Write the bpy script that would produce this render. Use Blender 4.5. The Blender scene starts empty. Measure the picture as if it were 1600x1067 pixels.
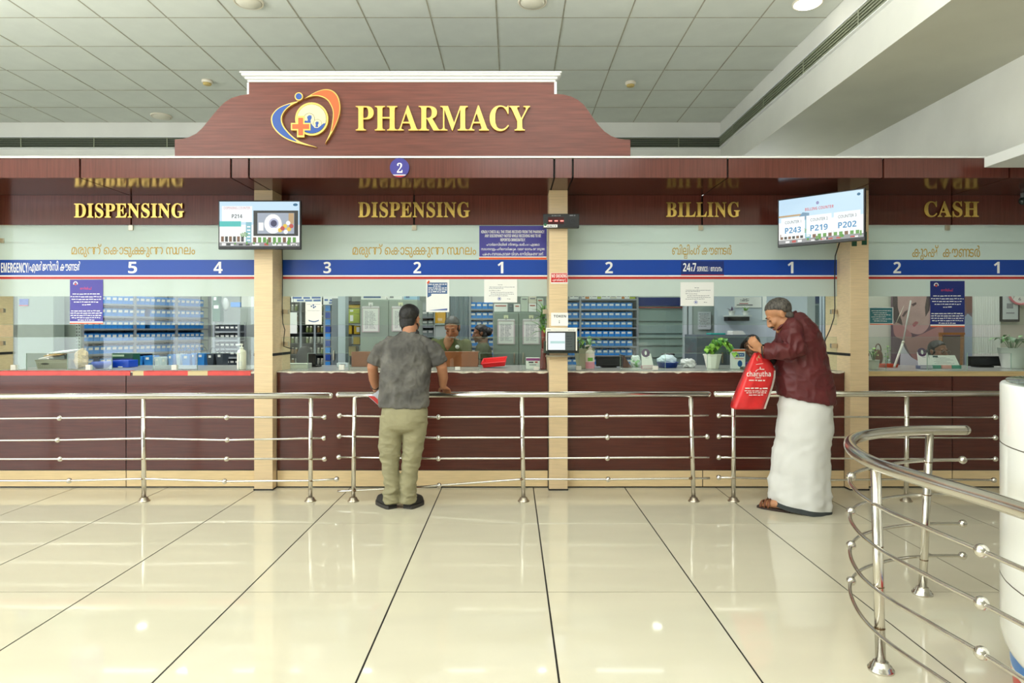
import bpy, bmesh, math, random
from mathutils import Vector as V, Matrix, noise
random.seed(7)
PI = math.pi
SC = bpy.context.scene
COL = SC.collection

# ---------------------------------------------------------------- camera, world, lights, exposure
F, EYE, CX, HY = 1013.0, 1.393, 800.0, 513.0          # focal length in pixels of a 1600 px wide frame, eye height, vanishing point
cam = bpy.data.cameras.new('camera')
cam.sensor_width = 36.0
cam.lens = F / 1600.0 * 36.0
cam.shift_y = -(533.5 - HY) / 1600.0
cam.clip_start = 0.05
cam_o = bpy.data.objects.new('camera', cam)
COL.objects.link(cam_o)
cam_o.location = (0, 0, EYE)
cam_o.rotation_euler = (PI / 2, 0, 0)
SC.camera = cam_o

world = bpy.data.worlds.new('world')
SC.world = world
world.use_nodes = True
_bg = world.node_tree.nodes['Background']
_bg.inputs[0].default_value = (0.91, 0.965, 1.0, 1)
_bg.inputs[1].default_value = 4.8

def area(name, loc, size, power, col=(1, 1, 1), rot=(0, 0, 0), sizey=None, shape='RECTANGLE', spread=PI):
    l = bpy.data.lights.new(name, 'AREA')
    l.energy = power; l.color = col; l.shape = shape; l.size = size; l.spread = spread
    if shape in ('RECTANGLE', 'ELLIPSE'): l.size_y = sizey or size
    o = bpy.data.objects.new(name, l); COL.objects.link(o)
    o.location = loc; o.rotation_euler = rot
    return o

# added out-of-view fill for hall and ceiling; lamps of the room behind the counter
area('hall_fill', (-4.2, 0.6, 4.1), 2.4, 70, (0.96, 0.98, 1.0))  # added fill light above the viewer, no fixture modelled
area('hall_fill', (0.6, 0.2, 4.1), 2.4, 70, (0.96, 0.98, 1.0))
area('ceiling_fill', (-5.0, 2.0, 2.9), 3.0, 330, (0.97, 0.99, 1.0), rot=(PI, 0, 0))  # added upward fill that brightens the ceiling, no real cove here
area('ceiling_fill', (0.3, 1.8, 2.9), 3.0, 210, (0.97, 0.99, 1.0), rot=(PI, 0, 0))
for _x in (-4.6, -2.9, -0.7, 1.4, 3.6, 5.2):
    area('room_lamp', (_x, 6.9, 2.66), 0.8, 27 if _x < 3 else 17, (0.98, 1.0, 0.98), sizey=1.6)

SC.view_settings.view_transform = 'Standard'
SC.view_settings.look = 'None'
SC.view_settings.exposure = 0.02
SC.view_settings.gamma = 1.0
SC.view_settings.use_curve_mapping = False

# ---------------------------------------------------------------- helpers
def PX(px, D): return (px - CX) * D / F
def PZ(py, D): return EYE - (py - HY) * D / F
def P(px, py, D): return V((PX(px, D), D, PZ(py, D)))

def S(r, g, b):
    f = lambda c: (c / 255 / 12.92) if c / 255 <= 0.04045 else ((c / 255 + 0.055) / 1.055) ** 2.4
    return (f(r), f(g), f(b), 1.0)

MATS = {}
def mat(name, col=(200, 200, 200), rough=0.5, metal=0.0, spec=0.5, var=0.0, scale=8.0, stretch=(1, 1, 1), bump=0.0, bscale=60.0, bstretch=(1, 1, 1),
        col2=None, emit=0.0, coat=0.0, trans=0.0, alpha=1.0, detail=4.0, lo=0.35, hi=0.65, sss=0.0, rvar=0.0):
    if name in MATS: return MATS[name]
    m = bpy.data.materials.new(name); MATS[name] = m
    m.use_nodes = True
    nt = m.node_tree; N = nt.nodes; L = nt.links
    b = N['Principled BSDF']
    c = S(*col)
    b.inputs['Base Color'].default_value = c
    b.inputs['Roughness'].default_value = rough
    b.inputs['Metallic'].default_value = metal
    b.inputs['Specular IOR Level'].default_value = spec
    if coat:
        b.inputs['Coat Weight'].default_value = coat
        b.inputs['Coat Roughness'].default_value = 0.06
    if trans: b.inputs['Transmission Weight'].default_value = trans
    if alpha < 1: b.inputs['Alpha'].default_value = alpha
    if sss:
        b.inputs['Subsurface Weight'].default_value = sss
        b.inputs['Subsurface Radius'].default_value = (0.02, 0.008, 0.004)
        b.inputs['Subsurface Scale'].default_value = 0.3
    tc = None
    def coord(st, sc):
        nonlocal tc
        if tc is None: tc = N.new('ShaderNodeTexCoord')
        mp = N.new('ShaderNodeMapping')
        mp.inputs['Scale'].default_value = [sc * s for s in st]
        L.new(tc.outputs['Object'], mp.inputs['Vector'])
        nz = N.new('ShaderNodeTexNoise'); nz.inputs['Scale'].default_value = 1.0; nz.inputs['Detail'].default_value = detail
        L.new(mp.outputs[0], nz.inputs['Vector'])
        return nz
    if var or col2:
        nz = coord(stretch, scale)
        r = N.new('ShaderNodeValToRGB')
        c1 = [max(0, x * (1 - var)) for x in c[:3]] + [1]
        c2 = list(S(*col2)) if col2 else [min(1, x * (1 + var)) for x in c[:3]] + [1]
        r.color_ramp.elements[0].position = lo; r.color_ramp.elements[0].color = c1
        r.color_ramp.elements[1].position = hi; r.color_ramp.elements[1].color = c2
        L.new(nz.outputs['Fac'], r.inputs[0]); L.new(r.outputs[0], b.inputs['Base Color'])
        if emit: L.new(r.outputs[0], b.inputs['Emission Color'])
        if rvar:
            mr = N.new('ShaderNodeMapRange'); mr.inputs[3].default_value = rough - rvar; mr.inputs[4].default_value = rough + rvar
            L.new(nz.outputs['Fac'], mr.inputs[0]); L.new(mr.outputs[0], b.inputs['Roughness'])
    if emit:
        b.inputs['Emission Strength'].default_value = emit
        if not (var or col2):
            b.inputs['Emission Color'].default_value = c; b.inputs['Base Color'].default_value = (0.02, 0.02, 0.02, 1)
    if bump:
        nz = coord(bstretch, bscale)
        bp = N.new('ShaderNodeBump'); bp.inputs['Strength'].default_value = bump; bp.inputs['Distance'].default_value = 0.004
        L.new(nz.outputs['Fac'], bp.inputs['Height']); L.new(bp.outputs[0], b.inputs['Normal'])
    return m

def glass_mat(name, tint=(0.93, 0.975, 0.945), gain=1.0, film=None, filmw=0.0, rough=0.0):
    """thin pane: see-through with a Fresnel mirror; optional film that scatters light"""
    m = bpy.data.materials.new(name); MATS[name] = m
    m.use_nodes = True
    nt = m.node_tree; N = nt.nodes; L = nt.links
    N.remove(N['Principled BSDF'])
    out = N['Material Output']
    tr = N.new('ShaderNodeBsdfTransparent'); tr.inputs[0].default_value = (*tint, 1)
    gl = N.new('ShaderNodeBsdfGlossy'); gl.inputs['Roughness'].default_value = rough; gl.inputs[0].default_value = (1, 1, 1, 1)
    fr = N.new('ShaderNodeFresnel'); ge = N.new('ShaderNodeNewGeometry')          # both faces of the pane mirror alike
    io = N.new('ShaderNodeMapRange'); io.inputs[3].default_value = 1.5; io.inputs[4].default_value = 1 / 1.5
    L.new(ge.outputs['Backfacing'], io.inputs[0]); L.new(io.outputs[0], fr.inputs[0])
    mu = N.new('ShaderNodeMath'); mu.operation = 'MULTIPLY'; mu.inputs[1].default_value = gain; mu.use_clamp = True
    L.new(fr.outputs[0], mu.inputs[0])
    base = tr
    if film:
        di = N.new('ShaderNodeBsdfDiffuse'); di.inputs[0].default_value = S(*film)
        tl = N.new('ShaderNodeBsdfTranslucent'); tl.inputs[0].default_value = S(*film)
        m1 = N.new('ShaderNodeMixShader'); m1.inputs[0].default_value = 0.38
        L.new(di.outputs[0], m1.inputs[1]); L.new(tl.outputs[0], m1.inputs[2])
        m2 = N.new('ShaderNodeMixShader'); m2.inputs[0].default_value = filmw
        L.new(tr.outputs[0], m2.inputs[1]); L.new(m1.outputs[0], m2.inputs[2])
        base = m2
    mx = N.new('ShaderNodeMixShader')
    L.new(mu.outputs[0], mx.inputs[0]); L.new(base.outputs[0], mx.inputs[1]); L.new(gl.outputs[0], mx.inputs[2])
    L.new(mx.outputs[0], out.inputs[0])
    return m

def frame_for(d):
    d = d.normalized()
    up = V((0, 0, 1)) if abs(d.z) < 0.9 else V((0, 1, 0))
    a = d.cross(up).normalized(); b = a.cross(d).normalized()
    return a, b

class MB:
    def __init__(s): s.v = []; s.f = []; s.m = []; s.sm = []
    def add(s, vs, fs, m=0, smooth=False):
        o = len(s.v); s.v += [V(p) for p in vs]
        for f in fs: s.f.append([i + o for i in f]); s.m.append(m); s.sm.append(smooth)
        return s
    def box(s, x0, x1, y0, y1, z0, z1, m=0):
        vs = [(x0, y0, z0), (x1, y0, z0), (x1, y1, z0), (x0, y1, z0), (x0, y0, z1), (x1, y0, z1), (x1, y1, z1), (x0, y1, z1)]
        return s.add(vs, [(3, 2, 1, 0), (4, 5, 6, 7), (0, 1, 5, 4), (1, 2, 6, 5), (2, 3, 7, 6), (3, 0, 4, 7)], m)
    def quad(s, a, b, c, d, m=0): return s.add([a, b, c, d], [(0, 1, 2, 3)], m)
    def prism(s, poly, y0, y1, m=0):
        """poly: (x, z) outline, counter-clockwise as seen from -y"""
        n = len(poly)
        vs = [(x, y0, z) for x, z in poly] + [(x, y1, z) for x, z in poly]
        return s.add(vs, [tuple(range(n)), tuple(range(2 * n - 1, n - 1, -1))] + [(i, i + n, (i + 1) % n + n, (i + 1) % n) for i in range(n)], m)
    def flat(s, poly, y, m=0): return s.add([(x, y, z) for x, z in poly], [tuple(range(len(poly)))], m)
    def disc(s, x, z, r, y, m=0, n=20, rz=None):
        return s.flat([(x + r * math.cos(2 * PI * i / n), z + (rz or r) * math.sin(2 * PI * i / n)) for i in range(n)], y, m)
    def tube(s, pts, r, n=8, m=0, caps=True, smooth=True, squash=None):
        """r: number or list; squash: (ka, kb) or list of them, factors along the two ring axes"""
        pts = [V(p) for p in pts]; k = len(pts)
        rs = r if isinstance(r, (list, tuple)) else [r] * k
        o = len(s.v); fr = None
        for i, p in enumerate(pts):
            d = (pts[min(i + 1, k - 1)] - pts[max(i - 1, 0)])
            if fr is None: a, b = frame_for(d)
            else:
                d = d.normalized(); a = (fr - d * fr.dot(d)).normalized(); b = d.cross(a) * -1; b = a.cross(d)
            fr = a
            q = (1, 1) if squash is None else (squash[i] if isinstance(squash, list) else squash)
            for j in range(n):
                t = 2 * PI * j / n
                s.v.append(p + (a * math.cos(t) * q[0] + b * math.sin(t) * q[1]) * rs[i])
        for i in range(k - 1):
            for j in range(n):
                s.f.append([o + i * n + j, o + i * n + (j + 1) % n, o + (i + 1) * n + (j + 1) % n, o + (i + 1) * n + j][::-1]); s.m.append(m); s.sm.append(smooth)
        if caps:
            s.f.append([o + j for j in range(n)]); s.m.append(m); s.sm.append(False)
            s.f.append([o + (k - 1) * n + j for j in range(n)][::-1]); s.m.append(m); s.sm.append(False)
        return s
    def rings(s, rings, m=0, smooth=True, caps=True):
        """loft through lists of points (all of one length)"""
        o = len(s.v); n = len(rings[0]); k = len(rings)
        for R in rings: s.v += [V(p) for p in R]
        for i in range(k - 1):
            for j in range(n):
                s.f.append([o + i * n + j, o + i * n + (j + 1) % n, o + (i + 1) * n + (j + 1) % n, o + (i + 1) * n + j]); s.m.append(m); s.sm.append(smooth)
        if caps:
            s.f.append([o + j for j in range(n)][::-1]); s.m.append(m); s.sm.append(False)
            s.f.append([o + (k - 1) * n + j for j in range(n)]); s.m.append(m); s.sm.append(False)
        return s
    def lathe(s, prof, c=(0, 0, 0), n=20, m=0, smooth=True, caps=True):
        c = V(c)
        return s.rings([[c + V((r * math.cos(2 * PI * j / n), r * math.sin(2 * PI * j / n), z)) for j in range(n)] for r, z in prof], m, smooth, caps)
    def ell(s, c, r, m=0, nu=14, nv=9, R=None, smooth=True):
        c = V(c); r = (r, r, r) if not isinstance(r, (tuple, list)) else r
        vs = []
        for i in range(nv + 1):
            t = PI * i / nv
            for j in range(nu):
                u = 2 * PI * j / nu
                p = V((r[0] * math.sin(t) * math.cos(u), r[1] * math.sin(t) * math.sin(u), r[2] * math.cos(t)))
                if i in (0, nv) and j: continue
                vs.append(c + (R @ p if R else p))
        idx = lambda i, j: 0 if i == 0 else (1 + (nv - 1) * nu if i == nv else 1 + (i - 1) * nu + j % nu)
        fs = []
        for i in range(nv):
            for j in range(nu):
                q = [idx(i, j), idx(i + 1, j), idx(i + 1, j + 1), idx(i, j + 1)]
                q = list(dict.fromkeys(q))
                if len(q) > 2: fs.append(q)
        return s.add(vs, fs, m, smooth)
    def xf(s, M, start=0):
        for i in range(start, len(s.v)): s.v[i] = M @ s.v[i]
        return s
    def mesh(s, name, mats, off=V((0, 0, 0))):
        me = bpy.data.meshes.new(name)
        me.from_pydata([tuple(p - off) for p in s.v], [], s.f)
        for mm in (mats if isinstance(mats, (list, tuple)) else [mats]): me.materials.append(mm)
        me.polygons.foreach_set('material_index', s.m)
        me.polygons.foreach_set('use_smooth', s.sm)
        me.update()
        return me
    def build(s, name, mats, parent=None, bev=0.0, seg=2):
        off = origin(parent)
        o = bpy.data.objects.new(name, s.mesh(name, mats, off))
        COL.objects.link(o)
        if parent is not None: o.parent = parent
        if bev:
            b = o.modifiers.new('edge', 'BEVEL'); b.width = bev; b.segments = seg; b.limit_method = 'ANGLE'; b.angle_limit = 0.7
        return o

def origin(o):
    r = V((0, 0, 0))
    while o is not None: r += o.location; o = o.parent
    return r

def tag(o, label=None, cat=None, group=None, kind=None):
    if label: o['label'] = label
    if cat: o['category'] = cat
    if group: o['group'] = group
    if kind: o['kind'] = kind
    return o

def thing(name, label, cat, loc=(0, 0, 0), group=None):
    o = bpy.data.objects.new(name, None); COL.objects.link(o); o.location = loc
    o.empty_display_size = 0.1
    return tag(o, label, cat, group)

def struct(mb, name, mats, parent=None, bev=0.0):
    o = mb.build(name, mats, parent, bev)
    if parent is None: o['kind'] = 'structure'
    return o

KIDS = {}
def dup(o, parent=None):
    """a copy of a thing with copies of its parts and their sub-parts"""
    c = o.copy(); COL.objects.link(c)
    if parent is not None: c.parent = parent
    for ch in list(o.children): dup(ch, c)
    return c

# text ------------------------------------------------------------
GL = {}
def glyph(ch, res=2, off=0.0):
    k = (ch, res, off)
    if k in GL: return GL[k]
    c = bpy.data.curves.new('t', 'FONT'); c.body = ch; c.size = 1.0; c.resolution_u = res; c.offset = off
    o = bpy.data.objects.new('t', c)
    me = bpy.data.meshes.new_from_object(o)
    r = ([tuple(v.co) for v in me.vertices], [tuple(p.vertices) for p in me.polygons])
    bpy.data.objects.remove(o); bpy.data.curves.remove(c); bpy.data.meshes.remove(me)
    GL[k] = r
    return r
ADV = {}
def adv(ch, res=2, off=0.0):
    if ch in ADV: return ADV[ch]
    bar = max(v[0] for v in glyph('|')[0])
    ADV[ch] = max(v[0] for v in glyph(ch + '|')[0]) - bar
    return ADV[ch]

def layout(tokens, res=2, off=0.0, track=0.0):
    """tokens: a string, or a list of characters, numbers (a shift of the pen) and (char, scale, dx, dz) for a stacked sign; returns glyph meshes at size 1"""
    pen = 0.0; out = []
    for t in tokens:
        if isinstance(t, (int, float)): pen += t; continue
        if isinstance(t, tuple):
            ch, sc, dx, dz = t
            v, f = glyph(ch, res, off)
            out.append(([(pen + dx + x * sc, y * sc + dz) for x, y, _ in v], f)); continue
        if t == ' ': pen += 0.28; continue
        v, f = glyph(t, res, off)
        if v: out.append(([(pen + x, y) for x, y, _ in v], f))
        pen += adv(t, res, off) + track
    return out

def fit(tokens, x0, x1, z0, z1, res=2, off=0.0, track=0.0, keep=False, align='c'):
    """glyphs scaled into the rectangle; keep: keep the aspect (z0..z1 sets the size)"""
    g = layout(tokens, res, off, track)
    xs = [p[0] for v, f in g for p in v]; zs = [p[1] for v, f in g for p in v]
    a0, a1, b0, b1 = min(xs), max(xs), min(zs), max(zs)
    sz = (z1 - z0) / max(1e-6, b1 - b0); sx = (x1 - x0) / max(1e-6, a1 - a0)
    if keep:
        sx = sz
        w = (a1 - a0) * sx
        x0 = x0 if align == 'l' else ((x0 + x1 - w) / 2 if align == 'c' else x1 - w)
    return [([(x0 + (x - a0) * sx, z0 + (z - b0) * sz) for x, z in v], f) for v, f in g]

def letters(mb, glyphs, y, depth=0.0, m=0, msides=None):
    """flat (depth 0) or raised letters standing on the plane y, faces towards -y"""
    for i, (v, f) in enumerate(glyphs):
        if depth <= 0:
            mb.add([(x, y - i * 2e-5, z) for x, z in v], f, m)
        else:
            n = len(v)
            edges = {}
            for q in f:
                for i in range(len(q)):
                    e = (q[i], q[(i + 1) % len(q)])
                    if (e[1], e[0]) in edges: del edges[(e[1], e[0])]
                    else: edges[e] = 1
            mb.add([(x, y - depth, z) for x, z in v] + [(x, y, z) for x, z in v], list(f) + [(a, a + n, b + n, b) for a, b in edges], m)
    return mb

def scribble(mb, x0, x1, z, h, y, m=0, seed=0, word=3.2):
    """a row of word-like dashes (print too small to read)"""
    r = random.Random(seed); x = x0
    while x < x1 - h:
        w = min(x1 - x, h * (1 + r.random() * word)); zz = z + (r.random() - .5) * h * .3
        mb.quad((x, y, zz), (x + w, y, zz), (x + w, y, zz + h * (.7 + .3 * r.random())), (x, y, zz + h * .8), m)
        x += w + h * .7
    return mb

def bold(s):
    """serif bold capitals and figures"""
    return ''.join(chr(0x1D400 + ord(c) - 65) if 'A' <= c <= 'Z' else chr(0x1D7CE + int(c)) if c.isdigit() else c for c in s)
def sansb(s):
    return ''.join(chr(0x1D5D4 + ord(c) - 65) if 'A' <= c <= 'Z' else chr(0x1D5EE + ord(c) - 97) if 'a' <= c <= 'z' else chr(0x1D7EC + int(c)) if c.isdigit() else c for c in s)
# ---------------------------------------------------------------- materials
WOODH = mat('redwood laminate', (84, 40, 32), 0.22, var=0.17, scale=3.0, stretch=(1, 6, 22), detail=6, bump=0.02, bscale=30, bstretch=(1, 1, 30))
WOODV = mat('redwood laminate upright', (100, 51, 42), 0.2, var=0.14, scale=3.0, stretch=(26, 6, 1), detail=6)
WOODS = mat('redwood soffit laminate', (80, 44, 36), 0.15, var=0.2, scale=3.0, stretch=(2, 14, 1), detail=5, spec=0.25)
WOODB = mat('redwood board', (112, 58, 46), 0.35, var=0.2, scale=2.6, stretch=(1.2, 4, 26), detail=7)
BEIGE = mat('beige laminate', (222, 196, 156), 0.32, var=0.07, scale=3, stretch=(2, 6, 60), detail=3)
PLINTH = mat('beige plinth', (226, 200, 154), 0.35, var=0.06, scale=3, stretch=(2, 3, 30))
BLACK = mat('black rubber', (16, 15, 15), 0.5)
DARKG = mat('dark gap', (28, 24, 22), 0.7)
WHITEP = mat('white paint', (236, 235, 226), 0.55, var=0.03, scale=2)
WHITET = mat('white trim', (240, 241, 238), 0.4)
CEILT = mat('ceiling tile', (221, 224, 214), 0.75, var=0.05, scale=2.2, bump=0.05, bscale=150)
CEILG = mat('ceiling grid bar', (168, 163, 142), 0.6, var=0.15, scale=9)
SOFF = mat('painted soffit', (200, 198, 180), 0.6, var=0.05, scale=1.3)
TILE = mat('polished floor tile', (207, 200, 178), 0.05, var=0.045, scale=1.1, detail=3, spec=0.45, stretch=(0.5, 2.2, 1))
GROUT = mat('floor grout', (24, 20, 16), 0.6)
STEEL = mat('brushed steel', (224, 220, 212), 0.18, metal=1.0)
STEELD = mat('dull steel', (190, 180, 164), 0.28, metal=1.0, var=0.08, scale=12)
CHROME = mat('clamp steel', (200, 190, 170), 0.3, metal=0.9)
GOLD = mat('brass letter', (240, 205, 118), 0.2, metal=1.0, var=0.1, scale=7, stretch=(1, 1, 3))
GOLDF = mat('brass face', (232, 194, 108), 0.36, metal=0.75, var=0.06, scale=9)
GOLDT = mat('gold vinyl', (190, 152, 52), 0.45)
PWHITE = mat('white print', (245, 245, 242), 0.5)
PAPER = mat('white paper', (240, 240, 236), 0.6)
INK = mat('dark ink', (60, 60, 68), 0.6)
INKL = mat('grey ink', (140, 142, 148), 0.6)
BLUE = mat('blue vinyl', (4, 66, 164), 0.3)
RED = mat('red vinyl', (190, 40, 36), 0.35)
PURPLE = mat('violet print', (64, 58, 148), 0.4)
NAVY = mat('navy print', (26, 44, 122), 0.4)
ORANGE = mat('orange print', (226, 88, 40), 0.4)
GLASS = glass_mat('clear glass', gain=1.0)
FROST = glass_mat('frosted film', film=(222, 232, 227), filmw=0.88, gain=0.45, rough=0.05)
ACRYL = glass_mat('clear acrylic', tint=(0.9, 0.95, 0.94), gain=1.2)
WALLI = mat('interior wall paint', (176, 186, 178), 0.6, var=0.03, scale=2)
WALLB = mat('pale blue wall paint', (196, 206, 216), 0.6)

# ---------------------------------------------------------------- floor
m = MB(); m.box(-10.5, 8.2, -8, 9.6, -0.12, -0.0022)
floor = struct(m, 'floor', GROUT)
gx, gy = 0.009, 0.006
proto = MB(); proto.box(gx / 2, 0.8 - gx / 2, gy / 2, 1.2 - gy / 2, -0.004, 0.0)
tile_me = proto.mesh('tile', TILE)
def tile(parent, me, loc, name='tile', rot=None):
    o = bpy.data.objects.new(name, me); COL.objects.link(o); o.parent = parent; o.location = loc
    if rot: o.rotation_euler = rot
    return o
for i in range(-13, 10):
    for j in range(-3, 4):
        tile(floor, tile_me, (0.186 + 0.8 * i, 3.425 + 1.2 * (j - 1), 0))
# floor of the entrance side, out of view, the same tiles laid on
m = MB()
for i in range(-13, 10):
    for j in range(-8, -3):
        x, y = 0.186 + 0.8 * i, 3.425 + 1.2 * (j - 1)
        m.box(x + gx / 2, x + .8 - gx / 2, y + gy / 2, y + 1.2 - gy / 2, -0.004, 0)
o = m.build('entrance_tiles', TILE, floor); o['kind'] = 'stuff'

# ---------------------------------------------------------------- ceiling and its drops
HC = EYE + 2.83
m = MB(); m.box(-10.5, 2.86, -8, 8.9, HC + 0.02, HC + 0.16)
ceil = struct(m, 'ceiling', CEILG)
pr = MB(); pr.box(0.006, 0.594, 0.006, 0.594, 0.0, 0.02)
ct_me = pr.mesh('tile', CEILT)
rnd = random.Random(3)
for i in range(-17, 5):
    for j in range(1, 11):
        tile(ceil, ct_me, (-0.138 + 0.6 * i, 8.9 - 0.6 * j, HC - rnd.random() * 0.003), 'ceiling_tile')
m = MB()
for i in range(-17, 5):
    for j in range(11, 28):
        x, y = -0.138 + 0.6 * i, 8.9 - 0.6 * j
        m.box(x + .006, x + .594, y + .006, y + .594, HC, HC + .02)
o = m.build('entrance_ceiling_tiles', CEILT, ceil); o['kind'] = 'stuff'
m = MB()
for i in range(-17, 6):
    x = -0.138 + 0.6 * i
    if x < 2.8: m.box(x - 0.006, x + 0.006, -7.3, 8.9, HC - 0.004, HC + 0.019)
for j in range(0, 28):
    m.box(-10.3, 2.86, 8.9 - .6 * j - 0.006, 8.9 - .6 * j + 0.006, HC - 0.0035, HC + 0.0185)
o = m.build('grid_bars', CEILG, ceil); o['kind'] = 'stuff'
# wall behind, right-hand beam with its soffit, the face beyond
ZB = EYE + 2.137
m = MB(); m.box(-10.5, 2.86, 8.9, 9.6, 2.74, HC + .16)
struct(m, 'wall_back', WHITEP)
m = MB(); m.box(2.86, 4.06, -8, 9.6, ZB, HC + .16)
struct(m, 'trim_1', [WHITEP, SOFF])
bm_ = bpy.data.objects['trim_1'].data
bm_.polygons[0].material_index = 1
m = MB(); m.box(4.0, 8.2, -8, 9.6, 2.712, ZB + .002)
struct(m, 'wall_right', WHITEP)
m = MB(); m.box(3.64, 8.2, -8, 5.0, 2.632, 2.7115)
struct(m, 'trim_2', WHITET, bev=0.004)
m = MB(); m.box(8.2, 8.35, -8, 9.6, 0, 2.7)
struct(m, 'wall_east', WHITEP)
# entrance side behind the viewer: piers with the open daylight between them
m = MB()
m.box(-6.9, 1.2, -8.2, -8, 0, HC); m.box(3.4, 8.2, -8.2, -8, 0, HC); m.box(1.2, 3.4, -8.2, -8, 0, HC)
for x in (-10.5, -9.3, -8.1): m.box(x - .12, x + .12, -8.2, -8, 0, HC)
m.box(-10.5, -6.9, -8.2, -8, 2.9, 3.1)
struct(m, 'wall_front', WHITEP)
m = MB()
for y in (-8, -4.6, -1.2, 2.2, 5.6, 9.0): m.box(-10.65, -10.4, y - .3, y + .3, 0, HC)
m.box(-10.65, -10.5, -8, 9.6, 3.5, HC); m.box(-10.65, -10.5, 4.5, 9.6, 0, HC)
struct(m, 'wall_left', WHITEP)

# air vents ---------------------------------------------------------
VENTS = mat('vent slat', (160, 165, 140), 0.5)
VENTD = mat('vent dark', (34, 40, 36), 0.8)
z0, z1 = EYE + 2.474, EYE + 2.612
t = thing('air_vent', 'long slotted air vent in the back wall above the brown canopy', 'vent', (-2.2, 8.9, z0))
MB().box(-10.3, 2.86, 8.893, 8.901, z0, z1).build('backing', VENTD, t)
for k in range(5):
    zz = z0 + (k + .5) * (z1 - z0) / 5
    m = MB(); m.add([(-10.3, 8.872, zz - .006), (2.86, 8.872, zz - .006), (2.86, 8.892, zz + .006), (-10.3, 8.892, zz + .006), (-10.3, 8.872, zz - .010), (2.86, 8.872, zz - .010), (2.86, 8.892, zz + .002), (-10.3, 8.892, zz + .002)],
          [(0, 1, 2, 3), (7, 6, 5, 4), (4, 5, 1, 0), (6, 7, 3, 2)]); m.build('slat', VENTS, t)
for k in range(12):
    x = 2.28 - 1.0 * k
    if x > -10: MB().box(x - .006, x + .006, 8.868, 8.872, z0, z1).build('divider', VENTS, t)
m = MB(); m.box(-10.3, 2.86, 8.868, 8.9, z1, z1 + .012); m.box(-10.3, 2.86, 8.868, 8.9, z0 - .012, z0); m.build('frame', WHITET, t)
t = thing('air_vent', 'long slotted air vent along the white beam on the right', 'vent', (2.86, 2, z0))
MB().box(2.853, 2.861, -6, 8.868, z0, z1).build('backing', VENTD, t)
for k in range(5):
    zz = z0 + (k + .5) * (z1 - z0) / 5
    MB().box(2.832, 2.852, -6, 8.86, zz - .005, zz + .004).build('slat', VENTS, t)
for k in range(14):
    y = 8.3 - 1.0 * k
    MB().box(2.828, 2.832, y - .006, y + .006, z0, z1).build('divider', VENTS, t)
m = MB(); m.box(2.828, 2.86, -6, 8.868, z1, z1 + .012); m.box(2.828, 2.86, -6, 8.868, z0 - .012, z0); m.build('frame', WHITET, t)

# ceiling lamps and detectors -----------------------------------------
LAMPW = mat('lamp rim', (235, 226, 205), 0.4)
LAMPOFF = mat('lamp diffuser', (225, 220, 200), 0.35, var=0.05)
LAMPON = mat('lit diffuser', (255, 252, 240), 0.4, emit=6.0)
def ceiling_lamp(x, y, r, on, label):
    t = thing('ceiling_lamp', label, 'lamp', (x, y, HC))
    MB().lathe([(r, HC), (r * 1.02, HC - .012), (r * .97, HC - .022), (r * .9, HC - .018), (r * .88, HC - .008)], (x, y, 0), 28).build('rim', LAMPW, t)
    MB().lathe([(r * .9, HC - .012), (r * .75, HC - .03), (r * .4, HC - .042), (0.004, HC - .046)], (x, y, 0), 28).build('diffuser', LAMPON if on else LAMPOFF, t)
ceiling_lamp(PX(390, 5.62), 5.60, .125, 0, 'round ceiling lamp, unlit, above the left end of the big brown sign')
ceiling_lamp(PX(832, 5.62), 5.60, .125, 0, 'round ceiling lamp, unlit, above the right end of the big brown sign')
ceiling_lamp(PX(1262, 5.62), 5.62, .125, 1, 'round ceiling lamp, brightly lit, next to the white beam')
ceiling_lamp(PX(254, 8.65), 8.62, .13, 0, 'round ceiling lamp near the back wall and the left vent')
def detector(x, y, label):
    t = thing('smoke_detector', label, 'detector', (x, y, HC))
    MB().lathe([(.06, HC), (.062, HC - .022), (.052, HC - .034)], (x, y, 0), 20).build('base', LAMPW, t)
    MB().lathe([(.046, HC - .034), (.044, HC - .05), (.03, HC - .056), (.004, HC - .057)], (x, y, 0), 20).build('sensor_cap', mat('detector cap', (205, 180, 110), 0.5), t)
detector(PX(327, 7.45), 7.4, 'small round smoke detector left of the brown sign, over its curved shoulder')
detector(PX(984, 7.5), 7.45, 'small round smoke detector right of the brown sign')

# ---------------------------------------------------------------- canopy over the counter
YF, ZS, ZF = 5.125, EYE + 1.189, EYE + 1.345           # fascia front, soffit height, top
m = MB(); m.box(-9.0, 8.19, YF + .02, 5.83, ZS + .012, ZF - .005)
canopy = struct(m, 'canopy', DARKG)
jx = [-9.0] + [PX(p, YF) for p in (125, 361, 389, 866, 895, 1137, 1380, 1577)] + [8.1]
for a, b in zip(jx, jx[1:]):
    MB().box(a + .008, b - .008, YF, YF + .02, ZS + .001, ZF).build('fascia_panel', WOODV, canopy)
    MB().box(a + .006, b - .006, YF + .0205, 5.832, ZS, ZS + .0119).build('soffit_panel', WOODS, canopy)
MB().box(-9.0, PX(1538, YF), YF - .012, 5.6, ZF, ZF + .014).build('top_strip', WHITET, canopy)

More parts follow.
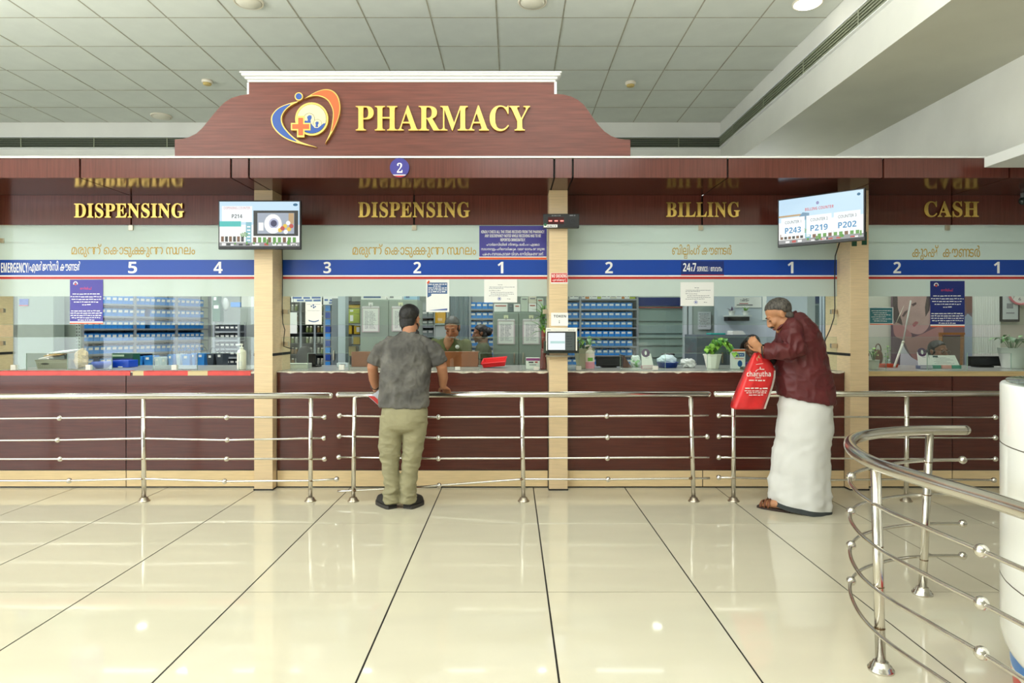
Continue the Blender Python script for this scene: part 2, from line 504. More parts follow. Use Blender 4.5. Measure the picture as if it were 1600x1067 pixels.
# pillars -----------------------------------------------------------
PILL = [(-4.79, -4.63), (PX(397, 5.577), PX(426, 5.577)), (PX(858, 5.577), PX(887, 5.577)), (PX(1328.5, 5.577), PX(1357.5, 5.577)), (5.46, 5.62)]
for k, (a, b) in enumerate(PILL):
    m = MB(); m.box(a, b, 5.577, 6.02, 0, ZS)
    p = struct(m, 'pillar', BEIGE, bev=0.003)
    MB().box(a - .004, b + .004, 5.572, 6.02, 0, .012).build('base_strip', BLACK, p)
    MB().box(b - .001, b + .003, 5.575, 6.01, 1.155, 1.178).build('groove_strip', DARKG, p)
    MB().box(a - .003, a + .001, 5.575, 6.01, 1.155, 1.178).build('groove_strip', DARKG, p)
# bays between the pillars
BAYS = [(PILL[i][1], PILL[i + 1][0]) for i in range(4)]

# counters ----------------------------------------------------------
YC, ZT = 5.667, 1.018
COUNT = [
 ('red-taped wooden counter of the leftmost dispensing bay', [197], False),
 ('dark wooden counter where the man in grey shirt leans', [], False),
 ('dark wooden counter of the billing bay behind the man in maroon', [1098], False),
 ('dark wooden cash counter with pale wooden edge strip', [1488], True)]
TOPM = mat('grey countertop', (150, 152, 146), 0.25, var=0.08, scale=5)
EDGEM = mat('chipped white edge', (214, 206, 188), 0.6, var=0.2, scale=30)
PALEW = mat('pale wood edge', (196, 170, 122), 0.4, var=0.12, scale=4, stretch=(1, 4, 10))
for (a, b), (lab, joints, cash) in zip(BAYS, COUNT):
    t = thing('service_counter', lab, 'counter', ((a + b) / 2, YC, 0))
    xs = [a + .004] + [PX(p, YC) for p in joints] + [b - .004]
    for k, (x, y) in enumerate(zip(xs, xs[1:])):
        if k and 'billing' in lab: pass
        else: MB().box(x + .004, (xs[-1] if 'billing' in lab else y) - .004, YC, YC + .02, .158, ZT - (.045 if cash else .012)).build('front_panel', WOODH, t)
        MB().box(x + .004, y - .004, YC, YC + .02, .012, .150).build('plinth_panel', PLINTH, t)
    MB().box(a + .002, b - .002, YC + .006, YC + .05, .0, ZT - .012).build('carcass', BLACK, t)
    if cash:
        MB().box(a + .002, b - .002, YC - .01, YC + .02, ZT - .042, ZT - .0).build('edge_strip', PALEW, t)
    else:
        m = MB(); r = random.Random(5); n = 60
        top = [(a + .004 + (b - a - .008) * i / n, ZT - .001) for i in range(n + 1)]
        bot = [(x, ZT - .007 - r.random() * .006 - (.008 if r.random() > .9 else 0)) for x, z in reversed(top)]
        m.prism(bot[::-1] + top[::-1], YC - .002, YC + .01); m.build('edge_strip', EDGEM, t)
    MB().box(a + .002, b - .002, YC + .01, 6.62, ZT - .03, ZT).build('countertop', TOPM, t)
    MB().box(a + .03, b - .03, 6.56, 6.6, .0, ZT - .03).build('back_panel', WALLI, t)
    if not joints:
        pass
    elif lab.startswith('red'):
        REDT = mat('red tape', (214, 72, 66), 0.4, var=0.12, scale=14); BEIT = mat('beige tape', (206, 186, 140), 0.5)
        for x0, x1, c in ((0, 204, REDT), (208, 227, BEIT), (225, 294, REDT), (292, 326, BEIT), (325, 392, REDT)):
            xa, xb = max(PX(x0, YC), a + .01), PX(x1, YC)
            k = .001 if c is REDT else 0
            m = MB(); m.box(xa, xb, YC - .006 - k, YC - .002, ZT - .037, ZT + .003); m.box(xa, xb, YC - .006 - k, YC + .06, ZT + .001, ZT + .0025 + k)
            o = m.build('tape_strip', c, t); o['label'] = 'red tape along the counter edge' if c is REDT else 'beige tape along the counter edge'
# ---------------------------------------------------------------- the big sign on the canopy
YB = 5.17
def pz(pts, D): return [(PX(x, D), PZ(y, D)) for x, y in pts]
left = [(273, 246), (273, 218), (281, 217.3), (288, 216.5), (297, 213.5), (307, 208.5), (316, 200), (325, 189), (334, 178), (343, 167.5), (352, 159), (362, 153), (375, 149), (389, 147)]
right = [(866, 146.5), (880, 147.5), (892, 150.5), (903, 156), (912, 163.5), (920, 174), (928, 186), (936, 196.5), (944, 205), (955, 212.5), (967, 216.8), (976, 218), (985, 218.5), (985, 246)]
poly = pz(left + [(389, 128), (866, 128)] + right, YB)
sign = thing('shop_sign', 'big brown wooden sign board with curved shoulders, brass PHARMACY letters and round emblem', 'sign', (PX(628, YB), YB, ZF))
MB().prism(poly[::-1], YB, YB + .05).build('board', WOODB, sign)
m = MB()
for (ya, yb, gr) in ((128.5, 125, 2), (125, 121, 5), (121, 117.5, 9), (117.5, 115, 11)):
    g = gr * YB / F
    m.box(PX(389, YB) - g, PX(866, YB) + g, YB - g, YB + .05 + g * .3, PZ(ya, YB), PZ(yb, YB))
m.build('crown_moulding', WHITET, sign, bev=0.006)
MB().box(PX(866, YB), PX(866, YB) + .02, YB - .004, YB + .06, PZ(147, YB), PZ(128, YB)).build('moulding_return', WHITET, sign); MB().box(PX(389, YB) - .02, PX(389, YB), YB + .01, YB + .06, PZ(147, YB), PZ(128, YB)).build('moulding_return', WHITET, sign)
MB().box(PX(395, YB), PX(860, YB), YB + .05, YB + .08, ZF + .015, ZF + .4).build('back_brace', DARKG, sign)
word = 'PHARMACY'
for g in fit(bold(word), PX(557, YB), PX(828, YB), PZ(206.3, YB), PZ(166.5, YB), res=4):
    letters(MB(), [g], YB - .006, .022).build('letter', GOLDF, sign)
# emblem: heart of two swooshes, disc with two heads, cross
EB, EO, EG = mat('emblem blue', (44, 86, 170), 0.35), mat('emblem orange', (240, 104, 52), 0.35), mat('emblem cream', (246, 232, 180), 0.35)
def em(pts): return [(PX(415 + x / 11.23, YB), PZ(140 + y / 11.23, YB)) for x, y in pts]
def smooth_poly(pts, n=6):
    out = []; k = len(pts)
    for i in range(k - 1):
        p0, p1, p2, p3 = pts[max(i - 1, 0)], pts[i], pts[i + 1], pts[min(i + 2, k - 1)]
        for j in range(n):
            t = j / n
            out.append(tuple(.5 * (2 * p1[a] + (p2[a] - p0[a]) * t + (2 * p0[a] - 5 * p1[a] + 4 * p2[a] - p3[a]) * t * t + (3 * p1[a] - p0[a] - 3 * p2[a] + p3[a]) * t ** 3) for a in (0, 1)))
    return out + [pts[-1]]
def swoosh(outer, inner, name, c, inset):
    o, i = smooth_poly(outer), smooth_poly(inner)
    n = min(len(o), len(i))
    o, i = o[:n], i[:n]
    def strip(m, a, b, y0, y1, mi):
        k = len(a); A, B = em(a), em(b)
        vs = [(x, y0, z) for x, z in A] + [(x, y0, z) for x, z in B] + [(x, y1, z) for x, z in A] + [(x, y1, z) for x, z in B]
        fs = []
        for q in range(k - 1):
            fs += [(q, q + 1, k + q + 1, k + q), (q, 2 * k + q, 2 * k + q + 1, q + 1), (k + q, k + q + 1, 3 * k + q + 1, 3 * k + q)]
        m.add(vs, fs, mi)
    m = MB(); strip(m, o, i, YB - .028, YB - .001, 0)
    s = m.build(name, GOLDF, sign)
    A = []; B = []
    for p, q in zip(o, i):
        d = V((q[0] - p[0], q[1] - p[1])); l = d.length
        if l < inset * 2.6: continue
        d = d / l * inset; A.append((p[0] + d.x, p[1] + d.y)); B.append((q[0] - d.x, q[1] - d.y))
    m = MB(); strip(m, A, B, YB - .030, YB - .028, 0)
    m.build('enamel', c, s)
swoosh([(610, 222), (430, 262), (250, 340), (150, 440), (118, 540), (150, 670), (260, 800), (420, 900), (620, 965), (915, 1030)],
       [(570, 246), (480, 290), (390, 360), (330, 440), (305, 530), (330, 640), (400, 740), (500, 840), (640, 935), (915, 1026)], 'blue_swoosh', EB, 20)
swoosh([(695, 185), (820, 105), (940, 45), (1070, 15), (1190, 40), (1280, 130), (1325, 300), (1300, 500), (1200, 740), (1060, 968)],
       [(700, 182), (800, 145), (900, 132), (1000, 150), (1090, 200), (1150, 280), (1195, 400), (1190, 560), (1150, 760), (1068, 950)], 'orange_swoosh', EO, 18)
def edisc(cx, cy, r, name, y0, y1, c, parent, n=36):
    x, z = em([(cx, cy)])[0]; R = r / 11.23 * YB / F
    return MB().prism([(x + R * math.cos(2 * PI * i / n), z + R * math.sin(2 * PI * i / n)) for i in range(n)], y0, y1).build(name, c, parent)
d1 = edisc(602, 142, 72, 'emblem_dot', YB - .028, YB - .001, GOLDF, sign, 24)
edisc(602, 142, 54, 'enamel', YB - .030, YB - .028, EB, d1, 24)
d2 = edisc(828, 535, 290, 'emblem_disc', YB - .028, YB - .001, GOLDF, sign)
edisc(828, 535, 258, 'ring_line', YB - .0285, YB - .028, DARKG, d2)
edisc(828, 535, 252, 'cream_face', YB - .0292, YB - .0285, EG, d2)
m = MB()
hill = [(700, 570), (730, 560), (760, 580), (800, 590), (840, 640), (880, 690), (940, 690), (1000, 640), (1035, 612)]
arc = [(828 + 252 * math.cos(a), 535 + 252 * math.sin(a)) for a in [0.30 + i * (2.2 - 0.30) / 14 for i in range(15)]]
m.flat(em(hill + arc)[::-1], YB - .0296)
for cx, cy, r in ((785, 540, 0), ):
    pass
m.flat(em([(745, 500), (780, 470), (825, 475), (830, 520), (810, 560), (815, 600), (740, 600), (760, 550)])[::-1], YB - .0297)
m.flat(em([(890, 600), (915, 580), (950, 585), (950, 620), (935, 640), (945, 680), (890, 680), (900, 640)])[::-1], YB - .0297)
m.build('two_heads', EB, d2)
for i, (cx, cy, r) in enumerate(((785, 530, 98), (930, 615, 76))):
    x, z = em([(cx, cy)])[0]; R = r / 11.23 * YB / F
    m = MB(); a0, a1 = (-.3, PI + .5)
    for q in range(18):
        u, w = a0 + (a1 - a0) * q / 18, a0 + (a1 - a0) * (q + 1) / 18
        m.quad(*[(x + R * k * math.cos(t), YB - .0298, z + R * k * math.sin(t)) for k, t in ((.93, u), (1, u), (1, w), (.93, w))])
    m.build('halo_line', INK, d2)
def cross(a, b, t, y0, y1, name, c, parent):
    cx, cy = 640, 672
    h = t; L_ = a
    pts = [(cx - L_, cy + h), (cx - h, cy + h), (cx - h, cy + b), (cx + h, cy + b), (cx + h, cy + h), (cx + L_, cy + h), (cx + L_, cy - h), (cx + h, cy - h), (cx + h, cy - b), (cx - h, cy - b), (cx - h, cy - h), (cx - L_, cy - h)]
    return MB().prism(em(pts), y0, y1).build(name, c, parent)
cr = cross(170, 185, 64, YB - .034, YB - .001, 'cross', GOLDF, sign)
cross(148, 152, 42, YB - .036, YB - .034, 'enamel', EO, cr)

# round number badge on the canopy front ----------------------------
YQ = YF - .001
t = thing('number_badge', 'round violet badge with a white figure two on the canopy edge', 'badge', (PX(625, YQ), YQ, PZ(263, YQ)))
bx, bz, br = PX(625, YQ), PZ(263, YQ) , 15 * YQ / F
MB().prism([(bx + br * math.cos(2 * PI * i / 32), bz + br * math.sin(2 * PI * i / 32)) for i in range(32)], YQ - .022, YQ).build('disc', PURPLE, t)
def seg(zc): return [(bx + br * math.cos(a), bz + br * math.sin(a)) for a in [math.asin(-zc) * -1 + 0 for _ in ()]]
def cap(h):
    a = math.acos(h); k = 9
    return [(bx + br * .995 * math.sin(-a + 2 * a * i / k), bz - br * .995 * math.cos(-a + 2 * a * i / k)) for i in range(k + 1)]
MB().flat(cap(.72), YQ - .0225).build('white_stripe', PWHITE, t)
MB().flat(cap(.82), YQ - .023).build('red_stripe', RED, t)
letters(MB(), fit(bold('2'), PX(621, YQ), PX(629.5, YQ), PZ(271, YQ), PZ(255.5, YQ)), YQ - .0225).build('numeral', PWHITE, t)

# ---------------------------------------------------------------- bay signs over the glass
YS = 5.79
ZG1, ZG0 = PZ(352, 5.8), ZT + .001
def ML(k):
    return {
     'dispense': ['മ', 'ര', -.02, 'ു', 'ന', -.30, 'ന', '്', ' ', 'െ', 'ക', 'ാ', 'ട', -.02, 'ു', 'ക', -.42, 'ക', -.02, 'ു', 'ന', -.30, 'ന', ' ', 'സ', -.16, 'ഥ', 'ല', 'ം'],
     'billing': ['ബ', 'ി', 'ല', ('ല', .62, -.68, -.34), 'ി', 'ം', 'ഗ', '്', ' ', 'ക', 'ൗ', 'ണ', -.12, 'ട', 'ർ'],
     'cash': ['ക', -.04, 'ു', -.02, 'ാ', 'ഷ', '്', ' ', ' ', 'ക', 'ൗ', 'ണ', -.12, 'ട', 'ർ'],
     'emergency': ['എ', 'മ', 'ർ', 'ജ', 'ൻ', 'സ', 'ി', ' ', 'ക', 'ൗ', 'ണ', -.12, 'ട', 'ർ'],
     'service': ['േ', 'സ', 'വ', 'ന', 'ം'],
     'smoking': ['പ', 'ു', 'ക', 'വ', 'ല', 'ി', 'ക', -.42, 'ക', 'ര', 'ു', 'ത', 'ു', '്'],
     'care': ['അ', 'റ', 'ി', 'യ', 'ി', 'പ', -.3, 'പ', '്'],
    }[k]
SIGNS = [('DISPENSING', 118, 289, 318, 341, 205, 'brown bay sign with brass DISPENSING letters above counters five and four', 'dispense', (112, 305, 381, 402)),
         ('DISPENSING', 560.5, 734.5, 316, 340.5, 647, 'brown bay sign with brass DISPENSING letters above counters three to one', 'dispense', (551, 744, 381, 402.5)),
         ('BILLING', 1040, 1155, 316, 340, 1097, 'brown bay sign with brass BILLING letters', 'billing', (1050, 1143, 382, 404)),
         ('CASH', 1442, 1527, 315, 340, 1487, 'brown bay sign with brass CASH letters', 'cash', (1425, 1531, 383, 406.5))]
for (a, b), (w, x0, x1, y0, y1, jx_, lab, mk, mr) in zip(BAYS, SIGNS):
    t = thing('counter_sign', lab, 'sign', ((a + b) / 2, YS, ZG1))
    for xa, xb in ((a + .002, PX(jx_, YS) - .008), (PX(jx_, YS) + .008, b - .002)):
        MB().box(xa, xb, YS, YS + .022, ZG1 + .003, ZS - .001).build('panel', WOODV, t)
    MB().box(a, b, YS + .022, YS + .04, ZG1 + .003, ZS - .001).build('backing', DARKG, t)
    for g in fit(bold(w), PX(x0, YS), PX(x1, YS), PZ(y1, YS), PZ(y0, YS), res=4, off=.012, track=.03):
        letters(MB(), [g], YS - .006, .014).build('letter', GOLD, t)

# ---------------------------------------------------------------- glass screens
YG = 5.80
def pane(t, x0, x1, z0, z1, holes=(), name='glass_pane'):
    """holes: (x0, x1, ztop) notches that start at the lower edge"""
    if not holes:
        MB().box(x0, x1, YG, YG + .008, z0, z1).build(name, GLASS, t); return
    pts = [(x0, z0)]
    for h0, h1, hz in holes: pts += [(h0, z0), (h0, hz), (h1, hz), (h1, z0)]
    pts += [(x1, z0), (x1, z1), (x0, z1)]
    MB().prism(pts, YG, YG + .008).build(name, GLASS, t)
EDGE = mat('glass edge', (140, 164, 148), 0.3)
def vs(px): return PX(px, YG)
GL_BAYS = [
 ('glass screen with clear slots above the red-taped counter, counters five and four', [(41, 105), (175, 239), (308, 373)], [(5, 207.5, 14), (4, 341, 14)], [205], [(2, 376), (2, 485), (2, 536)], [(22, 571), (139, 571), (273, 571)]),
 ('glass screen in front of the woman in olive, counters three to one', [(481, 545), (612, 676), (750, 816)], [(3, 511.5, 12), (2, 652, 12), (1, 782, 9)], [647], [(446, 487), (446, 537), (858.5, 381), (852, 487)], [(534, 571), (715, 574), (838, 574)]),
 ('glass screen of the billing bay behind the man in maroon', [(905, 969), (1040, 1105), (1180, 1245)], [(2, 951.5, 12), (1, 1235, 9)], [1094], [(1302, 487), (1302, 540)], [(904, 573), (1024, 573)]),
 ('glass screen of the cash bay', [(1385, 1449), (1512, 1580)], [(2, 1401.5, 12), (1, 1557, 9)], [1479], [], [])]
for bi, ((a, b), (lab, holes, nums, topc, sidec, botc)) in enumerate(zip(BAYS, GL_BAYS)):
    t = thing('glass_screen', lab, 'glass screen', ((a + b) / 2, YG, ZG0))
    a, b = a + .004, b - .004
    z378, z507, z527 = PZ(378.5, YG), PZ(507, YG), PZ(527, YG)
    pane(t, a, b, z378 + .002, ZG1 + .002)
    pane(t, a, b, z507, z378 - .002)
    pane(t, a, b, ZG0, z527, [(vs(p) , vs(q), PZ(552, YG)) for p, q in holes])
    m = MB()
    m.box(a, b, YG - .0005, YG + .0085, z507 - .002, z507); m.box(a, b, YG - .0005, YG + .0085, z527, z527 + .002)
    m.box(a, b, YG - .0003, YG + .0083, z378 - .002, z378 + .002)
    for p, q in holes:
        m.box(vs(p) - .002, vs(p), YG - .0005, YG + .0085, ZG0, PZ(552, YG)); m.box(vs(q), vs(q) + .002, YG - .0005, YG + .0085, ZG0, PZ(552, YG))
        m.box(vs(p), vs(q), YG - .0005, YG + .0085, PZ(552, YG), PZ(552, YG) + .002)
    m.build('polished_edges', EDGE, t)
    yb = YG - .0028
    def bandz(p, q, name, c, y=yb):
        m = MB(); m.box(a, b, y, y + .0006, PZ(q, YG), PZ(p, YG)); return m.build(name, c, t)
    bandz(352, 463, 'frosted_film', FROST, YG - .0013)
    bandz(406, 430, 'blue_band', BLUE); bandz(430, 432.3, 'white_band', PWHITE); bandz(432.3, 436, 'red_band', RED)
    yl = YG - .0032
    for n, px, w in nums:
        letters(MB(), fit(sansb(str(n)), vs(px - w / 2 - (0 if n != 1 else 0)), vs(px + w / 2), PZ(427, YG), PZ(409, YG), ), yl).build('numeral', PWHITE, t)
    mk, mr = SIGNS[bi][7], SIGNS[bi][8]
    letters(MB(), fit(ML(mk), vs(mr[0]), vs(mr[1]), PZ(mr[3], YG), PZ(mr[2], YG), res=4, off=.004), yl).build('gold_lettering', GOLDT, t)
    if bi == 0:
        letters(MB(), fit(sansb('EMERGENCY/'), vs(2), vs(46), PZ(426, YG), PZ(410.5, YG)), yl).build('white_lettering', PWHITE, t)
        letters(MB(), fit(ML('emergency'), vs(46.5), vs(126), PZ(427, YG), PZ(407.5, YG), off=.006), yl).build('white_lettering', PWHITE, t)
    if bi == 2:
        m = MB(); m.box(vs(1064), vs(1131), yl, yl + .0003, PZ(429, YG), PZ(408, YG)); m.build('service_patch', mat('deep blue vinyl', (14, 44, 120), 0.35), t)
        m = MB(); letters(m, fit(sansb('24'), vs(1067), vs(1078.5), PZ(424, YG), PZ(411, YG)), yl - .0004)
        letters(m, fit(sansb('x'), vs(1079), vs(1082), PZ(424, YG), PZ(417, YG)), yl - .0004)
        letters(m, fit(sansb('7'), vs(1082), vs(1087.5), PZ(424, YG), PZ(411, YG)), yl - .0004)
        letters(m, fit(sansb('SERVICE /'), vs(1089), vs(1108), PZ(424, YG), PZ(416.5, YG)), yl - .0004)
        letters(m, fit(ML('service'), vs(1110), vs(1128), PZ(424, YG), PZ(417, YG), off=.006), yl - .0004)
        m.build('white_lettering', PWHITE, t)
        MB().box(vs(1064), vs(1131), yl, yl + .0003, PZ(430.5, YG), PZ(429, YG)).build('red_line', RED, t)
    for px in topc:
        MB().box(vs(px - 3), vs(px + 4), YG - .014, YG + .016, PZ(360, YG), PZ(352, YG)).build('clamp', CHROME, t, bev=.002)
    for px, py in sidec:
        MB().box(vs(px - 4) if px > 10 else a, vs(px + 5), YG - .014, YG + .016, PZ(py + 3.5, YG), PZ(py - 3.5, YG)).build('clamp', CHROME, t, bev=.002)
    for px, py in botc:
        MB().box(vs(px - 4), vs(px + 4), YG - .014, YG + .016, ZT + .003, PZ(py - 1, YG)).build('clamp', mat('clamp white', (225, 222, 210), .4), t, bev=.002)

# ---------------------------------------------------------------- notices stuck on the glass
def sheet(name, lab, cat, px0, py0, px1, py1, y=YG - .006, m=PAPER, group=None):
    t = thing(name, lab, cat, (PX((px0 + px1) / 2, YG), y, PZ(py1, YG)), group)
    MB().box(PX(px0, YG), PX(px1, YG), y, y + .002, PZ(py1, YG), PZ(py0, YG)).build('sheet', m, t)
    return t
def purple_notice(px0, py0, px1, py1, lab, c):
    t = sheet('notice', lab, 'notice', px0, py0, px1, py1, m=c)
    w, y = px1 - px0, YG - .0066
    fx = lambda u: PX(px0 + u * w, YG); fz = lambda v: PZ(py0 + v * (py1 - py0), YG)
    MB().box(fx(0), fx(1), y - .0002, y + .0003, fz(.975), fz(.945)).build('white_stripe', PWHITE, t)
    MB().box(fx(0), fx(1), y - .0002, y + .0003, fz(1.0), fz(.975)).build('red_stripe', ORANGE, t)
    letters(MB(), fit(ML('care'), fx(.31), fx(.66), fz(.225), fz(.165), off=.006), y).build('red_heading', mat('pink red print', (232, 70, 90), .5), t)
    m = MB(); r = random.Random(int(px0))
    for i, (u0, u1) in enumerate(((.08, .9), (.02, .97), (.05, .95), (.12, .88), (.37, .63))): scribble(m, fx(u0), fx(u1), fz(.335 + .06 * i), .009, y, 0, i)
    for i, (u0, u1) in enumerate(((.03, .96), (.02, .97), (.02, .97), (.05, .95), (.24, .74))): scribble(m, fx(u0), fx(u1), fz(.715 + .052 * i), .009, y, 0, i + 9)
    m.build('print', PWHITE, t)
    m = MB(); cx, cz = fx(.17), fz(.09); R = .07 * w * YG / F
    for q in range(10):
        u, v2 = -.4 + 4 * q / 10, -.4 + 4 * (q + 1) / 10
        m.quad(*[(cx + R * k * math.cos(s), y, cz + R * k * math.sin(s)) for k, s in ((.6, u), (1, u), (1, v2), (.6, v2))])
    m.disc(cx, cz - R * .3, R * .42, y - .0001, 1, 10)
    m.build('small_emblem', [PWHITE, ORANGE], t)
purple_notice(110, 437, 161.5, 506, 'violet notice with white print on the glass of counters five and four', mat('violet notice', (72, 64, 160), .4))
purple_notice(1453, 439, 1506.5, 511, 'navy notice with white print on the cash bay glass', NAVY)
# big notice, top of the middle bay
t = sheet('notice', 'wide violet notice asking to check all items, top corner of the middle glass', 'notice', 749, 353, 854, 401, m=mat('violet notice 2', (66, 62, 150), .4))
y = YG - .0066
MB().box(PX(748.5, YG), PX(854, YG), YG - .007, YG - .004, PZ(405.5, YG), PZ(402.4, YG)).build('red_stripe', ORANGE, t)
MB().box(PX(748.5, YG), PX(854, YG), YG - .007, YG - .004, PZ(402.4, YG), PZ(401, YG)).build('white_stripe', PWHITE, t)
m = MB()
for s, x0, x1, ya in (('KINDLY CHECK ALL THE ITEMS RECEIVED FROM THE PHARMACY.', 752, 851, 360), ('ANY DISCREPANCY NOTED WHILE RECEIVING HAS TO BE', 757.5, 845, 366.2), ('REPORTED IMMEDIATELY.', 782, 821, 372.5)):
    letters(m, fit(sansb(s), PX(x0, YG), PX(x1, YG), PZ(ya + 4.6, YG), PZ(ya, YG)), y)
for s, x0, x1, ya in ((['ഫ', 'ാ', 'ർ', 'മ', 'സ', 'ി', 'യ', 'ി', 'ൽ', ' ', 'ന', 'ി', 'ന', -.3, 'ന', 'ു', 'ം', ' ', 'ല', 'ഭ', 'ി', 'ച', -.3, 'ച', ' ', 'എ', 'ല', -.3, 'ല', 'ാ'], 760, 843, 380),
                      (['സ', 'ാ', 'ധ', 'ന', 'ങ', 'ള', 'ു', 'ം', ' ', 'പ', 'ര', 'ി', 'േ', 'ശ', 'ാ', 'ധ', 'ി', 'ക', -.4, 'ക', 'ു', 'ക', '.', ' ', 'വ', 'യ', 'ത', 'യ', 'ാ', 'സ', 'ം', ' ', 'േ', 'ത', 'ാ', 'ന', 'ു', 'ന', -.3, 'ന'], 752, 851, 387),
                      (['പ', 'ക', 'ഷ', 'ം', ' ', 'ബ', 'ന', 'ധ', 'െ', 'പ', 'ട', 'വ', 'െ', 'ര', ' ', 'വ', 'ി', 'വ', 'ര', 'ം', ' ', 'അ', 'റ', 'ി', 'യ', 'ി', 'േ', 'ക', 'ണ', 'ത', 'ാ', 'ണ', '്', '.'], 754, 849, 394)):
    letters(m, fit(s, PX(x0, YG), PX(x1, YG), PZ(ya + 5.3, YG), PZ(ya - .5, YG), off=.004), y)
m.build('print', PWHITE, t)
# poster with blue head
t = sheet('poster', 'white poster with slate blue head on the glass beside the grey-shirted man', 'poster', 666, 437, 702, 487.5, m=PAPER)
SLATE = mat('slate blue print', (74, 104, 150), .5)
m = MB(); m.flat(pz([(668, 466), (668, 441), (699, 441), (699, 458), (674, 458), (674, 463)], YG)[::-1] if 0 else [p for p in pz([(668, 465), (674, 462), (674, 459), (699, 459), (699, 441.5), (668, 441.5)], YG)], y); m.build('blue_head', SLATE, t)
m = MB()
for i in range(5): scribble(m, PX(669.5 + (i == 1) * 8, YG), PX(698 - (i == 1) * 7, YG), PZ(445 + 2.9 * i, YG), .0085, y - .0003, 0, i)
m.build('print', PWHITE, t)
MB().flat(pz([(669, 485), (699, 485), (699, 481.8)], YG), y).build('blue_wedge', mat('steel blue print', (90, 110, 168), .5), t)
MB().flat(pz([(667, 442), (670, 438), (672, 440), (669, 444)], YG)[::-1], y - .0004).build('red_corner', ORANGE, t)
# white typed notices
def typed(px0, py0, px1, py1, lab, seed):
    t = sheet('notice', lab, 'notice', px0, py0, px1, py1)
    w, h = px1 - px0, py1 - py0
    m = MB()
    for i, (u0, u1, v) in enumerate(((.42, .57, .25), (.16, .92, .35), (.15, .58, .41), (.15, .5, .5), (.2, .88, .58), (.2, .9, .65), (.15, .72, .72), (.7, .8, .86))):
        scribble(m, PX(px0 + u0 * w, YG), PX(px0 + u1 * w, YG), PZ(py0 + v * h, YG), .006, y, 0, seed + i, 2.2)
    m.build('print', INKL, t)
    m = MB(); cx, cz, R = PX(px0 + .46 * w, YG), PZ(py0 + .84 * h, YG), .016
    for q in range(16):
        u, v2 = 2 * PI * q / 16, 2 * PI * (q + 1) / 16
        m.quad(*[(cx + R * k * math.cos(s), y, cz + R * k * math.sin(s)) for k, s in ((.82, u), (1, u), (1, v2), (.82, v2))])
    m.disc(cx, cz, R * .5, y, 0, 8); m.build('round_stamp', mat('stamp blue', (70, 90, 170), .5), t)
typed(756.5, 436.5, 808, 472.5, 'white typed notice with round blue stamp on the middle bay glass', 1)
typed(1063, 441, 1115, 478, 'white typed notice with round blue stamp on the billing bay glass', 20)
# hanging white sheet, left of the middle bay
t = sheet('poster', 'narrow white poster with a curved blue line on the middle bay glass, far end', 'poster', 477.5, 472, 503, 507)
m = MB()
for i, (px, py, r) in enumerate(((487, 478.5, 1.3), (490, 476.8, 1.4), (493, 479, 1.2), (490.5, 480.3, 1.5))): m.disc(PX(px, YG), PZ(py, YG), r * YG / F, y, 0, 10)
m.build('small_emblem', SLATE, t)
m = MB(); scribble(m, PX(480, YG), PX(501, YG), PZ(475.5, YG), .003, y, 0, 4); scribble(m, PX(481, YG), PX(500, YG), PZ(485.5, YG), .003, y, 0, 5); m.build('print', INKL, t)
m = MB()
for k in range(8):
    x0, x1 = 482.5 + 2 * k, 484.5 + 2 * k; f_ = lambda x: 499.5 + 2.2 * math.sin((x - 482.5) / 16 * PI) 
    m.flat(pz([(x0, f_(x0) + 1.8), (x1, f_(x1) + 1.8), (x1, f_(x1)), (x0, f_(x0))], YG), y)
m.build('curved_line', SLATE, t)
# teal sign, cash bay
t = sheet('notice', 'small teal notice with white border on the cash bay glass by the pillar', 'notice', 1358, 480, 1395, 507.5)
m = MB(); m.flat(pz([(1358.5, 505), (1394, 505), (1394, 481), (1358.5, 481)], YG), y); m.build('teal_print', mat('teal print', (56, 118, 128), .5), t)
m = MB()
for i in range(6): scribble(m, PX(1361 + (i % 3) * 2, YG), PX(1392 - (i % 2) * 7, YG), PZ(486 + 3.2 * i, YG), .006, y - .0003, 0, i)
m.build('print', PWHITE, t)
MB().flat(pz([(1358.5, 507.2), (1394.5, 507.2), (1394.5, 506), (1358.5, 506)], YG), y).build('red_line', ORANGE, t)

# ---------------------------------------------------------------- things on the pillars
TVB = mat('tv bezel', (24, 24, 26), 0.3)
def scr(name, c, k=1.0): return mat('screen ' + name, c, 0.25, emit=k * 1.02)
def tv(name, lab, w, h, M, arm):
    t = thing(name, lab, 'television', M.to_translation())
    t.rotation_euler = M.to_euler()
    def part(mb, nm, mt, par=None, bev=0):
        o = bpy.data.objects.new(nm, mb.mesh(nm, mt)); COL.objects.link(o); o.parent = par or t
        if bev: b = o.modifiers.new('edge', 'BEVEL'); b.width = bev; b.segments = 2; b.limit_method = 'ANGLE'
        return o
    part(MB().box(0, w, 0, .03, 0, h), 'casing', TVB, bev=.004)
    part(MB().box(.05, w - .05, .03, .055, .06, h - .06), 'rear_cover', TVB, bev=.008)
    b = .011
    s = part(MB().box(b, w - b, -.0008, .001, .026, h - b), 'screen', scr('sky', (196, 226, 246), .95))
    part(arm, 'wall_bracket', STEELD)
    W_, H_ = w - 2 * b, h - b - .026
    X_ = lambda u: b + u * W_; Z_ = lambda v: .026 + (1 - v) * H_
    def rect(u0, v0, u1, v1, y=-.0012): return MB().quad((X_(u0), y, Z_(v1)), (X_(u1), y, Z_(v1)), (X_(u1), y, Z_(v0)), (X_(u0), y, Z_(v0)))
    return t, s, part, X_, Z_, rect
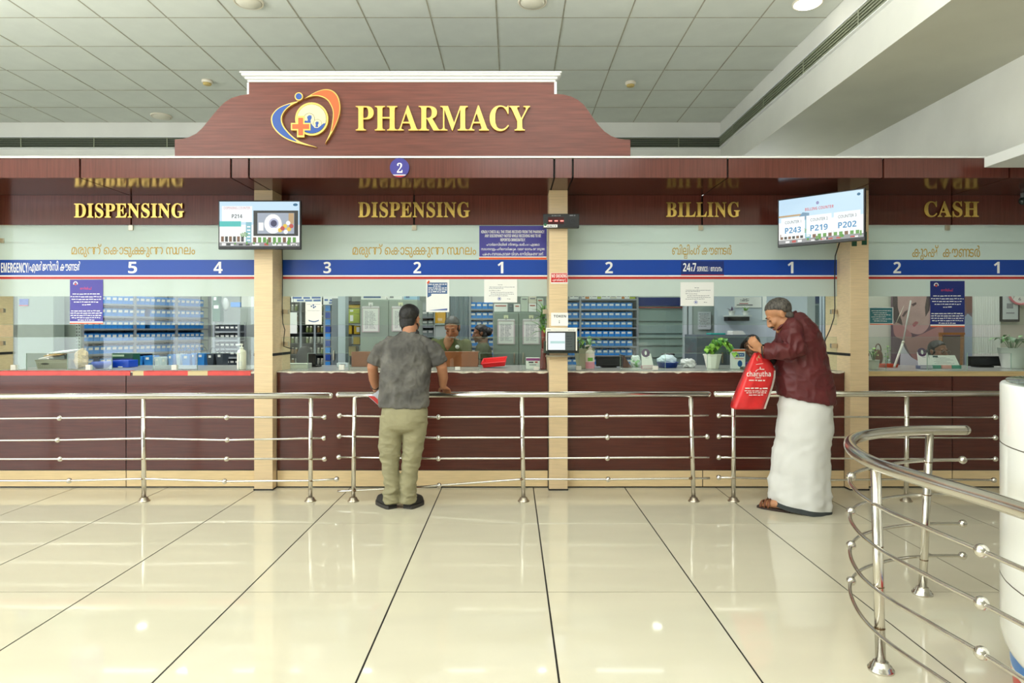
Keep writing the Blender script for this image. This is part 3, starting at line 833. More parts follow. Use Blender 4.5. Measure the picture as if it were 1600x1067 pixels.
def hospital(part, s, rect, X_, Z_, seed):
    """the picture on the screens: white building, trees, parked cars"""
    r = random.Random(seed)
    cols = [scr('white', (250, 250, 246), .95), scr('glass', (130, 190, 205), .9), scr('green', (96, 160, 60), .85), scr('grey', (150, 150, 150), .9), scr('red', (196, 70, 60), .9), scr('brown', (128, 84, 50), .8), scr('dark', (50, 54, 54), .6)]
    m = MB()
    def R(u0, v0, u1, v1, c, y=-.0012): m.quad((X_(u0), y, Z_(v1)), (X_(u1), y, Z_(v1)), (X_(u1), y, Z_(v0)), (X_(u0), y, Z_(v0)), c)
    R(0, .52, 1, .93, 0); R(.33, .42, .4, .93, 1, -.0014)
    for k in range(5): R(.345, .55 + .075 * k, .385, .58 + .075 * k, 0, -.0015)
    for k in range(9): R(.42 + .062 * k, .8, .46 + .062 * k, .92, 2 if k % 3 else 5, -.0015)
    for k in range(6): R(.02 + .05 * k, .78 , .055 + .05 * k, .9, 6 if k % 2 else 5, -.0015)
    R(0, .915, 1, 1, 3, -.0016)
    for k in range(14): 
        u = r.random() * .95; R(u, .93 + r.random() * .03, u + .05, .985, r.choice([0, 0, 4, 6]), -.0018)
    for k in range(9):
        u = r.random(); R(u, .84 + r.random() * .08, u + .02, .96, 2, -.0019)
    for k in range(8):
        a = 2 * PI * k / 8; u0, v0 = .31, .74
        m.add([(X_(u0), -.002, Z_(v0)), (X_(u0 + .055 * math.cos(a)), -.002, Z_(v0 + .06 * math.sin(a))), (X_(u0 + .05 * math.cos(a + .5)), -.002, Z_(v0 + .05 * math.sin(a + .5)))], [(0, 1, 2)], 2)
    part(m, 'building_picture', cols, s)
y0 = 5.44
w, h = PX(470, y0) - PX(341, y0), PZ(313, y0) - PZ(389.5, y0)
arm = MB().box(w * .43 - .05, w * .43 + .06, .055, 5.577 - y0, h * .35, h * .65)
t, s, part, X_, Z_, rect = tv('television', 'wall television showing number P214 and a scanner picture', w, h, Matrix.Translation((PX(341, y0), y0, PZ(389.5, y0))), arm)
hospital(part, s, rect, X_, Z_, 1)
card = scr('card', (240, 248, 250), 1.0)
part(rect(.03, .1, .41, .46, -.0022), 'number_card', card, s)
def tx(part, s, X_, Z_, txt, u0, u1, v0, v1, c, off=.01, nm='screen_text'):
    part(letters(MB(), fit(txt if off < .012 else sansb(txt), X_(u0), X_(u1), Z_(v1), Z_(v0)), -.0028), nm, c, s)
tx(part, s, X_, Z_, 'DISPENSING COUNTER', .055, .385, .115, .17, scr('pink', (214, 120, 130), .8))
tx(part, s, X_, Z_, 'P214', .155, .285, .285, .37, scr('slate', (70, 76, 84), .5), .015)
part(rect(0, .44, .27, .56, -.0023), 'teal_banner', scr('teal', (70, 196, 190), .9), s)
m = MB()
for k in range(3): m.quad((X_(.02 + .1 * k), -.0024, Z_(.7)), (X_(.11 + .1 * k), -.0024, Z_(.7)), (X_(.11 + .1 * k), -.0024, Z_(.6)), (X_(.02 + .1 * k), -.0024, Z_(.6)))
part(m, 'small_cards', card, s)
inset = part(rect(.425, .2, .985, .77, -.0024), 'inset_picture', scr('black', (38, 40, 40), .5), s)
m = MB()
def R(u0, v0, u1, v1, c, y): m.quad((X_(u0), y, Z_(v1)), (X_(u1), y, Z_(v1)), (X_(u1), y, Z_(v0)), (X_(u0), y, Z_(v0)), c)
R(.475, .255, .935, .72, 0, -.0026); R(.865, .26, .93, .5, 1, -.0027); R(.49, .47, .55, .65, 2, -.0027)
EC = [0]
def El(u, v, ru, rv, c, y, n=18):
    EC[0] += 1; y -= EC[0] * 5e-5
    m.flat([(X_(u + ru * math.cos(2 * PI * i / n)), Z_(v) + rv * H0 * math.sin(2 * PI * i / n)) for i in range(n)], y, c)
H0 = Z_(0) - Z_(1)
El(.67, .5, .11, .22, 2, -.0028); El(.68, .49, .06, .115, 3, -.0029); El(.68, .49, .04, .075, 4, -.003); R(.63, .59, .73, .64, 2, -.0031)
for u, v, c in ((.76, .64, 5), (.82, .55, 5), (.87, .62, 5), (.86, .48, 2), (.83, .68, 2), (.9, .55, 6), (.79, .6, 6)): El(u, v, .028, .05, c, -.0032, 10)
part(m, 'scanner_photo', [scr('photo grey', (170, 180, 196), .85), scr('tan', (206, 170, 120), .8), scr('white', (250, 250, 246), .95), scr('lilac', (180, 184, 214), .9), scr('indigo', (60, 56, 110), .6), scr('yellow', (240, 200, 60), .9), scr('red', (196, 70, 60), .9)], s)
m = MB(); m.flat([(X_(.95 + .03 * math.cos(q * PI / 6)), Z_(.07) + .012 * math.sin(q * PI / 6)) for q in range(12)], -.0024); part(m, 'corner_mark', scr('deep teal', (30, 110, 150), .8), s)
# right-hand television, turned
A, B = P(1215, 386, 5.585), P(1351.5, 375, 5.10)
yaw = math.atan2(B.y - A.y, B.x - A.x)
w = (V((B.x, B.y)) - V((A.x, A.y))).length
zb, zt = PZ(387, 5.585), PZ(312, 5.585)
h = zt - zb
M = Matrix.Translation((A.x, A.y, zb)) @ Matrix.Rotation(yaw, 4, 'Z')
_q = M.inverted() @ V((PX(1343, 5.577), 5.60, zb + h * .5))
arm = MB().tube([(w * .62, .05, h * .5), (w * .7, .12, h * .5), tuple(_q)], .022, 8)
arm.box(w * .45, w * .65, .05, .07, h * .3, h * .7)
t, s, part, X_, Z_, rect = tv('television', 'turned wall television showing billing counter numbers P243, P219 and P202', w, h, M, arm)
hospital(part, s, rect, X_, Z_, 2)
CY = scr('cyan', (40, 140, 196), .8); SL = scr('slate', (70, 76, 84), .5)
for k, (u0, u1, n) in enumerate(((.03, .325, 'P243'), (.345, .645, 'P219'), (.67, .97, 'P202'))):
    part(rect(u0, .42, u1, .84, -.0023), 'number_card', card, s)
    tx(part, s, X_, Z_, 'COUNTER %d' % (k + 1), u0 + .05, u1 - .045, .49, .555, SL)
    tx(part, s, X_, Z_, n, u0 + .05, u1 - .045, .64, .77, CY, .015)
tx(part, s, X_, Z_, 'BILLING COUNTER', .33, .67, .245, .31, scr('rose', (226, 90, 90), .8), .015)
m = MB(); m.add([(X_(.25), -.0021, Z_(.43)), (X_(.3), -.0021, Z_(.33)), (X_(.38), -.0021, Z_(.36)), (X_(.38), -.0021, Z_(.5)), (X_(.3), -.0021, Z_(.5))], [(0, 4, 3, 2, 1)]); part(m, 'roof_corner', scr('roof', (120, 160, 190), .8), s)
m = MB(); m.quad((X_(0), -.002, Z_(.4)), (X_(.28), -.002, Z_(.4)), (X_(.28), -.002, Z_(.36)), (X_(0), -.002, Z_(.36))); part(m, 'tan_roof', scr('tan', (206, 170, 120), .8), s)
m = MB(); m.flat([(X_(.95 + .02 * math.cos(q * PI / 6)), Z_(.09) + .012 * math.sin(q * PI / 6)) for q in range(12)], -.0024); part(m, 'corner_mark', scr('deep teal', (30, 110, 150), .8), s)
m = MB(); m.flat([(X_(.48 + .018 * math.cos(q * PI / 6)), Z_(.16) + .014 * math.sin(q * PI / 6)) for q in range(12)], -.0024); part(m, 'small_emblem', scr('lavender', (150, 150, 200), .8), s)
# green tapes hanging by that pillar
GREENT = mat('dark green tape', (14, 74, 50), .5)
for x0, x1, ya, yb, lab in ((1331.5, 1339, 372, 384.5, 'shorter dark green strip taped to the pillar under the turned television'), (1347, 1354.5, 362, 382.5, 'longer dark green strip taped to the pillar edge under the turned television')):
    tag(MB().box(PX(x0, 5.57), PX(x1, 5.57), 5.571, 5.577, PZ(yb, 5.57), PZ(ya, 5.57)).build('tape_strip', GREENT), lab, 'tape')
# pillar of the middle: display, signs, token screen
D = 5.52
t = thing('queue_display', 'black queue display with three red dashes on the middle pillar', 'display', P(877, 356, D))
MB().box(PX(849, D), PX(905, D), D, 5.577, PZ(356, D), PZ(334, D)).build('casing', TVB, t, bev=.003)
MB().box(PX(856, D), PX(881, D), D - .001, D + .002, PZ(350, D), PZ(339.5, D)).build('window', mat('display red', (70, 10, 14), .2), t)
for x in (857.5, 866.5, 875.5): MB().box(PX(x, D), PX(x + 5, D), D - .002, D, PZ(346, D), PZ(344.2, D)).build('dash', mat('led red', (255, 120, 110), .4, emit=3.0), t)
MB().box(PX(849.5, D), PX(871, D), D - .0015, D + .001, PZ(355.3, D), PZ(350.8, D)).build('white_label', PWHITE, t)
m = MB(); scribble(m, PX(855, D), PX(870, D), PZ(354, D), .008, D - .002, 0, 3); m.build('label_print', INK, t)
MB().disc(PX(852, D), PZ(351, D), .012, D - .002, 0, 10).build('green_mark', mat('leaf green print', (40, 110, 70), .5), t)
m = MB(); scribble(m, PX(862, D), PX(876, D), PZ(337.5, D), .008, D - .0005, 0, 3); scribble(m, PX(890, D), PX(899, D), PZ(337.5, D), .01, D - .0005, 0, 5); m.build('grey_print', INKL, t)
m = MB(); m.tube([(PX(894.5, D) + .018 * math.cos(q * PI / 6), D - .001, PZ(345, D) + .018 * math.sin(q * PI / 6)) for q in range(13)], .002, 6); m.build('speaker_ring', INK, t)
D = 5.572
t = thing('notice', 'red no smoking sign on the middle pillar', 'notice', P(873, 442, D))
MB().box(PX(860.5, D), PX(887, D), D, D + .004, PZ(443, D), PZ(426.5, D)).build('sheet', PWHITE, t)
MB().box(PX(861, D), PX(886.5, D), D - .0008, D, PZ(441, D), PZ(427, D)).build('red_print', mat('sign red', (206, 34, 30), .4), t)
m = MB(); letters(m, fit(sansb('NO SMOKING'), PX(862, D), PX(885.5, D), PZ(433.7, D), PZ(428.3, D)), D - .0012); letters(m, fit(ML('smoking'), PX(863, D), PX(884.5, D), PZ(440, D), PZ(434.8, D), off=.006), D - .0012); m.build('print', PWHITE, t)
t = thing('notice', 'white sheet reading TOKEN with a small arrow on the middle pillar', 'notice', P(873, 511, D))
MB().box(PX(861, D), PX(887.5, D), D, D + .004, PZ(509, D), PZ(488.5, D)).build('sheet', PAPER, t)
m = MB(); letters(m, fit(sansb('TOKEN'), PX(865, D), PX(884.5, D), PZ(496, D), PZ(492, D)), D - .0006)
m.box(PX(873.6, D), PX(874.2, D), D - .0008, D, PZ(505, D), PZ(500, D)); m.add([(PX(873, D), D - .0008, PZ(503.5, D)), (PX(873.9, D), D - .0008, PZ(505.6, D)), (PX(874.8, D), D - .0008, PZ(503.5, D))], [(0, 1, 2)])
m.build('print', INK, t)
# token screen
D = 5.50
t = thing('token_kiosk', 'white-framed touch screen for tokens mounted on the middle pillar', 'screen', P(877, 552, D))
MB().box(PX(853.5, D), PX(902, D), D + .0, 5.577, PZ(548, D), PZ(512, D)).build('white_case', mat('case white', (232, 230, 222), .4), t, bev=.004)
MB().box(PX(850, D), PX(905, D), D + .03, 5.565, PZ(552, D), PZ(533, D)).build('bracket_plate', mat('plate dark green', (56, 66, 58), .3), t)
MB().box(PX(855, D), PX(899.5, D), D - .002, D + .004, PZ(549.5, D), PZ(518, D)).build('bezel', TVB, t)
sc_ = MB().box(PX(856.5, D), PX(898, D), D - .003, D, PZ(547.5, D), PZ(519.5, D)).build('screen', scr('dim', (96, 110, 104), .5), t)
MB().box(PX(856.5, D), PX(883, D), D - .0036, D - .003, PZ(546.5, D), PZ(520, D)).build('bright_page', scr('page', (238, 244, 248), 1.0), sc_)
MB().box(PX(860, D), PX(882.5, D), D - .0042, D - .0036, PZ(536.5, D), PZ(533, D)).build('page_band', scr('mint', (190, 226, 222), .9), sc_)
m = MB()
for k in range(5): scribble(m, PX(884.5, D), PX(894, D), PZ(526 + 4 * k, D), .007, D - .0036, 0, k)
m.build('screen_text', scr('slate', (70, 76, 84), .5), sc_)
m = MB(); scribble(m, PX(855, D), PX(862, D), PZ(516, D), .007, D - .0005, 0, 2); scribble(m, PX(888, D), PX(899, D), PZ(516, D), .006, D - .0005, 0, 7); m.build('case_print', INKL, t)
MB().box(PX(853, D), PX(890, D), D + .03, 5.577, PZ(558, D), PZ(555.5, D)).build('mount_bar', STEELD, t)
# ---------------------------------------------------------------- the room behind the glass
ZI = 2.72
m = MB(); m.box(-9, 8.19, 5.835, 9.6, ZI, ZI + .02)
struct(m, 'ceiling_2', mat('room ceiling', (226, 228, 220), .8))
m = MB(); m.box(-9, 8.19, 9.3, 9.4, 0, ZI)
struct(m, 'wall_north', WALLI)
m = MB(); m.box(-9.0, -8.9, 5.7, 9.3, 0, ZI)
struct(m, 'wall_west', WALLI)
xb0, xb1 = PX(1120, 7.9), PX(1304, 7.9)
m = MB(); m.box(xb0, xb1, 7.9, 8.0, 0, ZI)
struct(m, 'wall_2', WALLB)
m = MB(); m.box(PX(1306, 7.9) + .002, 8.19, 7.7, 7.8, 0, ZI)
struct(m, 'wall_3', mat('cash room wall', (198, 196, 182), .7))
m = MB(); m.box(3.02, 3.10, 6.63, 7.69, 0, ZI)
struct(m, 'wall_4', WALLB)
LAMPI = mat('room lamp', (255, 255, 250), .4, emit=14.0)
for k, (x, y, w) in enumerate(((PX(283, 7.75), 7.75, 'above the left rack of blue bins'), (PX(573, 7.75), 7.75, 'above the grey cupboard with clipboards'), (PX(848, 7.75), 7.75, 'above the plant in the red vase'), (2.5, 7.4, 'in the billing bay'), (PX(222, 8.93), 8.93, 'far back over the left rack'), (PX(1027, 8.93), 8.93, 'far back over the billing rack'), (4.6, 7.2, 'in the cash bay'))):
    t = thing('ceiling_lamp', 'small lit lamp behind the glass, ' + w, 'lamp', (x, y, ZI))
    MB().lathe([(.085, ZI), (.085, ZI - .012), (.07, ZI - .014), (.068, ZI - .004)], (x, y, 0), 24).build('rim', LAMPW, t)
    MB().lathe([(.068, ZI - .004), (.06, ZI - .012), (.004, ZI - .015)], (x, y, 0), 24).build('diffuser', LAMPI, t)

BINB = mat('blue bin plastic', (50, 142, 224), .35, var=.08, scale=3)
BIND = mat('dark bin plastic', (58, 66, 76), .4)
BING = mat('grey bin plastic', (150, 160, 158), .4)
RACK = mat('grey rack steel', (150, 156, 162), .45, metal=.3)
RACKL = mat('pale rack steel', (172, 180, 178), .5)
def bin_mesh(name, w, d, h, c, lab=PAPER):
    """open stacking bin: front lower than back, a paper label on the front"""
    m = MB(); t = .004; f = h * .82
    m.add([(0, 0, 0), (w, 0, 0), (w, d, 0), (0, d, 0), (-.0, -.008, f), (w, -.008, f), (w, d, h), (0, d, h)], [(3, 2, 1, 0), (0, 1, 5, 4), (1, 2, 6, 5), (2, 3, 7, 6), (3, 0, 4, 7)])
    m.add([(t, -.008 + t, f), (w - t, -.008 + t, f), (w - t, d - t, h), (t, d - t, h), (t, t, .01), (w - t, t, .01), (w - t, d - t, .01), (t, d - t, .01)], [(0, 4, 5, 1), (1, 5, 6, 2), (2, 6, 7, 3), (3, 7, 4, 0), (4, 7, 6, 5)])
    m.add([(0, -.008, f), (w, -.008, f), (w, d, h), (0, d, h), (t, -.008 + t, f), (w - t, -.008 + t, f), (w - t, d - t, h), (t, d - t, h)], [(0, 1, 5, 4), (1, 2, 6, 5), (2, 3, 7, 6), (3, 0, 4, 7)])
    m.add([(w * .15, -.0105 + .003, f * .5), (w * .85, -.0105 + .003, f * .5), (w * .85, -.0105, f * .84), (w * .15, -.0105, f * .84)], [(0, 1, 2, 3)], 1)
    return m.mesh(name, [c, lab])
def put(name, me, loc, rz, label=None, cat=None, group=None):
    o = bpy.data.objects.new(name, me); COL.objects.link(o); o.location = loc; o.rotation_euler = (0, 0, rz)
    return tag(o, label, cat, group)
rr = random.Random(11)
ORD = 'first second third fourth fifth sixth seventh eighth ninth tenth eleventh twelfth thirteenth fourteenth fifteenth sixteenth seventeenth eighteenth nineteenth twentieth'.split() + ['twenty-' + w for w in 'first second third fourth fifth sixth seventh eighth ninth'.split()]
def rack(lab, p0, ang, length, depth, shelves, binw, binh, c, binlab, group, ups, binname='storage_bin', top=None, skip=0.0, pitch=None, filt=None):
    t = thing('bin_rack', lab, 'rack', (p0[0], p0[1], 0)); t.rotation_euler = (0, 0, ang)
    def part(mb, nm, mt):
        o = bpy.data.objects.new(nm, mb.mesh(nm, mt)); COL.objects.link(o); o.parent = t
    zt = top or shelves[-1] + .14
    for u in ups:
        part(MB().box(u - .012, u + .012, -.008, .02, 0, zt), 'upright', RACK)
        part(MB().box(u - .012, u + .012, depth - .02, depth, 0, zt), 'upright', RACK)
    for z in shelves: part(MB().box(0, length, .0, depth, z - .022, z - .001), 'shelf', RACK)
    part(MB().box(0, length, depth + .001, depth + .012, .3, zt), 'back_sheet', RACKL)
    me = bin_mesh(binname, binw * .94, depth * .66, binh, c)
    n = int(length / binw + .01)
    M = Matrix.Translation((p0[0], p0[1], 0)) @ Matrix.Rotation(ang, 4, 'Z')
    for iz, z in enumerate(shelves):
        for k in range(n):
            x = k * binw + binw * .03
            if any(x - .014 < u < x + binw * .94 + .014 for u in ups[1:-1]) and filt: continue
            if rr.random() < skip: continue
            put(binname, me, M @ V((x, .036 + rr.random() * .005, z)), ang, binlab % (ORD[k], ORD[len(shelves) - 1 - iz]), 'storage bin', group)
    return t
p0, p1 = V((-4.9, 7.4, 0)), V((-4.15, 8.9, 0))
ang = math.atan2(p1.y - p0.y, p1.x - p0.x); LL = (p1 - p0).length
rack('long grey rack of blue bins running back behind counters five and four', p0, ang, LL, .2, [.80 + .148 * k for k in range(7)], .07, .108, BINB, 'blue labelled bin, %s from the left in the %s row of the long left rack', 'blue bins on the long left rack', [.0, .62, 1.18, LL], top=2.0, skip=.02)
rack('grey rack of blue bins in the billing bay', (PX(885, 8.6), 8.6), 0, PX(996, 8.6) - PX(885, 8.6), .22, [1.656 - .124 * k for k in range(7)][::-1], .0803, .092, BINB, 'blue labelled bin, %s from the left in the %s row of the billing rack', 'blue bins on the billing rack', [.0, .185, PX(996, 8.6) - PX(885, 8.6)], top=1.9)
rack('narrow grey rack of blue bins behind the assistant with tied hair', (PX(734.5, 8.2), 8.2), 0, .3, .2, [1.64 - .117 * k for k in range(7)][::-1], .0745, .09, BINB, 'blue labelled bin, %s from the left in the %s row of the narrow rack', 'blue bins on the narrow rack', [0, .3], top=1.85)
rack('dark rack of small drawers behind the white sanitiser bottle', (PX(334, 7.9), 7.9), 0, PX(373, 7.9) - PX(334, 7.9), .2, [.73 + .105 * k for k in range(7)], .06, .08, BIND, 'dark grey bin, %s from the left in the %s row behind the white sanitiser', 'dark drawer bins', [0, PX(373, 7.9) - PX(334, 7.9)], top=1.47)
rack('pale rack of grey bins beside the grey-shirted man’s head', (PX(640, 8.1), 8.1), 0, .44, .2, [.95 + .118 * k for k in range(6)], .074, .086, BING, 'pale grey bin, %s from the left in the %s row of the pale rack', 'grey bins on the pale rack', [0, .44], top=1.72)

def block(name, lab, cat, px0, px1, py0, py1, D, depth, mt, bev=.003, z0=None, group=None, body='body'):
    t = thing(name, lab, cat, ((PX(px0, D) + PX(px1, D)) / 2, D + depth / 2, PZ(py1, D) if z0 is None else z0), group)
    MB().box(PX(px0, D), PX(px1, D), D, D + depth, PZ(py1, D) if z0 is None else z0, PZ(py0, D)).build(body, mt, t, bev=bev)
    return t
def face(t, px0, px1, py0, py1, D, name, mt, th=.002, par=None):
    return MB().box(PX(px0, D), PX(px1, D), D - th, D - .0002, max(PZ(py1, D), ZT + .002) if D < 6.6 else PZ(py1, D), PZ(py0, D)).build(name, mt, par or t)
CUPB = mat('grey green steel', (138, 152, 142), .45, var=.03)
def cupboard(lab, px0, px1, py0, D, depth, mt=CUPB, doors=2, z0=0.0):
    t = thing('steel_cupboard', lab, 'cupboard', ((PX(px0, D) + PX(px1, D)) / 2, D + depth / 2, z0))
    x0, x1, zt = PX(px0, D), PX(px1, D), PZ(py0, D)
    MB().box(x0, x1, D + .018, D + depth, z0, zt).build('body', mt, t, bev=.004)
    for k in range(doors):
        a = x0 + (x1 - x0) * k / doors; b = x0 + (x1 - x0) * (k + 1) / doors
        d = MB().box(a + .003, b - .003, D, D + .018, z0 + .05, zt - .01).build('door', mt, t, bev=.003)
        hx = b - .05 if k % 2 == 0 else a + .05
        MB().box(hx - .008, hx + .008, D - .02, D, 1.0, 1.12).build('handle', STEELD, d)
    return t
# left bay
cupboard('grey green steel cupboard at the far left behind counter five', 27, 84, 455, 7.0, .17, doors=1)
t = thing('slotted_rack_frame', 'grey slotted-angle frame beside the far left cupboard', 'rack', (PX(107, 7.2), 7.3, 0))
SLOT = mat('slotted steel', (150, 162, 156), .5, metal=.2)
for px in (91, 122):
    MB().box(PX(px - 4, 7.2), PX(px + 4, 7.2), 7.2, 7.23, 0, 2.1).build('upright', SLOT, t)
    m = MB()
    for k in range(26):
        for dx in (-2, 2): m.box(PX(px + dx - .7, 7.2), PX(px + dx + .7, 7.2), 7.198, 7.2, .95 + k * .036, .963 + k * .036)
    o = m.build('slots', BLACK, t); o['kind'] = 'stuff'
MB().box(PX(92, 7.2), PX(118, 7.2), 7.23, 7.25, .9, 2.1).build('side_sheet', CUPB, t)
t = block('poster', 'small blue and red poster on the far left cupboard', 'poster', 30, 44, 467, 478, 6.99, .004, BLUE, 0, body='sheet')
face(t, 30, 44, 476.5, 478, 6.99, 'red_edge', RED)
cupboard('pale wall cabinet at the right end of the left bay', 374, 398, 480, 8.3, .5, RACKL, doors=1)
GBOX = mat('green carton', (30, 92, 58), .5); 
for (a, b, c, d, w) in ((332, 340.5, 461, 474, 'upper'), (332, 344, 474, 487, 'lower')):
    t = block('carton', 'green carton with white label, the %s of the two on the drawer rack' % w, 'box', a, b, c, d - .3, 7.92, .1, GBOX, z0=(1.475 if w == 'lower' else None))
    face(t, a + 2, b - 2.5, c + 3, c + 8, 7.92, 'label', PAPER)
t = thing('plastic_bag', 'white plastic bag of goods on top of the drawer rack', 'bag', P(351, 486, 7.95))
m = MB(); m.ell((PX(351, 7.98), 8.0, PZ(475, 7.95)), (.045, .025, .08)); m.build('bag', mat('white film', (232, 236, 232), .25, trans=.3), t)
block('carton', 'blue carton near the top of the left bay’s right wall', 'box', 360, 375, 472, 480, 8.32, .15, BINB, z0=PZ(479.7, 8.32))
block('carton', 'white carton above the pale wall cabinet', 'box', 377, 397, 462, 479.8, 8.32, .2, PAPER)
# middle bay, left: dark rack of jars
JR = thing('jar_rack', 'dark rack of small jars behind the white hanging poster', 'rack', (PX(480, 8.4), 8.5, 0))
DARKS = mat('dark shelf', (66, 70, 66), .5)
jx0, jx1 = PX(440, 8.4), PX(507, 8.4)
for z in (.92, 1.06, 1.20, 1.34, 1.48, 1.62): MB().box(jx0, jx1, 8.4, 8.6, z - .015, z - .001).build('shelf', DARKS, JR)
for x in (jx0, PX(470, 8.4), PX(492, 8.4), jx1): MB().box(x - .012, x + .012, 8.395, 8.6, 0, 1.8).build('upright', RACK, JR)
MB().box(jx0, jx1, 8.601, 8.61, .3, 1.8).build('back_sheet', DARKS, JR)
jar = MB(); jar.lathe([(.018, 0), (.021, .006), (.021, .055), (.013, .066)], n=10, m=0); jar.lathe([(.015, .064), (.015, .082)], n=10, m=1)
jm = [jar.mesh('jar', [mat('jar ' + n, c, .3), mat('jar cap', (226, 222, 205), .5)]) for n, c in (('amber', (120, 92, 50)), ('olive', (112, 124, 70)), ('grey', (150, 152, 140)))]
for iz, z in enumerate((.92, 1.06, 1.20, 1.34, 1.48, 1.62)):
    for k in range(11):
        x = jx0 + .037 + k * .0478
        if min(abs(x - q) for q in (PX(470, 8.4), PX(492, 8.4), jx1)) < .036: continue
        put('medicine_jar', rr.choice(jm), (x, 8.44, z + .001), 0, 'small pale-capped jar, %s from the left in the %s row of the dark jar rack' % (ORD[k], ORD[5 - iz]), 'jar', 'jars on the dark rack')
t = block('paper_sheet', 'pale sheet hanging at the left edge of the middle bay room', 'sheet', 453, 464, 488, 521, 7.6, .004, PAPER, 0)
MB().tube([P(458, 488, 7.6) + V((0, .004, 0)), V((PX(458, 7.6), 7.62, ZI))], .002, 5).build('hanging_cord', INK, t)
t = thing('paper_banner', 'strip of white sheets with blue scribbled writing over the dark jar rack', 'banner', P(492, 475, 8.2))
for a, b, c, d in ((455, 503, 460, 472), (505, 528, 463, 476)):
    s = MB().box(PX(a, 8.2), PX(b, 8.2), 8.2, 8.204, PZ(d, 8.2), PZ(c, 8.2)).build('sheet', PAPER, t)
    m = MB(); scribble(m, PX(a + 2, 8.2), PX(b - 2, 8.2), PZ((c + d) / 2 + 1, 8.2), .03, 8.199, 0, int(a)); scribble(m, PX(a + 9, 8.2), PX(b - 2, 8.2), PZ((c + d) / 2 + 5, 8.2), .025, 8.199, 0, int(a) + 1)
    m.build('writing', mat('pen blue', (80, 110, 170), .6), s)
MB().box(PX(455, 8.2), PX(528, 8.2), 8.205, 8.225, PZ(463, 8.2), PZ(458, 8.2)).build('rail', RACKL, t)
t = thing('storage_column', 'tall narrow stack of blue trays beside the jar rack', 'rack', (PX(512, 8.2), 8.3, 0))
MB().box(PX(508, 8.25), PX(518, 8.25), 8.27, 8.4, 0, PZ(474, 8.25)).build('frame', RACK, t)
for k in range(9): MB().box(PX(508.3, 8.25), PX(516, 8.25), 8.25, 8.269, PZ(488 + 11 * k - 2, 8.25), PZ(479 + 11 * k - 2, 8.25)).build('tray', BLUE if k % 2 else BINB, t)
cupboard('dark grey tall cabinet left of the pale column', 518, 528, 466, 8.0, .5, mat('steel grey', (118, 128, 134), .45), doors=1)
m = MB(); m.box(PX(528, 7.7), PX(539.5, 7.7), 7.7, 7.86, 0, ZI)
struct(m, 'trim_3', mat('pale blue column', (190, 204, 210), .5))
t = thing('carton_rack', 'dark rack of yellow cartons right of the pale column', 'rack', (PX(553, 8), 8.1, 0))
for py in (470.5, 473.5, 505, 522, 538, 556): MB().box(PX(541, 8), PX(565, 8), 8, 8.25, PZ(py + 1.5, 8), PZ(py, 8)).build('shelf', DARKS, t)
for px in (541, 565): MB().box(PX(px - .8, 8), PX(px + .8, 8), 7.995, 8.25, 0, PZ(463, 8)).build('upright', RACK, t)
YEL = mat('yellow carton', (212, 176, 40), .5); LIME = mat('lime carton', (176, 190, 52), .5)
for i, (a, b, c, d, mt, w) in enumerate(((543, 562, 476, 481, YEL, 'flat top'), (543, 562, 482, 490, LIME, 'upper lime'), (543, 562, 490.5, 504.8, LIME, 'lower lime'), (543, 549.5, 508, 521.8, YEL, 'tall'), (553, 562, 509, 521.8, YEL, 'small'), (552, 562, 526, 537.8, YEL, 'low'), (543, 556, 541, 555.8, mat('tan carton', (200, 176, 110), .5), 'tan'))):
    t = block('carton', '%s carton on the dark rack right of the pale column' % (w + (' yellow' if mt is YEL else '')), 'box', a, b, c, d, 8.02, .15, mt)
    if i in (1, 2, 4): face(t, a + 4, a + 9, c + 2, d - 3, 8.02, 'label', PAPER)
# grey cupboards with clipboards
cupboard('wide grey cupboard with two clipboards left of the grey-shirted man’s head', 562.5, 652, 468, 7.4, .45, mat('pale steel green', (156, 168, 158), .45), 2)
cupboard('grey cupboard with two clipboards beside the plant in the red vase', 771, 850, 487.5, 7.3, .45, CUPB, 2)
def clip(lab, a, b, c, d, D, gold):
    t = thing('clipboard', lab, 'clipboard', P((a + b) / 2, d, D))
    MB().box(PX(a, D), PX(b, D), D - .006, D - .002, PZ(d, D), PZ(c, D)).build('sleeve', mat('pinkish sleeve', (206, 192, 196), .35), t)
    MB().box(PX(a + 2, D), PX(b - 2, D), D - .008, D - .006, PZ(d - 1.5, D), PZ(c + 3, D)).build('paper', PAPER, t)
    m = MB(); r = random.Random(int(a))
    for k in range(16):
        scribble(m, PX(a + 5, D), PX(a + 11, D), PZ(c + 8 + k * (d - c - 12) / 16, D), .006, D - .0085, 0, k); scribble(m, PX(a + 12, D), PX(b - 4 - r.random() * 6, D), PZ(c + 8 + k * (d - c - 12) / 16, D), .006, D - .0085, 0, k + 30)
    m.build('print', INKL, t)
    MB().box(PX(a + 1, D), PX(b - .5, D), D - .012, D - .006, PZ(c + 2, D), PZ(c - .5, D)).build('clip', mat('clip white', (236, 232, 236), .3), t)
    MB().box(PX((a + b) / 2 - 3.5, D), PX((a + b) / 2 + 3.5, D), D - .006, D - .001, PZ(c - 1.5, D), PZ(c - 6.5, D)).build('note', mat('pale note', (226, 228, 190), .6) if gold else PAPER, t)
    MB().tube([P((a + b) / 2, c + 1, D - .013), P((a + b) / 2, c - 4, D - .008)], .0025, 5).build('hook', INK, t)
clip('leftmost clipboard of price lists, on the wide grey cupboard', 565.5, 593, 479, 519, 7.4, 0)
clip('clipboard partly behind the head of the man in grey', 612, 640, 479, 518, 7.4, 1)
clip('clipboard right of the assistant with tied hair', 777, 804.5, 499, 538, 7.3, 1)
clip('clipboard half hidden by the leaves of the plant in the red vase', 816.5, 843.5, 499, 538, 7.3, 1)
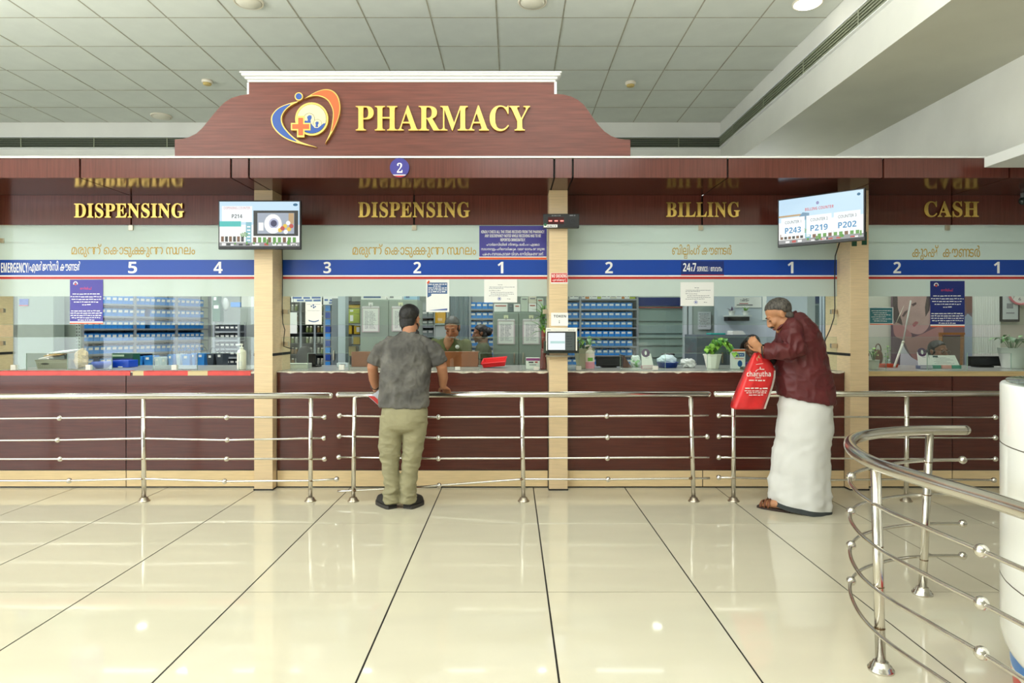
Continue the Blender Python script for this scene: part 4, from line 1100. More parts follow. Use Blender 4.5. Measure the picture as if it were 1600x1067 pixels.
for i, (a, b, c, d, D, mt, w) in enumerate(((542, 603, 461, 468, 7.45, PAPER, 'long flat white'), (606, 628, 461, 468, 7.45, PAPER, 'short white'), (631, 652, 461, 468, 7.45, mat('pale blue carton', (150, 190, 214), .5), 'pale blue'))):
    t = block('carton', w + ' carton on the wide grey cupboard', 'box', a + (22 if i == 0 else 0), b, c, d, D, .2, mt)
    face(t, a + 26 if i == 0 else a + 3, b - 8 if i == 0 else a + 9, c + 2, c + 4.5, D, 'label', SLATE if i != 1 else INKL)
for i, (a, b, c, d, mt, w) in enumerate(((772, 793, 474.5, 487, PAPER, 'white'), (794, 802, 475, 487, mat('carton slate', (90, 106, 110), .5), 'narrow dark'), (803, 813, 475, 487, PAPER, 'square white'), (814, 825, 464, 487, mat('carton pale green', (200, 210, 196), .5), 'tall pale green'), (826, 838, 474, 487, PAPER, 'low white'), (826, 838, 463, 473.8, mat('carton cream', (218, 214, 196), .5), 'cream'), (839, 849, 466, 487, mat('carton pale green', (200, 210, 196), .5), 'rear pale green'))):
    t = block('carton', w + ' carton on the cupboard beside the plant in the red vase', 'box', a, b, c, d, 7.36, .18, mt)
    face(t, a + 2, b - 2, c + 2.5, c + 4.2, 7.36, 'label', INKL if i % 2 else mat('rust print', (180, 90, 70), .5))
t = block('carton', 'yellow carton above the head of the woman in olive', 'box', 680, 696, 488, 505, 8.0, .075, mat('amber carton', (214, 160, 40), .5))
face(t, 684, 691, 497, 501, 8.0, 'label', mat('peach label', (226, 190, 150), .5))
sh = thing('wall_shelf', 'pale shelf unit between the grey bins and the pale curtain', 'shelf', (PX(689, 8), 8.1, 0))
MB().box(PX(678, 8), PX(700, 8), 8, 8.3, PZ(507, 8), PZ(505.2, 8)).build('shelf_board', RACKL, sh)
MB().box(PX(678, 8), PX(679.5, 8), 8.0, 8.3, 0, PZ(461, 8)).build('side', RACKL, sh); MB().box(PX(698.5, 8), PX(700, 8), 8.0, 8.3, 0, PZ(461, 8)).build('side', RACKL, sh)
MB().box(PX(680, 8), PX(698, 8), 8.02, 8.2, PZ(530, 8), PZ(508, 8)).build('panel', RACKL, sh)
# pale vertical curtain
t = thing('curtain', 'pale grey hanging curtain between the woman in olive and the narrow rack', 'curtain', (PX(717, 8.25), 8.3, .1))
m = MB(); n = 64; a, b = PX(701, 8.25), PX(732.5, 8.25)
pts = [(a + (b - a) * i / n, 8.3 + .022 * math.sin(i * 1.05) + .008 * math.sin(i * 2.3)) for i in range(n + 1)]
for (x0, y0), (x1, y1) in zip(pts, pts[1:]): m.add([(x0, y0, .1), (x1, y1, .1), (x1, y1, ZI), (x0, y0, ZI)], [(0, 1, 2, 3)], 0, True)
m.build('cloth', mat('curtain grey', (176, 190, 196), .7), t); MB().tube([(a, 8.3, ZI - .02), (b, 8.3, ZI - .02)], .012, 8).build('rod', STEELD, t)
# billing bay back
t = thing('boxes_row', 'row of small white cartons along the top of the billing rack', 'boxes', (PX(935, 8.65), 8.7, 1.78)); bpy.data.objects.remove(t)
MB_ = [PAPER, PAPER, mat('carton cream', (218, 214, 196), .5), PAPER, mat('orange carton', (206, 130, 50), .5), PAPER, PAPER, mat('lime carton', (176, 190, 52), .5)]
x = PX(890, 8.66)
TS = bpy.data.objects.get('bin_rack.001')
shelf = MB().box(PX(885, 8.6), PX(996, 8.6), 8.6, 8.8, 1.765, 1.786)
o = bpy.data.objects.new('shelf', shelf.mesh('shelf', RACK, origin(TS))); COL.objects.link(o); o.parent = TS
k = 0
while x < PX(990, 8.66):
    w = rr.choice((.035, .05, .075)); c = MB_[k % 8]
    cm = MB().box(x, x + w - .003, 8.64, 8.76, 1.787, 1.787 + .05 + rr.random() * .012)
    cm.quad((x + .008, 8.6395, 1.81), (x + w - .012, 8.6395, 1.81), (x + w - .012, 8.6395, 1.82), (x + .008, 8.6395, 1.82), 1)
    o = cm.build('small_carton', [c, INKL]); o.location = (0, 0, 0)
    tag(o, 'small %s carton, %s in the row on top of the billing rack' % ('white' if c is PAPER else 'cream' if 'cream' in c.name else 'orange' if 'orange' in c.name else 'lime', ORD[k]), 'box', 'small cartons on top of the billing rack')
    x += w; k += 1
t = thing('glass_cabinet', 'tall white glazed cabinet with a navy head board in the billing bay', 'cabinet', (PX(1032, 8.7), 8.9, 0))
D = 8.7
MB().box(PX(997, D), PX(1068, D), D + .02, D + .4, 0, PZ(458, D)).build('body', mat('cabinet inside', (196, 206, 204), .5), t)
MB().box(PX(996, D), PX(1068, D), D - .02, D, PZ(478, D), PZ(465, D)).build('head_board', mat('navy board', (28, 52, 128), .3), t)
MB().box(PX(996, D), PX(1068, D), D - .024, D, PZ(481, D), PZ(480, D)).build('red_strip', RED, t)
for py in (501.5, 520.5, 528, 539.5, 558): MB().box(PX(998, D), PX(1067, D), D + .0, D + .02, PZ(py + .5, D), PZ(py - .4, D)).build('shelf_edge', mat('shelf edge', (150, 158, 156), .4), t)
for px in (996.5, 1067.5): MB().box(PX(px - .8, D), PX(px + .8, D), D - .01, D + .02, 0, PZ(458, D)).build('frame', WHITET, t)
MB().box(PX(998, D), PX(1067, D), D - .012, D - .008, 0, PZ(481, D)).build('glass_door', ACRYL, t)
t = thing('door_panel', 'pale door with lock and notice in the billing bay', 'door', (PX(1094, 8.2), 8.2, 0))
D = 8.2
for px in (1071, 1079): MB().box(PX(px - 2.6, D), PX(px + 2.6, D), D, D + .06, 0, ZI).build('jamb', mat('jamb pale', (206, 214, 220), .5), t)
MB().box(PX(1082, D), PX(1119, D), D + .02, D + .06, 0, ZI).build('leaf', mat('door grey green', (170, 182, 178), .5), t)
for py in (535, 556): MB().box(PX(1072, D), PX(1074, D), D - .02, D, PZ(py + 2, D), PZ(py - 2, D)).build('lock', STEELD, t)
t = block('notice', 'grey typed notice on the pale door in the billing bay', 'notice', 1090.5, 1111, 487, 514.5, 8.19, .004, mat('grey paper', (206, 212, 216), .6), 0, body='sheet')
m = MB()
for k in range(9): scribble(m, PX(1092 + (k % 2) * 2, 8.19), PX(1109 - (k % 3) * 2, 8.19), PZ(491 + 2.4 * k, 8.19), .009, 8.189, 0, k)
m.build('print', INKL, t)
GREYD = mat('slate steel', (104, 114, 122), .45)
cupboard('low slate grey cabinet behind the potted pothos', 1088, 1182, 523, 7.35, .5, GREYD, 2)
t = thing('folder', 'turquoise folder lying on the slate cabinet', 'folder', P(1122, 522.5, 7.45)); MB().box(PX(1110, 7.4), PX(1133, 7.4), 7.38, 7.56, PZ(523, 7.35) + .001, PZ(523, 7.35) + .018).build('cover', mat('turquoise plastic', (30, 170, 160), .4), t, bev=.004)
t = thing('paper_stack', 'stack of white papers on the slate cabinet', 'papers', P(1154, 522.5, 7.45))
for k in range(4): MB().box(PX(1144 + k % 2, 7.4), PX(1164 - k, 7.4), 7.38 + .004 * k, 7.58, PZ(523, 7.35) + .001 + k * .011, PZ(523, 7.35) + .011 + k * .011).build('sheaf', PAPER, t)
# wall shelf with pots, sign, posters, window on the blue wall
D = 7.72
t = thing('wall_shelf', 'short floating shelf with two small pots on the blue wall', 'shelf', P(1156, 502, D))
MB().box(PX(1137.5, D), PX(1175, D), D, 7.899, PZ(494.5, D), PZ(492.5, D)).build('board', mat('white board', (220, 222, 220), .4), t)
MB().box(PX(1139, D), PX(1173, D), D + .04, 7.899, PZ(501, D), PZ(494.6, D)).build('under_box', BLACK, t)
def blade(mb, base, tip, w, m=0, up=V((0, 0, 1)), bow=.25, n=5):
    """leaf from base to tip, bowed and folded along the midrib"""
    base, tip = V(base), V(tip); d = tip - base; L_ = d.length
    s = d.cross(up)
    s = s.normalized() if s.length > 1e-4 else V((1, 0, 0))
    u = s.cross(d).normalized()
    if u.z < 0: u = -u
    o = len(mb.v)
    for i in range(n + 1):
        f = i / n; c = base + d * f + u * (bow * L_ * math.sin(PI * f) * .5)
        ww = w * math.sin(PI * min(1, .08 + .92 * f) ** .75) if i < n else 0
        mb.v += [c - s * ww + u * ww * .25, c, c + s * ww + u * ww * .25]
    for i in range(n):
        a = o + i * 3
        for q in ((a, a + 1, a + 4, a + 3), (a + 1, a + 2, a + 5, a + 4)): mb.f.append(list(q)); mb.m.append(m); mb.sm.append(True)
LEAF = mat('leaf green', (84, 146, 56), .4, var=.25, scale=14); LEAFB = mat('leaf bright', (132, 190, 60), .4, var=.2, scale=18, col2=(170, 214, 92)); LEAFD = mat('leaf dark', (58, 108, 50), .4, var=.25, scale=14); VIOL = mat('violet leaf', (106, 74, 120), .5)
SOIL = mat('soil', (60, 46, 34), .9)
def pot(t, c, r0, r1, h, mt, n=24, rim=.004):
    MB().lathe([(r0 * .96, 0), (r0, .006), (r1, h), (r1 + rim, h), (r1 + rim, h - .012 if rim > .003 else h - .002), (r1 - .006, h - .002), (r1 - .01, h - .025), (.002, h - .025)][:4] + [(r1 - .004, h), (r1 - .008, h - .022), (.002, h - .022)], c, n).build('pot', mt, t)
    MB().lathe([(r1 - .009, h - .024), (.002, h - .018)], c, n).build('soil', SOIL, t)
def leaves(t, c, n, rad, hgt, w, mats, seed, droop=.2, stem=True, spread=1.0, name='leaf'):
    r = random.Random(seed); c = V(c); sm = MB()
    for i in range(n):
        a = 2 * PI * i / n + r.random() * .8; q = r.random()
        base = c + V((math.cos(a) * rad * .12, math.sin(a) * rad * .12, 0))
        mid = c + V((math.cos(a) * rad * (.25 + .45 * q) * spread, math.sin(a) * rad * (.25 + .45 * q), hgt * (.45 + .5 * r.random())))
        tip = mid + V((math.cos(a) * rad * .55, math.sin(a) * rad * .55, hgt * (.15 - droop * 2 * r.random())))
        if stem: sm.tube([base, (base + mid) / 2 + V((0, 0, hgt * .12)), mid], .0022, 5)
        else: mid = base
        m = MB(); blade(m, mid, tip, w * (.8 + .5 * r.random())); m.build(name, r.choice(mats), t)
    if stem: o = sm.build('stems', LEAFD, t); o['kind'] = 'stuff'
for px, lab, mt, w in ((1146, 'small pot of spiky violet leaves on the floating shelf', VIOL, 'v'), (1168, 'small white pot with green sprouts on the floating shelf', LEAFB, 'g')):
    z = PZ(492.5, D)
    t = thing('potted_plant', lab, 'plant', (PX(px, D), D + .06, z)); c = (PX(px, D), D + .06, z + .0005)
    pot(t, c, .03, .042, .055, WHITET, 16); r = random.Random(px)
    for k in range(12):
        a = r.random() * 2 * PI; m = MB()
        blade(m, V(c) + V((0, 0, .04)), V(c) + V((math.cos(a) * .07, math.sin(a) * .04 - .01, .06 + .06 * r.random())), .008); m.build('leaf', mt, t)
D = 7.89
t = block('poster', 'white poster with an ink drawing and red line above the floating shelf', 'poster', 1148, 1190, 464, 480.5, D, .008, PAPER, 0, body='sheet')
m = MB(); r = random.Random(2)
for k in range(12): scribble(m, PX(1156 + r.random() * 10, D), PX(1160 + r.random() * 11, D), PZ(467 + r.random() * 5, D), .006, D - .0005, 0, k)
m.build('ink_drawing', INK, t); face(t, 1155, 1169, 473.6, 474.6, D, 'red_line', RED); face(t, 1151, 1176, 475.8, 477, D, 'black_line', INK)
t = block('poster', 'large white typed poster behind the head of the man in maroon', 'poster', 1191.5, 1243, 463, 500, D, .008, PAPER, 0, body='sheet')
m = MB()
for k in range(5): scribble(m, PX(1197, D), PX(1237 - (k % 2) * 8, D), PZ(471 + 2.2 * k, D), .006, D - .0005, 0, k)
m.build('print', INKL, t)
t = thing('wall_cabinet', 'glazed blue-grey wall cabinet beside the pillar behind the man in maroon', 'cabinet', P(1270, 560, 7.8))
D = 7.8
MB().box(PX(1245, D), PX(1291, D), D + .01, 7.899, PZ(575, D), PZ(459, D)).build('body', mat('cabinet slate', (92, 108, 122), .4), t)
for px in (1247, 1250.5, 1281.5, 1286): MB().box(PX(px - 1.5, D), PX(px + 1.5, D), D - .01, D + .01, PZ(575, D), PZ(459, D)).build('stile', mat('stile pale', (190, 202, 212), .4), t)
MB().box(PX(1252, D), PX(1280, D), D + .001, D + .009, PZ(474, D), PZ(463, D)).build('blue_head', mat('head blue', (30, 50, 100), .3), t)
MB().box(PX(1252, D), PX(1280, D), D - .004, D + .001, PZ(575, D), PZ(461, D)).build('glass_door', ACRYL, t)
for py in (476, 509): MB().box(PX(1252, D), PX(1280, D), D + .001, D + .009, PZ(py + .8, D), PZ(py - .8, D)).build('shelf_edge', RACKL, t)
# cash bay back wall
D = 7.66
FLESH = mat('poster skin', (176, 144, 140), .5, var=.12, scale=5); 
t = thing('wall_poster', 'large printed poster of a woman’s face with closed eyes in the cash bay', 'poster', P(1458, 640, D))
bd = MB().box(PX(1395, D), PX(1519, D), D, 7.699, PZ(660, D), PZ(440, D)).build('board', mat('poster plum', (112, 92, 100), .5, var=.2, scale=3), t)
def pp(pts, name, mt, k):
    if len(pts) > 5 and name != 'sky_print': pts = smooth_poly(pts + pts[:1], 4)[:-1]
    MB().flat(pz(pts, D)[::-1], D - .0006 * k).build(name, mt, bd)
pp([(1402, 463), (1404, 490), (1412, 512), (1424, 520), (1438, 522), (1450, 512), (1456, 492), (1458, 463)], 'face_print', FLESH, 1)
pp([(1395, 463), (1402, 463), (1403, 482), (1410, 506), (1404, 508), (1397, 500), (1395, 490)], 'hair_print', mat('hair print', (72, 56, 58), .5), 2)
pp([(1448, 463), (1455, 463), (1452, 485), (1446, 495), (1445, 480)], 'hair_print', mat('hair print', (72, 56, 58), .5), 2)
pp([(1409, 494), (1413, 487), (1418, 484), (1417, 488), (1412, 495)], 'eye_print', mat('lash print', (84, 58, 62), .5), 3)
pp([(1424, 475), (1431, 472), (1432, 475), (1426, 479)], 'eye_print', mat('lash print', (84, 58, 62), .5), 3)
pp([(1425, 507), (1430, 502), (1435, 503), (1433, 507), (1428, 511)], 'lip_print', mat('lip print', (164, 92, 100), .5), 3)
pp([(1395, 507), (1402, 504), (1414, 512), (1424, 522), (1422, 530), (1410, 530), (1398, 524)], 'hand_print', mat('hand print', (166, 126, 122), .5), 4)
pp([(1409, 532), (1414, 545), (1424, 558), (1436, 566), (1440, 583), (1408, 583)], 'dress_print', mat('dress print', (206, 204, 212), .5), 4)
pp([(1412, 532), (1440, 522), (1462, 512), (1474, 514), (1468, 560), (1445, 575), (1424, 556)], 'shoulder_print', mat('hand print', (166, 126, 122), .5), 3)
pp([(1506, 463), (1519, 463), (1519, 489), (1510, 489)], 'hair_print', mat('brown print', (120, 82, 76), .5), 4)
pp([(1507, 495), (1512, 490), (1519, 496), (1519, 583), (1507, 583)], 'sky_print', mat('sky print', (150, 164, 184), .5), 3)
for i in range(22):
    px = 1520.2 + 2 * i
m = MB(); n = 88; a, b = PX(1520, D), PX(1564, D)
t = thing('curtain', 'white pleated curtain right of the face poster in the cash bay', 'curtain', (PX(1542, D), D, .2))
pts = [(a + (b - a) * i / n, 7.675 + .01 * math.sin(i * .9)) for i in range(n + 1)]
for (x0, y0), (x1, y1) in zip(pts, pts[1:]): m.add([(x0, y0, .2), (x1, y1, .2), (x1, y1, 2.5), (x0, y0, 2.5)], [(0, 1, 2, 3)], 0, True)
m.build('cloth', mat('curtain white', (226, 228, 222), .7), t); MB().tube([(a, 7.68, 2.49), (b, 7.68, 2.49)], .01, 8).build('rod', STEELD, t)
t = thing('picture_frame', 'black framed certificate on the cash bay wall below the pink clock', 'picture', P(1578, 502, D))
MB().box(PX(1563.5, D), PX(1593.5, D), D, 7.699, PZ(502.5, D), PZ(458, D)).build('frame', BLACK, t, bev=.004)
MB().box(PX(1566.5, D), PX(1590.5, D), D - .002, D, PZ(499, D), PZ(460, D)).build('print', mat('certificate', (206, 212, 214), .4), t)
face(t, 1573, 1583, 474, 482, D - .002, 'grey_panel', INKL)
face(t, 1572, 1585, 488, 490, D - .002, 'grey_line', INKL)
t = thing('wall_clock', 'pink rimmed wall clock at the right edge of the cash bay', 'clock', P(1598, 462, 7.6))
cx, cz, R = PX(1597, 7.62), PZ(457, 7.62), PX(1597, 7.62) - PX(1577.5, 7.62)
m = MB(); m.tube([(cx + R * .93 * math.cos(2 * PI * i / 32), 7.64, cz + R * .93 * math.sin(2 * PI * i / 32)) for i in range(33)], R * .09, 8); m.build('rim', mat('pink plastic', (226, 128, 140), .35), t)
m = MB(); m.prism([(cx + R * .9 * math.cos(2 * PI * i / 32), cz + R * .9 * math.sin(2 * PI * i / 32)) for i in range(32)], 7.645, 7.699); m.build('dial', PWHITE, t)
letters(MB(), fit('6', PX(1594, 7.62), PX(1598, 7.62), PZ(469.5, 7.62), PZ(464.5, 7.62)), 7.644).build('numeral', INK, t)
letters(MB(), fit('7', PX(1585, 7.62), PX(1588, 7.62), PZ(466.5, 7.62), PZ(462.5, 7.62)), 7.644).build('numeral', INK, t)
m = MB(); m.tube([(cx, 7.642, cz), (cx - .05, 7.642, cz + .05)], .004, 5); m.build('hand', INK, t)
# dome camera under the canopy at the right
t = thing('security_camera', 'small security camera under the canopy at the far right', 'camera', P(1597, 316, 5.7))
MB().ell(P(1598, 314, 5.7), (.032, .032, .036)).build('dome', mat('camera dark', (36, 48, 48), .15), t)
MB().tube([P(1598, 314, 5.7), V((PX(1598, 5.7), 5.7, ZS))], .018, 12).build('mount', mat('camera grey', (120, 124, 122), .4), t)
# cable by the right pillar, cable by the left pillar
CAB = mat('black cable', (20, 20, 22), .5)
t = tag(MB().tube([P(1312, 378, 5.75), P(1305, 400, 5.75), P(1304, 440, 5.76), P(1304.5, 480, 5.76), P(1303, 497, 5.76), P(1297, 515, 5.77), P(1290, 530, 5.78), P(1285, 545, 5.78), P(1283, 580, 5.78)], .005, 6).build('cable', CAB), 'thin black cable running down beside the right pillar from the turned television', 'cable')
t = tag(MB().tube([P(441, 388, 5.78), P(441.5, 430, 5.78), P(441, 480, 5.78), P(442, 505, 5.78), P(445, 515, 5.78), P(443.5, 530, 5.78), P(443, 541, 5.78), P(452, 544, 5.78), P(460, 545, 5.78)], .004, 6).build('cable', CAB), 'thin black cable hanging beside the left pillar behind the flat television', 'cable')
# ---------------------------------------------------------------- rails in front of the counter
YR = 5.226
def ball(t, c, r=.021): MB().ell(c, r, nu=12, nv=8).build('ball', STEEL, t)
def rail_thing(lab, top, posts, lows, balls, grp='rails in front of the counters'):
    t = thing('handrail', lab, 'railing', (PX((max(top[0][0], 0) + top[-1][0]) / 2, YR), YR, 0), grp)
    q = [P(x, y, YR) for x, y in top]
    m = MB(); m.tube(q, .0245, 14)
    for e in (q[0], q[-1]): m.ell(e, .0245, nu=12, nv=8)
    m.build('top_rail', STEEL, t)
    for (xt, yt), (xb, yb) in posts:
        a, b = P(xt, yt, YR), V((PX(xb, YR), YR, 0))
        p = MB().tube([b, a], .0175, 12).build('post', STEEL, t)
        MB().lathe([(.046, 0), (.046, .006), (.036, .012), (.03, .03), (.02, .034)], b, 18).build('flange', STEELD, p)
        for l in lows:
            (x0, y0), (x1, y1) = [(u, w) for u, w in zip(l, l[1:]) if u[0] <= xt <= w[0]][0] if any(u[0] <= xt <= w[0] for u, w in zip(l, l[1:])) else (l[0], l[-1])
            f = (xt - x0) / max(1, x1 - x0); c = P(xt, y0 + (y1 - y0) * f, YR)
            MB().ell((c.x, c.y, c.z), (.0192, .0192, .010), nu=10, nv=6).build('joint_weld', mat('weld stain', (120, 96, 70), .4, metal=.8), p)
    for l in lows: MB().tube([P(x, y, YR) for x, y in l], .0082, 8).build('lower_rail', STEEL, t)
    for x, y in balls: ball(t, P(x, y, YR))
rail_thing('steel handrail before the red-taped left counter', [(-420, 620.5), (516, 618.2)],
           [((-40, 620), (-40, 783)), ((224, 619), (225, 783)), ((486, 618), (485, 783))],
           [[(-420, 655), (0, 654), (224, 652), (507, 652)], [(-420, 690), (0, 688), (90, 687.5), (224, 685), (354, 687.5), (506, 684.5)], [(-420, 717), (507, 717)], [(-420, 751), (108, 751), (224, 748), (351, 752), (486, 751), (526, 748.5)]],
           [(93, 653.5), (90, 687.5), (94, 717), (108, 751), (354, 652.5), (355, 687.5), (354, 717), (351, 752), (507, 652), (506, 684.5), (507, 717), (526, 748.5)])
rail_thing('steel handrail the man in grey leans on, its lowest bar slanting', [(529, 617), (1106.5, 616)],
           [((554, 618), (552, 783)), ((815.5, 618), (818, 783)), ((1079, 617), (1084, 783))],
           [[(530, 649.5), (552, 650), (685, 652), (818, 651), (1080, 649.5), (1107, 649)], [(530, 681.5), (552, 682), (685, 684), (1081, 682.5), (1105, 682)], [(529, 714), (685, 716.5), (818, 716), (1081, 714.5), (1108, 714.5)], [(527, 767.5), (552, 766.5), (606, 764), (686, 758.5), (818, 748.5), (949, 749), (1082, 747.5), (1109, 747)]],
           [(530.5, 649.5), (530, 681.5), (529.5, 714), (685, 651.8), (685, 684), (685, 716.5), (686, 758.5), (948, 650.3), (949, 683.5), (949, 716), (950, 749), (1105, 682)])
rail_thing('steel handrail behind the man in maroon, ending at the white round desk', [(1119, 616), (1640, 615)],
           [((1146, 617), (1146, 783)), ((1417, 617), (1416, 783))],
           [[(1123, 649.5), (1146, 650), (1416, 652), (1555, 652)], [(1123, 682), (1146, 682.5), (1416, 683.5), (1555, 684)], [(1123, 714.5), (1146, 715), (1416, 717), (1555, 717)], [(1123, 746), (1146, 746.5), (1300, 750), (1416, 748.5), (1553, 750)]],
           [(1123, 649.5), (1123, 682), (1123, 714.5), (1123, 746), (1555, 652), (1555, 684), (1555, 717), (1553, 750)])
# curved rail round the desk ----------------------------------------
plan = [(1.56, .5), (1.545, 1.3), (1.53, 1.94), (1.487, 2.28), (1.462, 2.54), (1.492, 2.79), (1.60, 3.07), (1.77, 3.28), (2.02, 3.42), (2.24, 3.47), (2.43, 3.475)]
pl = smooth_poly(plan, 8)
pl3 = lambda z, n=None: [V((x, y, z + (0 if not n else .012 * noise.noise(V((x * 1.3, y * 1.3, n)))))) for x, y in (pl[:-1] if n else pl)]
t = thing('handrail', 'curved steel handrail sweeping round the white desk in front', 'railing', (1.7, 2.8, 0))
m = MB(); q = pl3(.848); m.tube(q, .0265, 18); m.ell(q[-1], .0265, nu=14, nv=8); m.build('top_rail', STEEL, t)
for (bx_, by_), (tx_, ty_) in (((1.503, 2.642), (1.470, 2.62)), ((2.152, 3.40), (2.235, 3.468)), ((1.545, 1.2), (1.545, 1.2))):
    p = MB().tube([(bx_, by_, 0), (tx_, ty_, .84)], .0195, 14).build('post', STEEL, t)
    MB().lathe([(.05, 0), (.05, .008), (.042, .012), (.042, .02), (.034, .024), (.03, .036), (.022, .04)], (bx_, by_, 0), 20).build('flange', STEEL, p)
    for z in (.68, .51, .345, .175):
        f = z / .84; MB().ell((bx_ + (tx_ - bx_) * f, by_ + (ty_ - by_) * f, z), (.0215, .0215, .010), nu=10, nv=6).build('joint_weld', mat('weld stain', (120, 96, 70), .4, metal=.8), p)
for k, z in enumerate((.68, .51, .345, .175)):
    q = pl3(z, k + 1); MB().tube(q, .0085, 9).build('lower_rail', STEEL, t)
    ball(t, q[-1], .021)
    i = min(range(len(q)), key=lambda i: abs(q[i].y - 3.12) + (q[i].x > 1.9)); ball(t, q[i], .022)
    i = min(range(len(q)), key=lambda i: abs(q[i].y - 2.09)); ball(t, q[i], .0225)
# white round desk ---------------------------------------------------
DC = (2.325, 2.09, 0)
DW = mat('desk white', (238, 238, 232), .18, coat=.4); 
t = thing('reception_desk', 'white round reception desk with blue and red stripes at its foot', 'desk', DC)
MB().lathe([(.573, .213), (.583, .226), (.592, .245), (.599, .27), (.603, .30), (.603, .487)], DC, 64, caps=False).build('lower_shell', DW, t)
MB().lathe([(.603, .491), (.603, .972)], DC, 64, caps=False).build('middle_shell', DW, t)
MB().lathe([(.603, .976), (.603, 1.185), (.598, 1.192), (.57, 1.192), (.57, 1.16)], DC, 64, caps=False).build('upper_shell', DW, t)
MB().lathe([(.53, .01), (.555, .15), (.565, .2), (.590, .27), (.599, .31), (.599, 1.16)], DC, 64).build('core', mat('seam dark', (96, 84, 72), .6), t)
MB().lathe([(.545, .0), (.560, .06), (.570, .150)], DC, 64, caps=False).build('red_stripe', mat('desk red', (200, 44, 38), .3), t)
MB().lathe([(.570, .150), (.572, .167)], DC, 64, caps=False).build('white_stripe', DW, t)
MB().lathe([(.572, .167), (.573, .213)], DC, 64, caps=False).build('blue_stripe', mat('desk blue', (36, 116, 190), .3), t)
MB().lathe([(.568, 1.165), (.568, 1.176), (.002, 1.176)], DC, 48).build('top_board', mat('desk top green grey', (150, 164, 150), .15), t)
MB().lathe([(.585, 1.193), (.585, 1.203), (.002, 1.203)], DC, 48).build('glass_top', ACRYL, t)

# ---------------------------------------------------------------- things on the counters
def on(px, D): return V((PX(px, D), D, ZT))
def carton(name, lab, cat, px0, px1, py0, D, depth, mt, bev=.002): return block(name, lab, cat, px0, px1, py0, 576, D, depth, mt, bev, z0=ZT + .0005)
# left bay
D = 6.0
t = thing('basket', 'grey plastic basket full of papers on the red-taped counter', 'basket', on(80, D))
x0, x1, zt = PX(55, D), PX(105, D), PZ(563, D)
m = MB(); e = .012
lo = [(x0 + e, D + e), (x1 - e, D + e), (x1 - e, D + .2 - e), (x0 + e, D + .2 - e)]; hi = [(x0, D), (x1, D), (x1, D + .2), (x0, D + .2)]
ins = [(x0 + .008, D + .008), (x1 - .008, D + .008), (x1 - .008, D + .192), (x0 + .008, D + .192)]
m.rings([[(a, b, ZT + .001) for a, b in lo], [(a, b, zt) for a, b in hi], [(a, b, zt) for a, b in ins], [(a, b, ZT + .006) for a, b in [(x0 + .02, D + .02), (x1 - .02, D + .02), (x1 - .02, D + .18), (x0 + .02, D + .18)]]], smooth=False)
m.build('tub', mat('basket grey', (158, 160, 140), .5), t)
m = MB(); m.tube([(a, b, zt) for a, b in hi + hi[:1]], .005, 6); m.build('rim', mat('basket grey', (158, 160, 140), .5), t)
HOLE = mat('basket hole', (70, 70, 60), .8)
m = MB(); m.flat([(PX(70, D) + .04 * math.cos(a), PZ(568.5, D) + .009 * math.sin(a)) for a in [i * PI / 6 for i in range(12)]], D - .001 + .004); m.build('handle_hole', HOLE, t)
m = MB()
for r_ in range(3):
    for k in range(16): m.disc(x0 + .03 + k * .0165, ZT + .014 + r_ * .016, .0035, D + .0085 - r_ * .003, 0, 6)
o = m.build('holes', HOLE, t); o['kind'] = 'stuff'
r = random.Random(4)
for k, (xa, xb, tilt, nm) in enumerate(((58, 82, -.05, 'white'), (66, 98, -.16, 'manila'), (74, 110, -.10, 'white'))):
    w = (PX(xb, D) - PX(xa, D)) / 2; M = Matrix.Translation(V(((PX(xa, D) + PX(xb, D)) / 2, D + .1, zt + .026 + .026 * k))) @ Matrix.Rotation(-.10, 4, 'Y') @ Matrix.Rotation(.12 - .02 * k, 4, 'X') @ Matrix.Rotation(tilt, 4, 'Z')
    m = MB()
    for q in range(4): m.box(-w + .003 * (q % 2), w - .004 * (q % 3), -.085, .085, q * .0024, q * .0024 + .0018)
    m.xf(M)
    tag(m.build('loose_papers', PAPER if nm == 'white' else mat('manila', (210, 180, 126), .6)), '%s sheaf of papers in the grey basket, %s from below' % (nm, ORD[k]), 'papers', 'papers in the basket')
def crumple(name, lab, cat, c, r, mt, seed, amp=.30, fr=26, zmin=None, parent=None, n=22):
    m = MB(); m.ell((0, 0, 0), r, nu=n + 6, nv=n)
    for i, p in enumerate(m.v):
        k = 1 + amp * noise.noise(p * fr + V((seed, 0, 0))) + amp * .5 * noise.noise(p * fr * 2.3 + V((0, seed, 0)))
        m.v[i] = p * k + V(c)
        if zmin is not None and m.v[i].z < zmin: m.v[i].z = zmin + .001
    o = m.build(name, mt, parent)
    for q_ in o.data.polygons: q_.use_smooth = False
    return tag(o, lab, cat) if lab else o
crumple('paper_bag', 'crumpled brown paper bag beside the grey basket', 'bag', (PX(127, 6.1), 6.1, ZT + .085), (.06, .06, .09), mat('kraft paper', (196, 170, 128), .7), 3, zmin=ZT)
t = thing('tray', 'blue plastic tray with a darker box behind the left glass', 'tray', on(190, 6.2))
D = 6.2
MB().box(PX(175.5, D), PX(201, D), D, D + .16, ZT + .001, PZ(563, D)).build('tray_body', mat('royal blue plastic', (16, 70, 190), .35), t, bev=.004)
MB().box(PX(184.5, D), PX(191.5, D), D - .003, D, ZT + .004, ZT + .012).build('white_label', PAPER, t)
t = carton('carton', 'dark green carton with pale print behind the blue tray', 'box', 175.5, 208, 551.5, 6.42, .12, mat('bottle green carton', (22, 84, 62), .4))
face(t, 176, 194, 554, 557, 6.42, 'print', mat('pale green print', (190, 214, 186), .5)); face(t, 176, 207.5, 560, 575, 6.42, 'blue_half', NAVY)
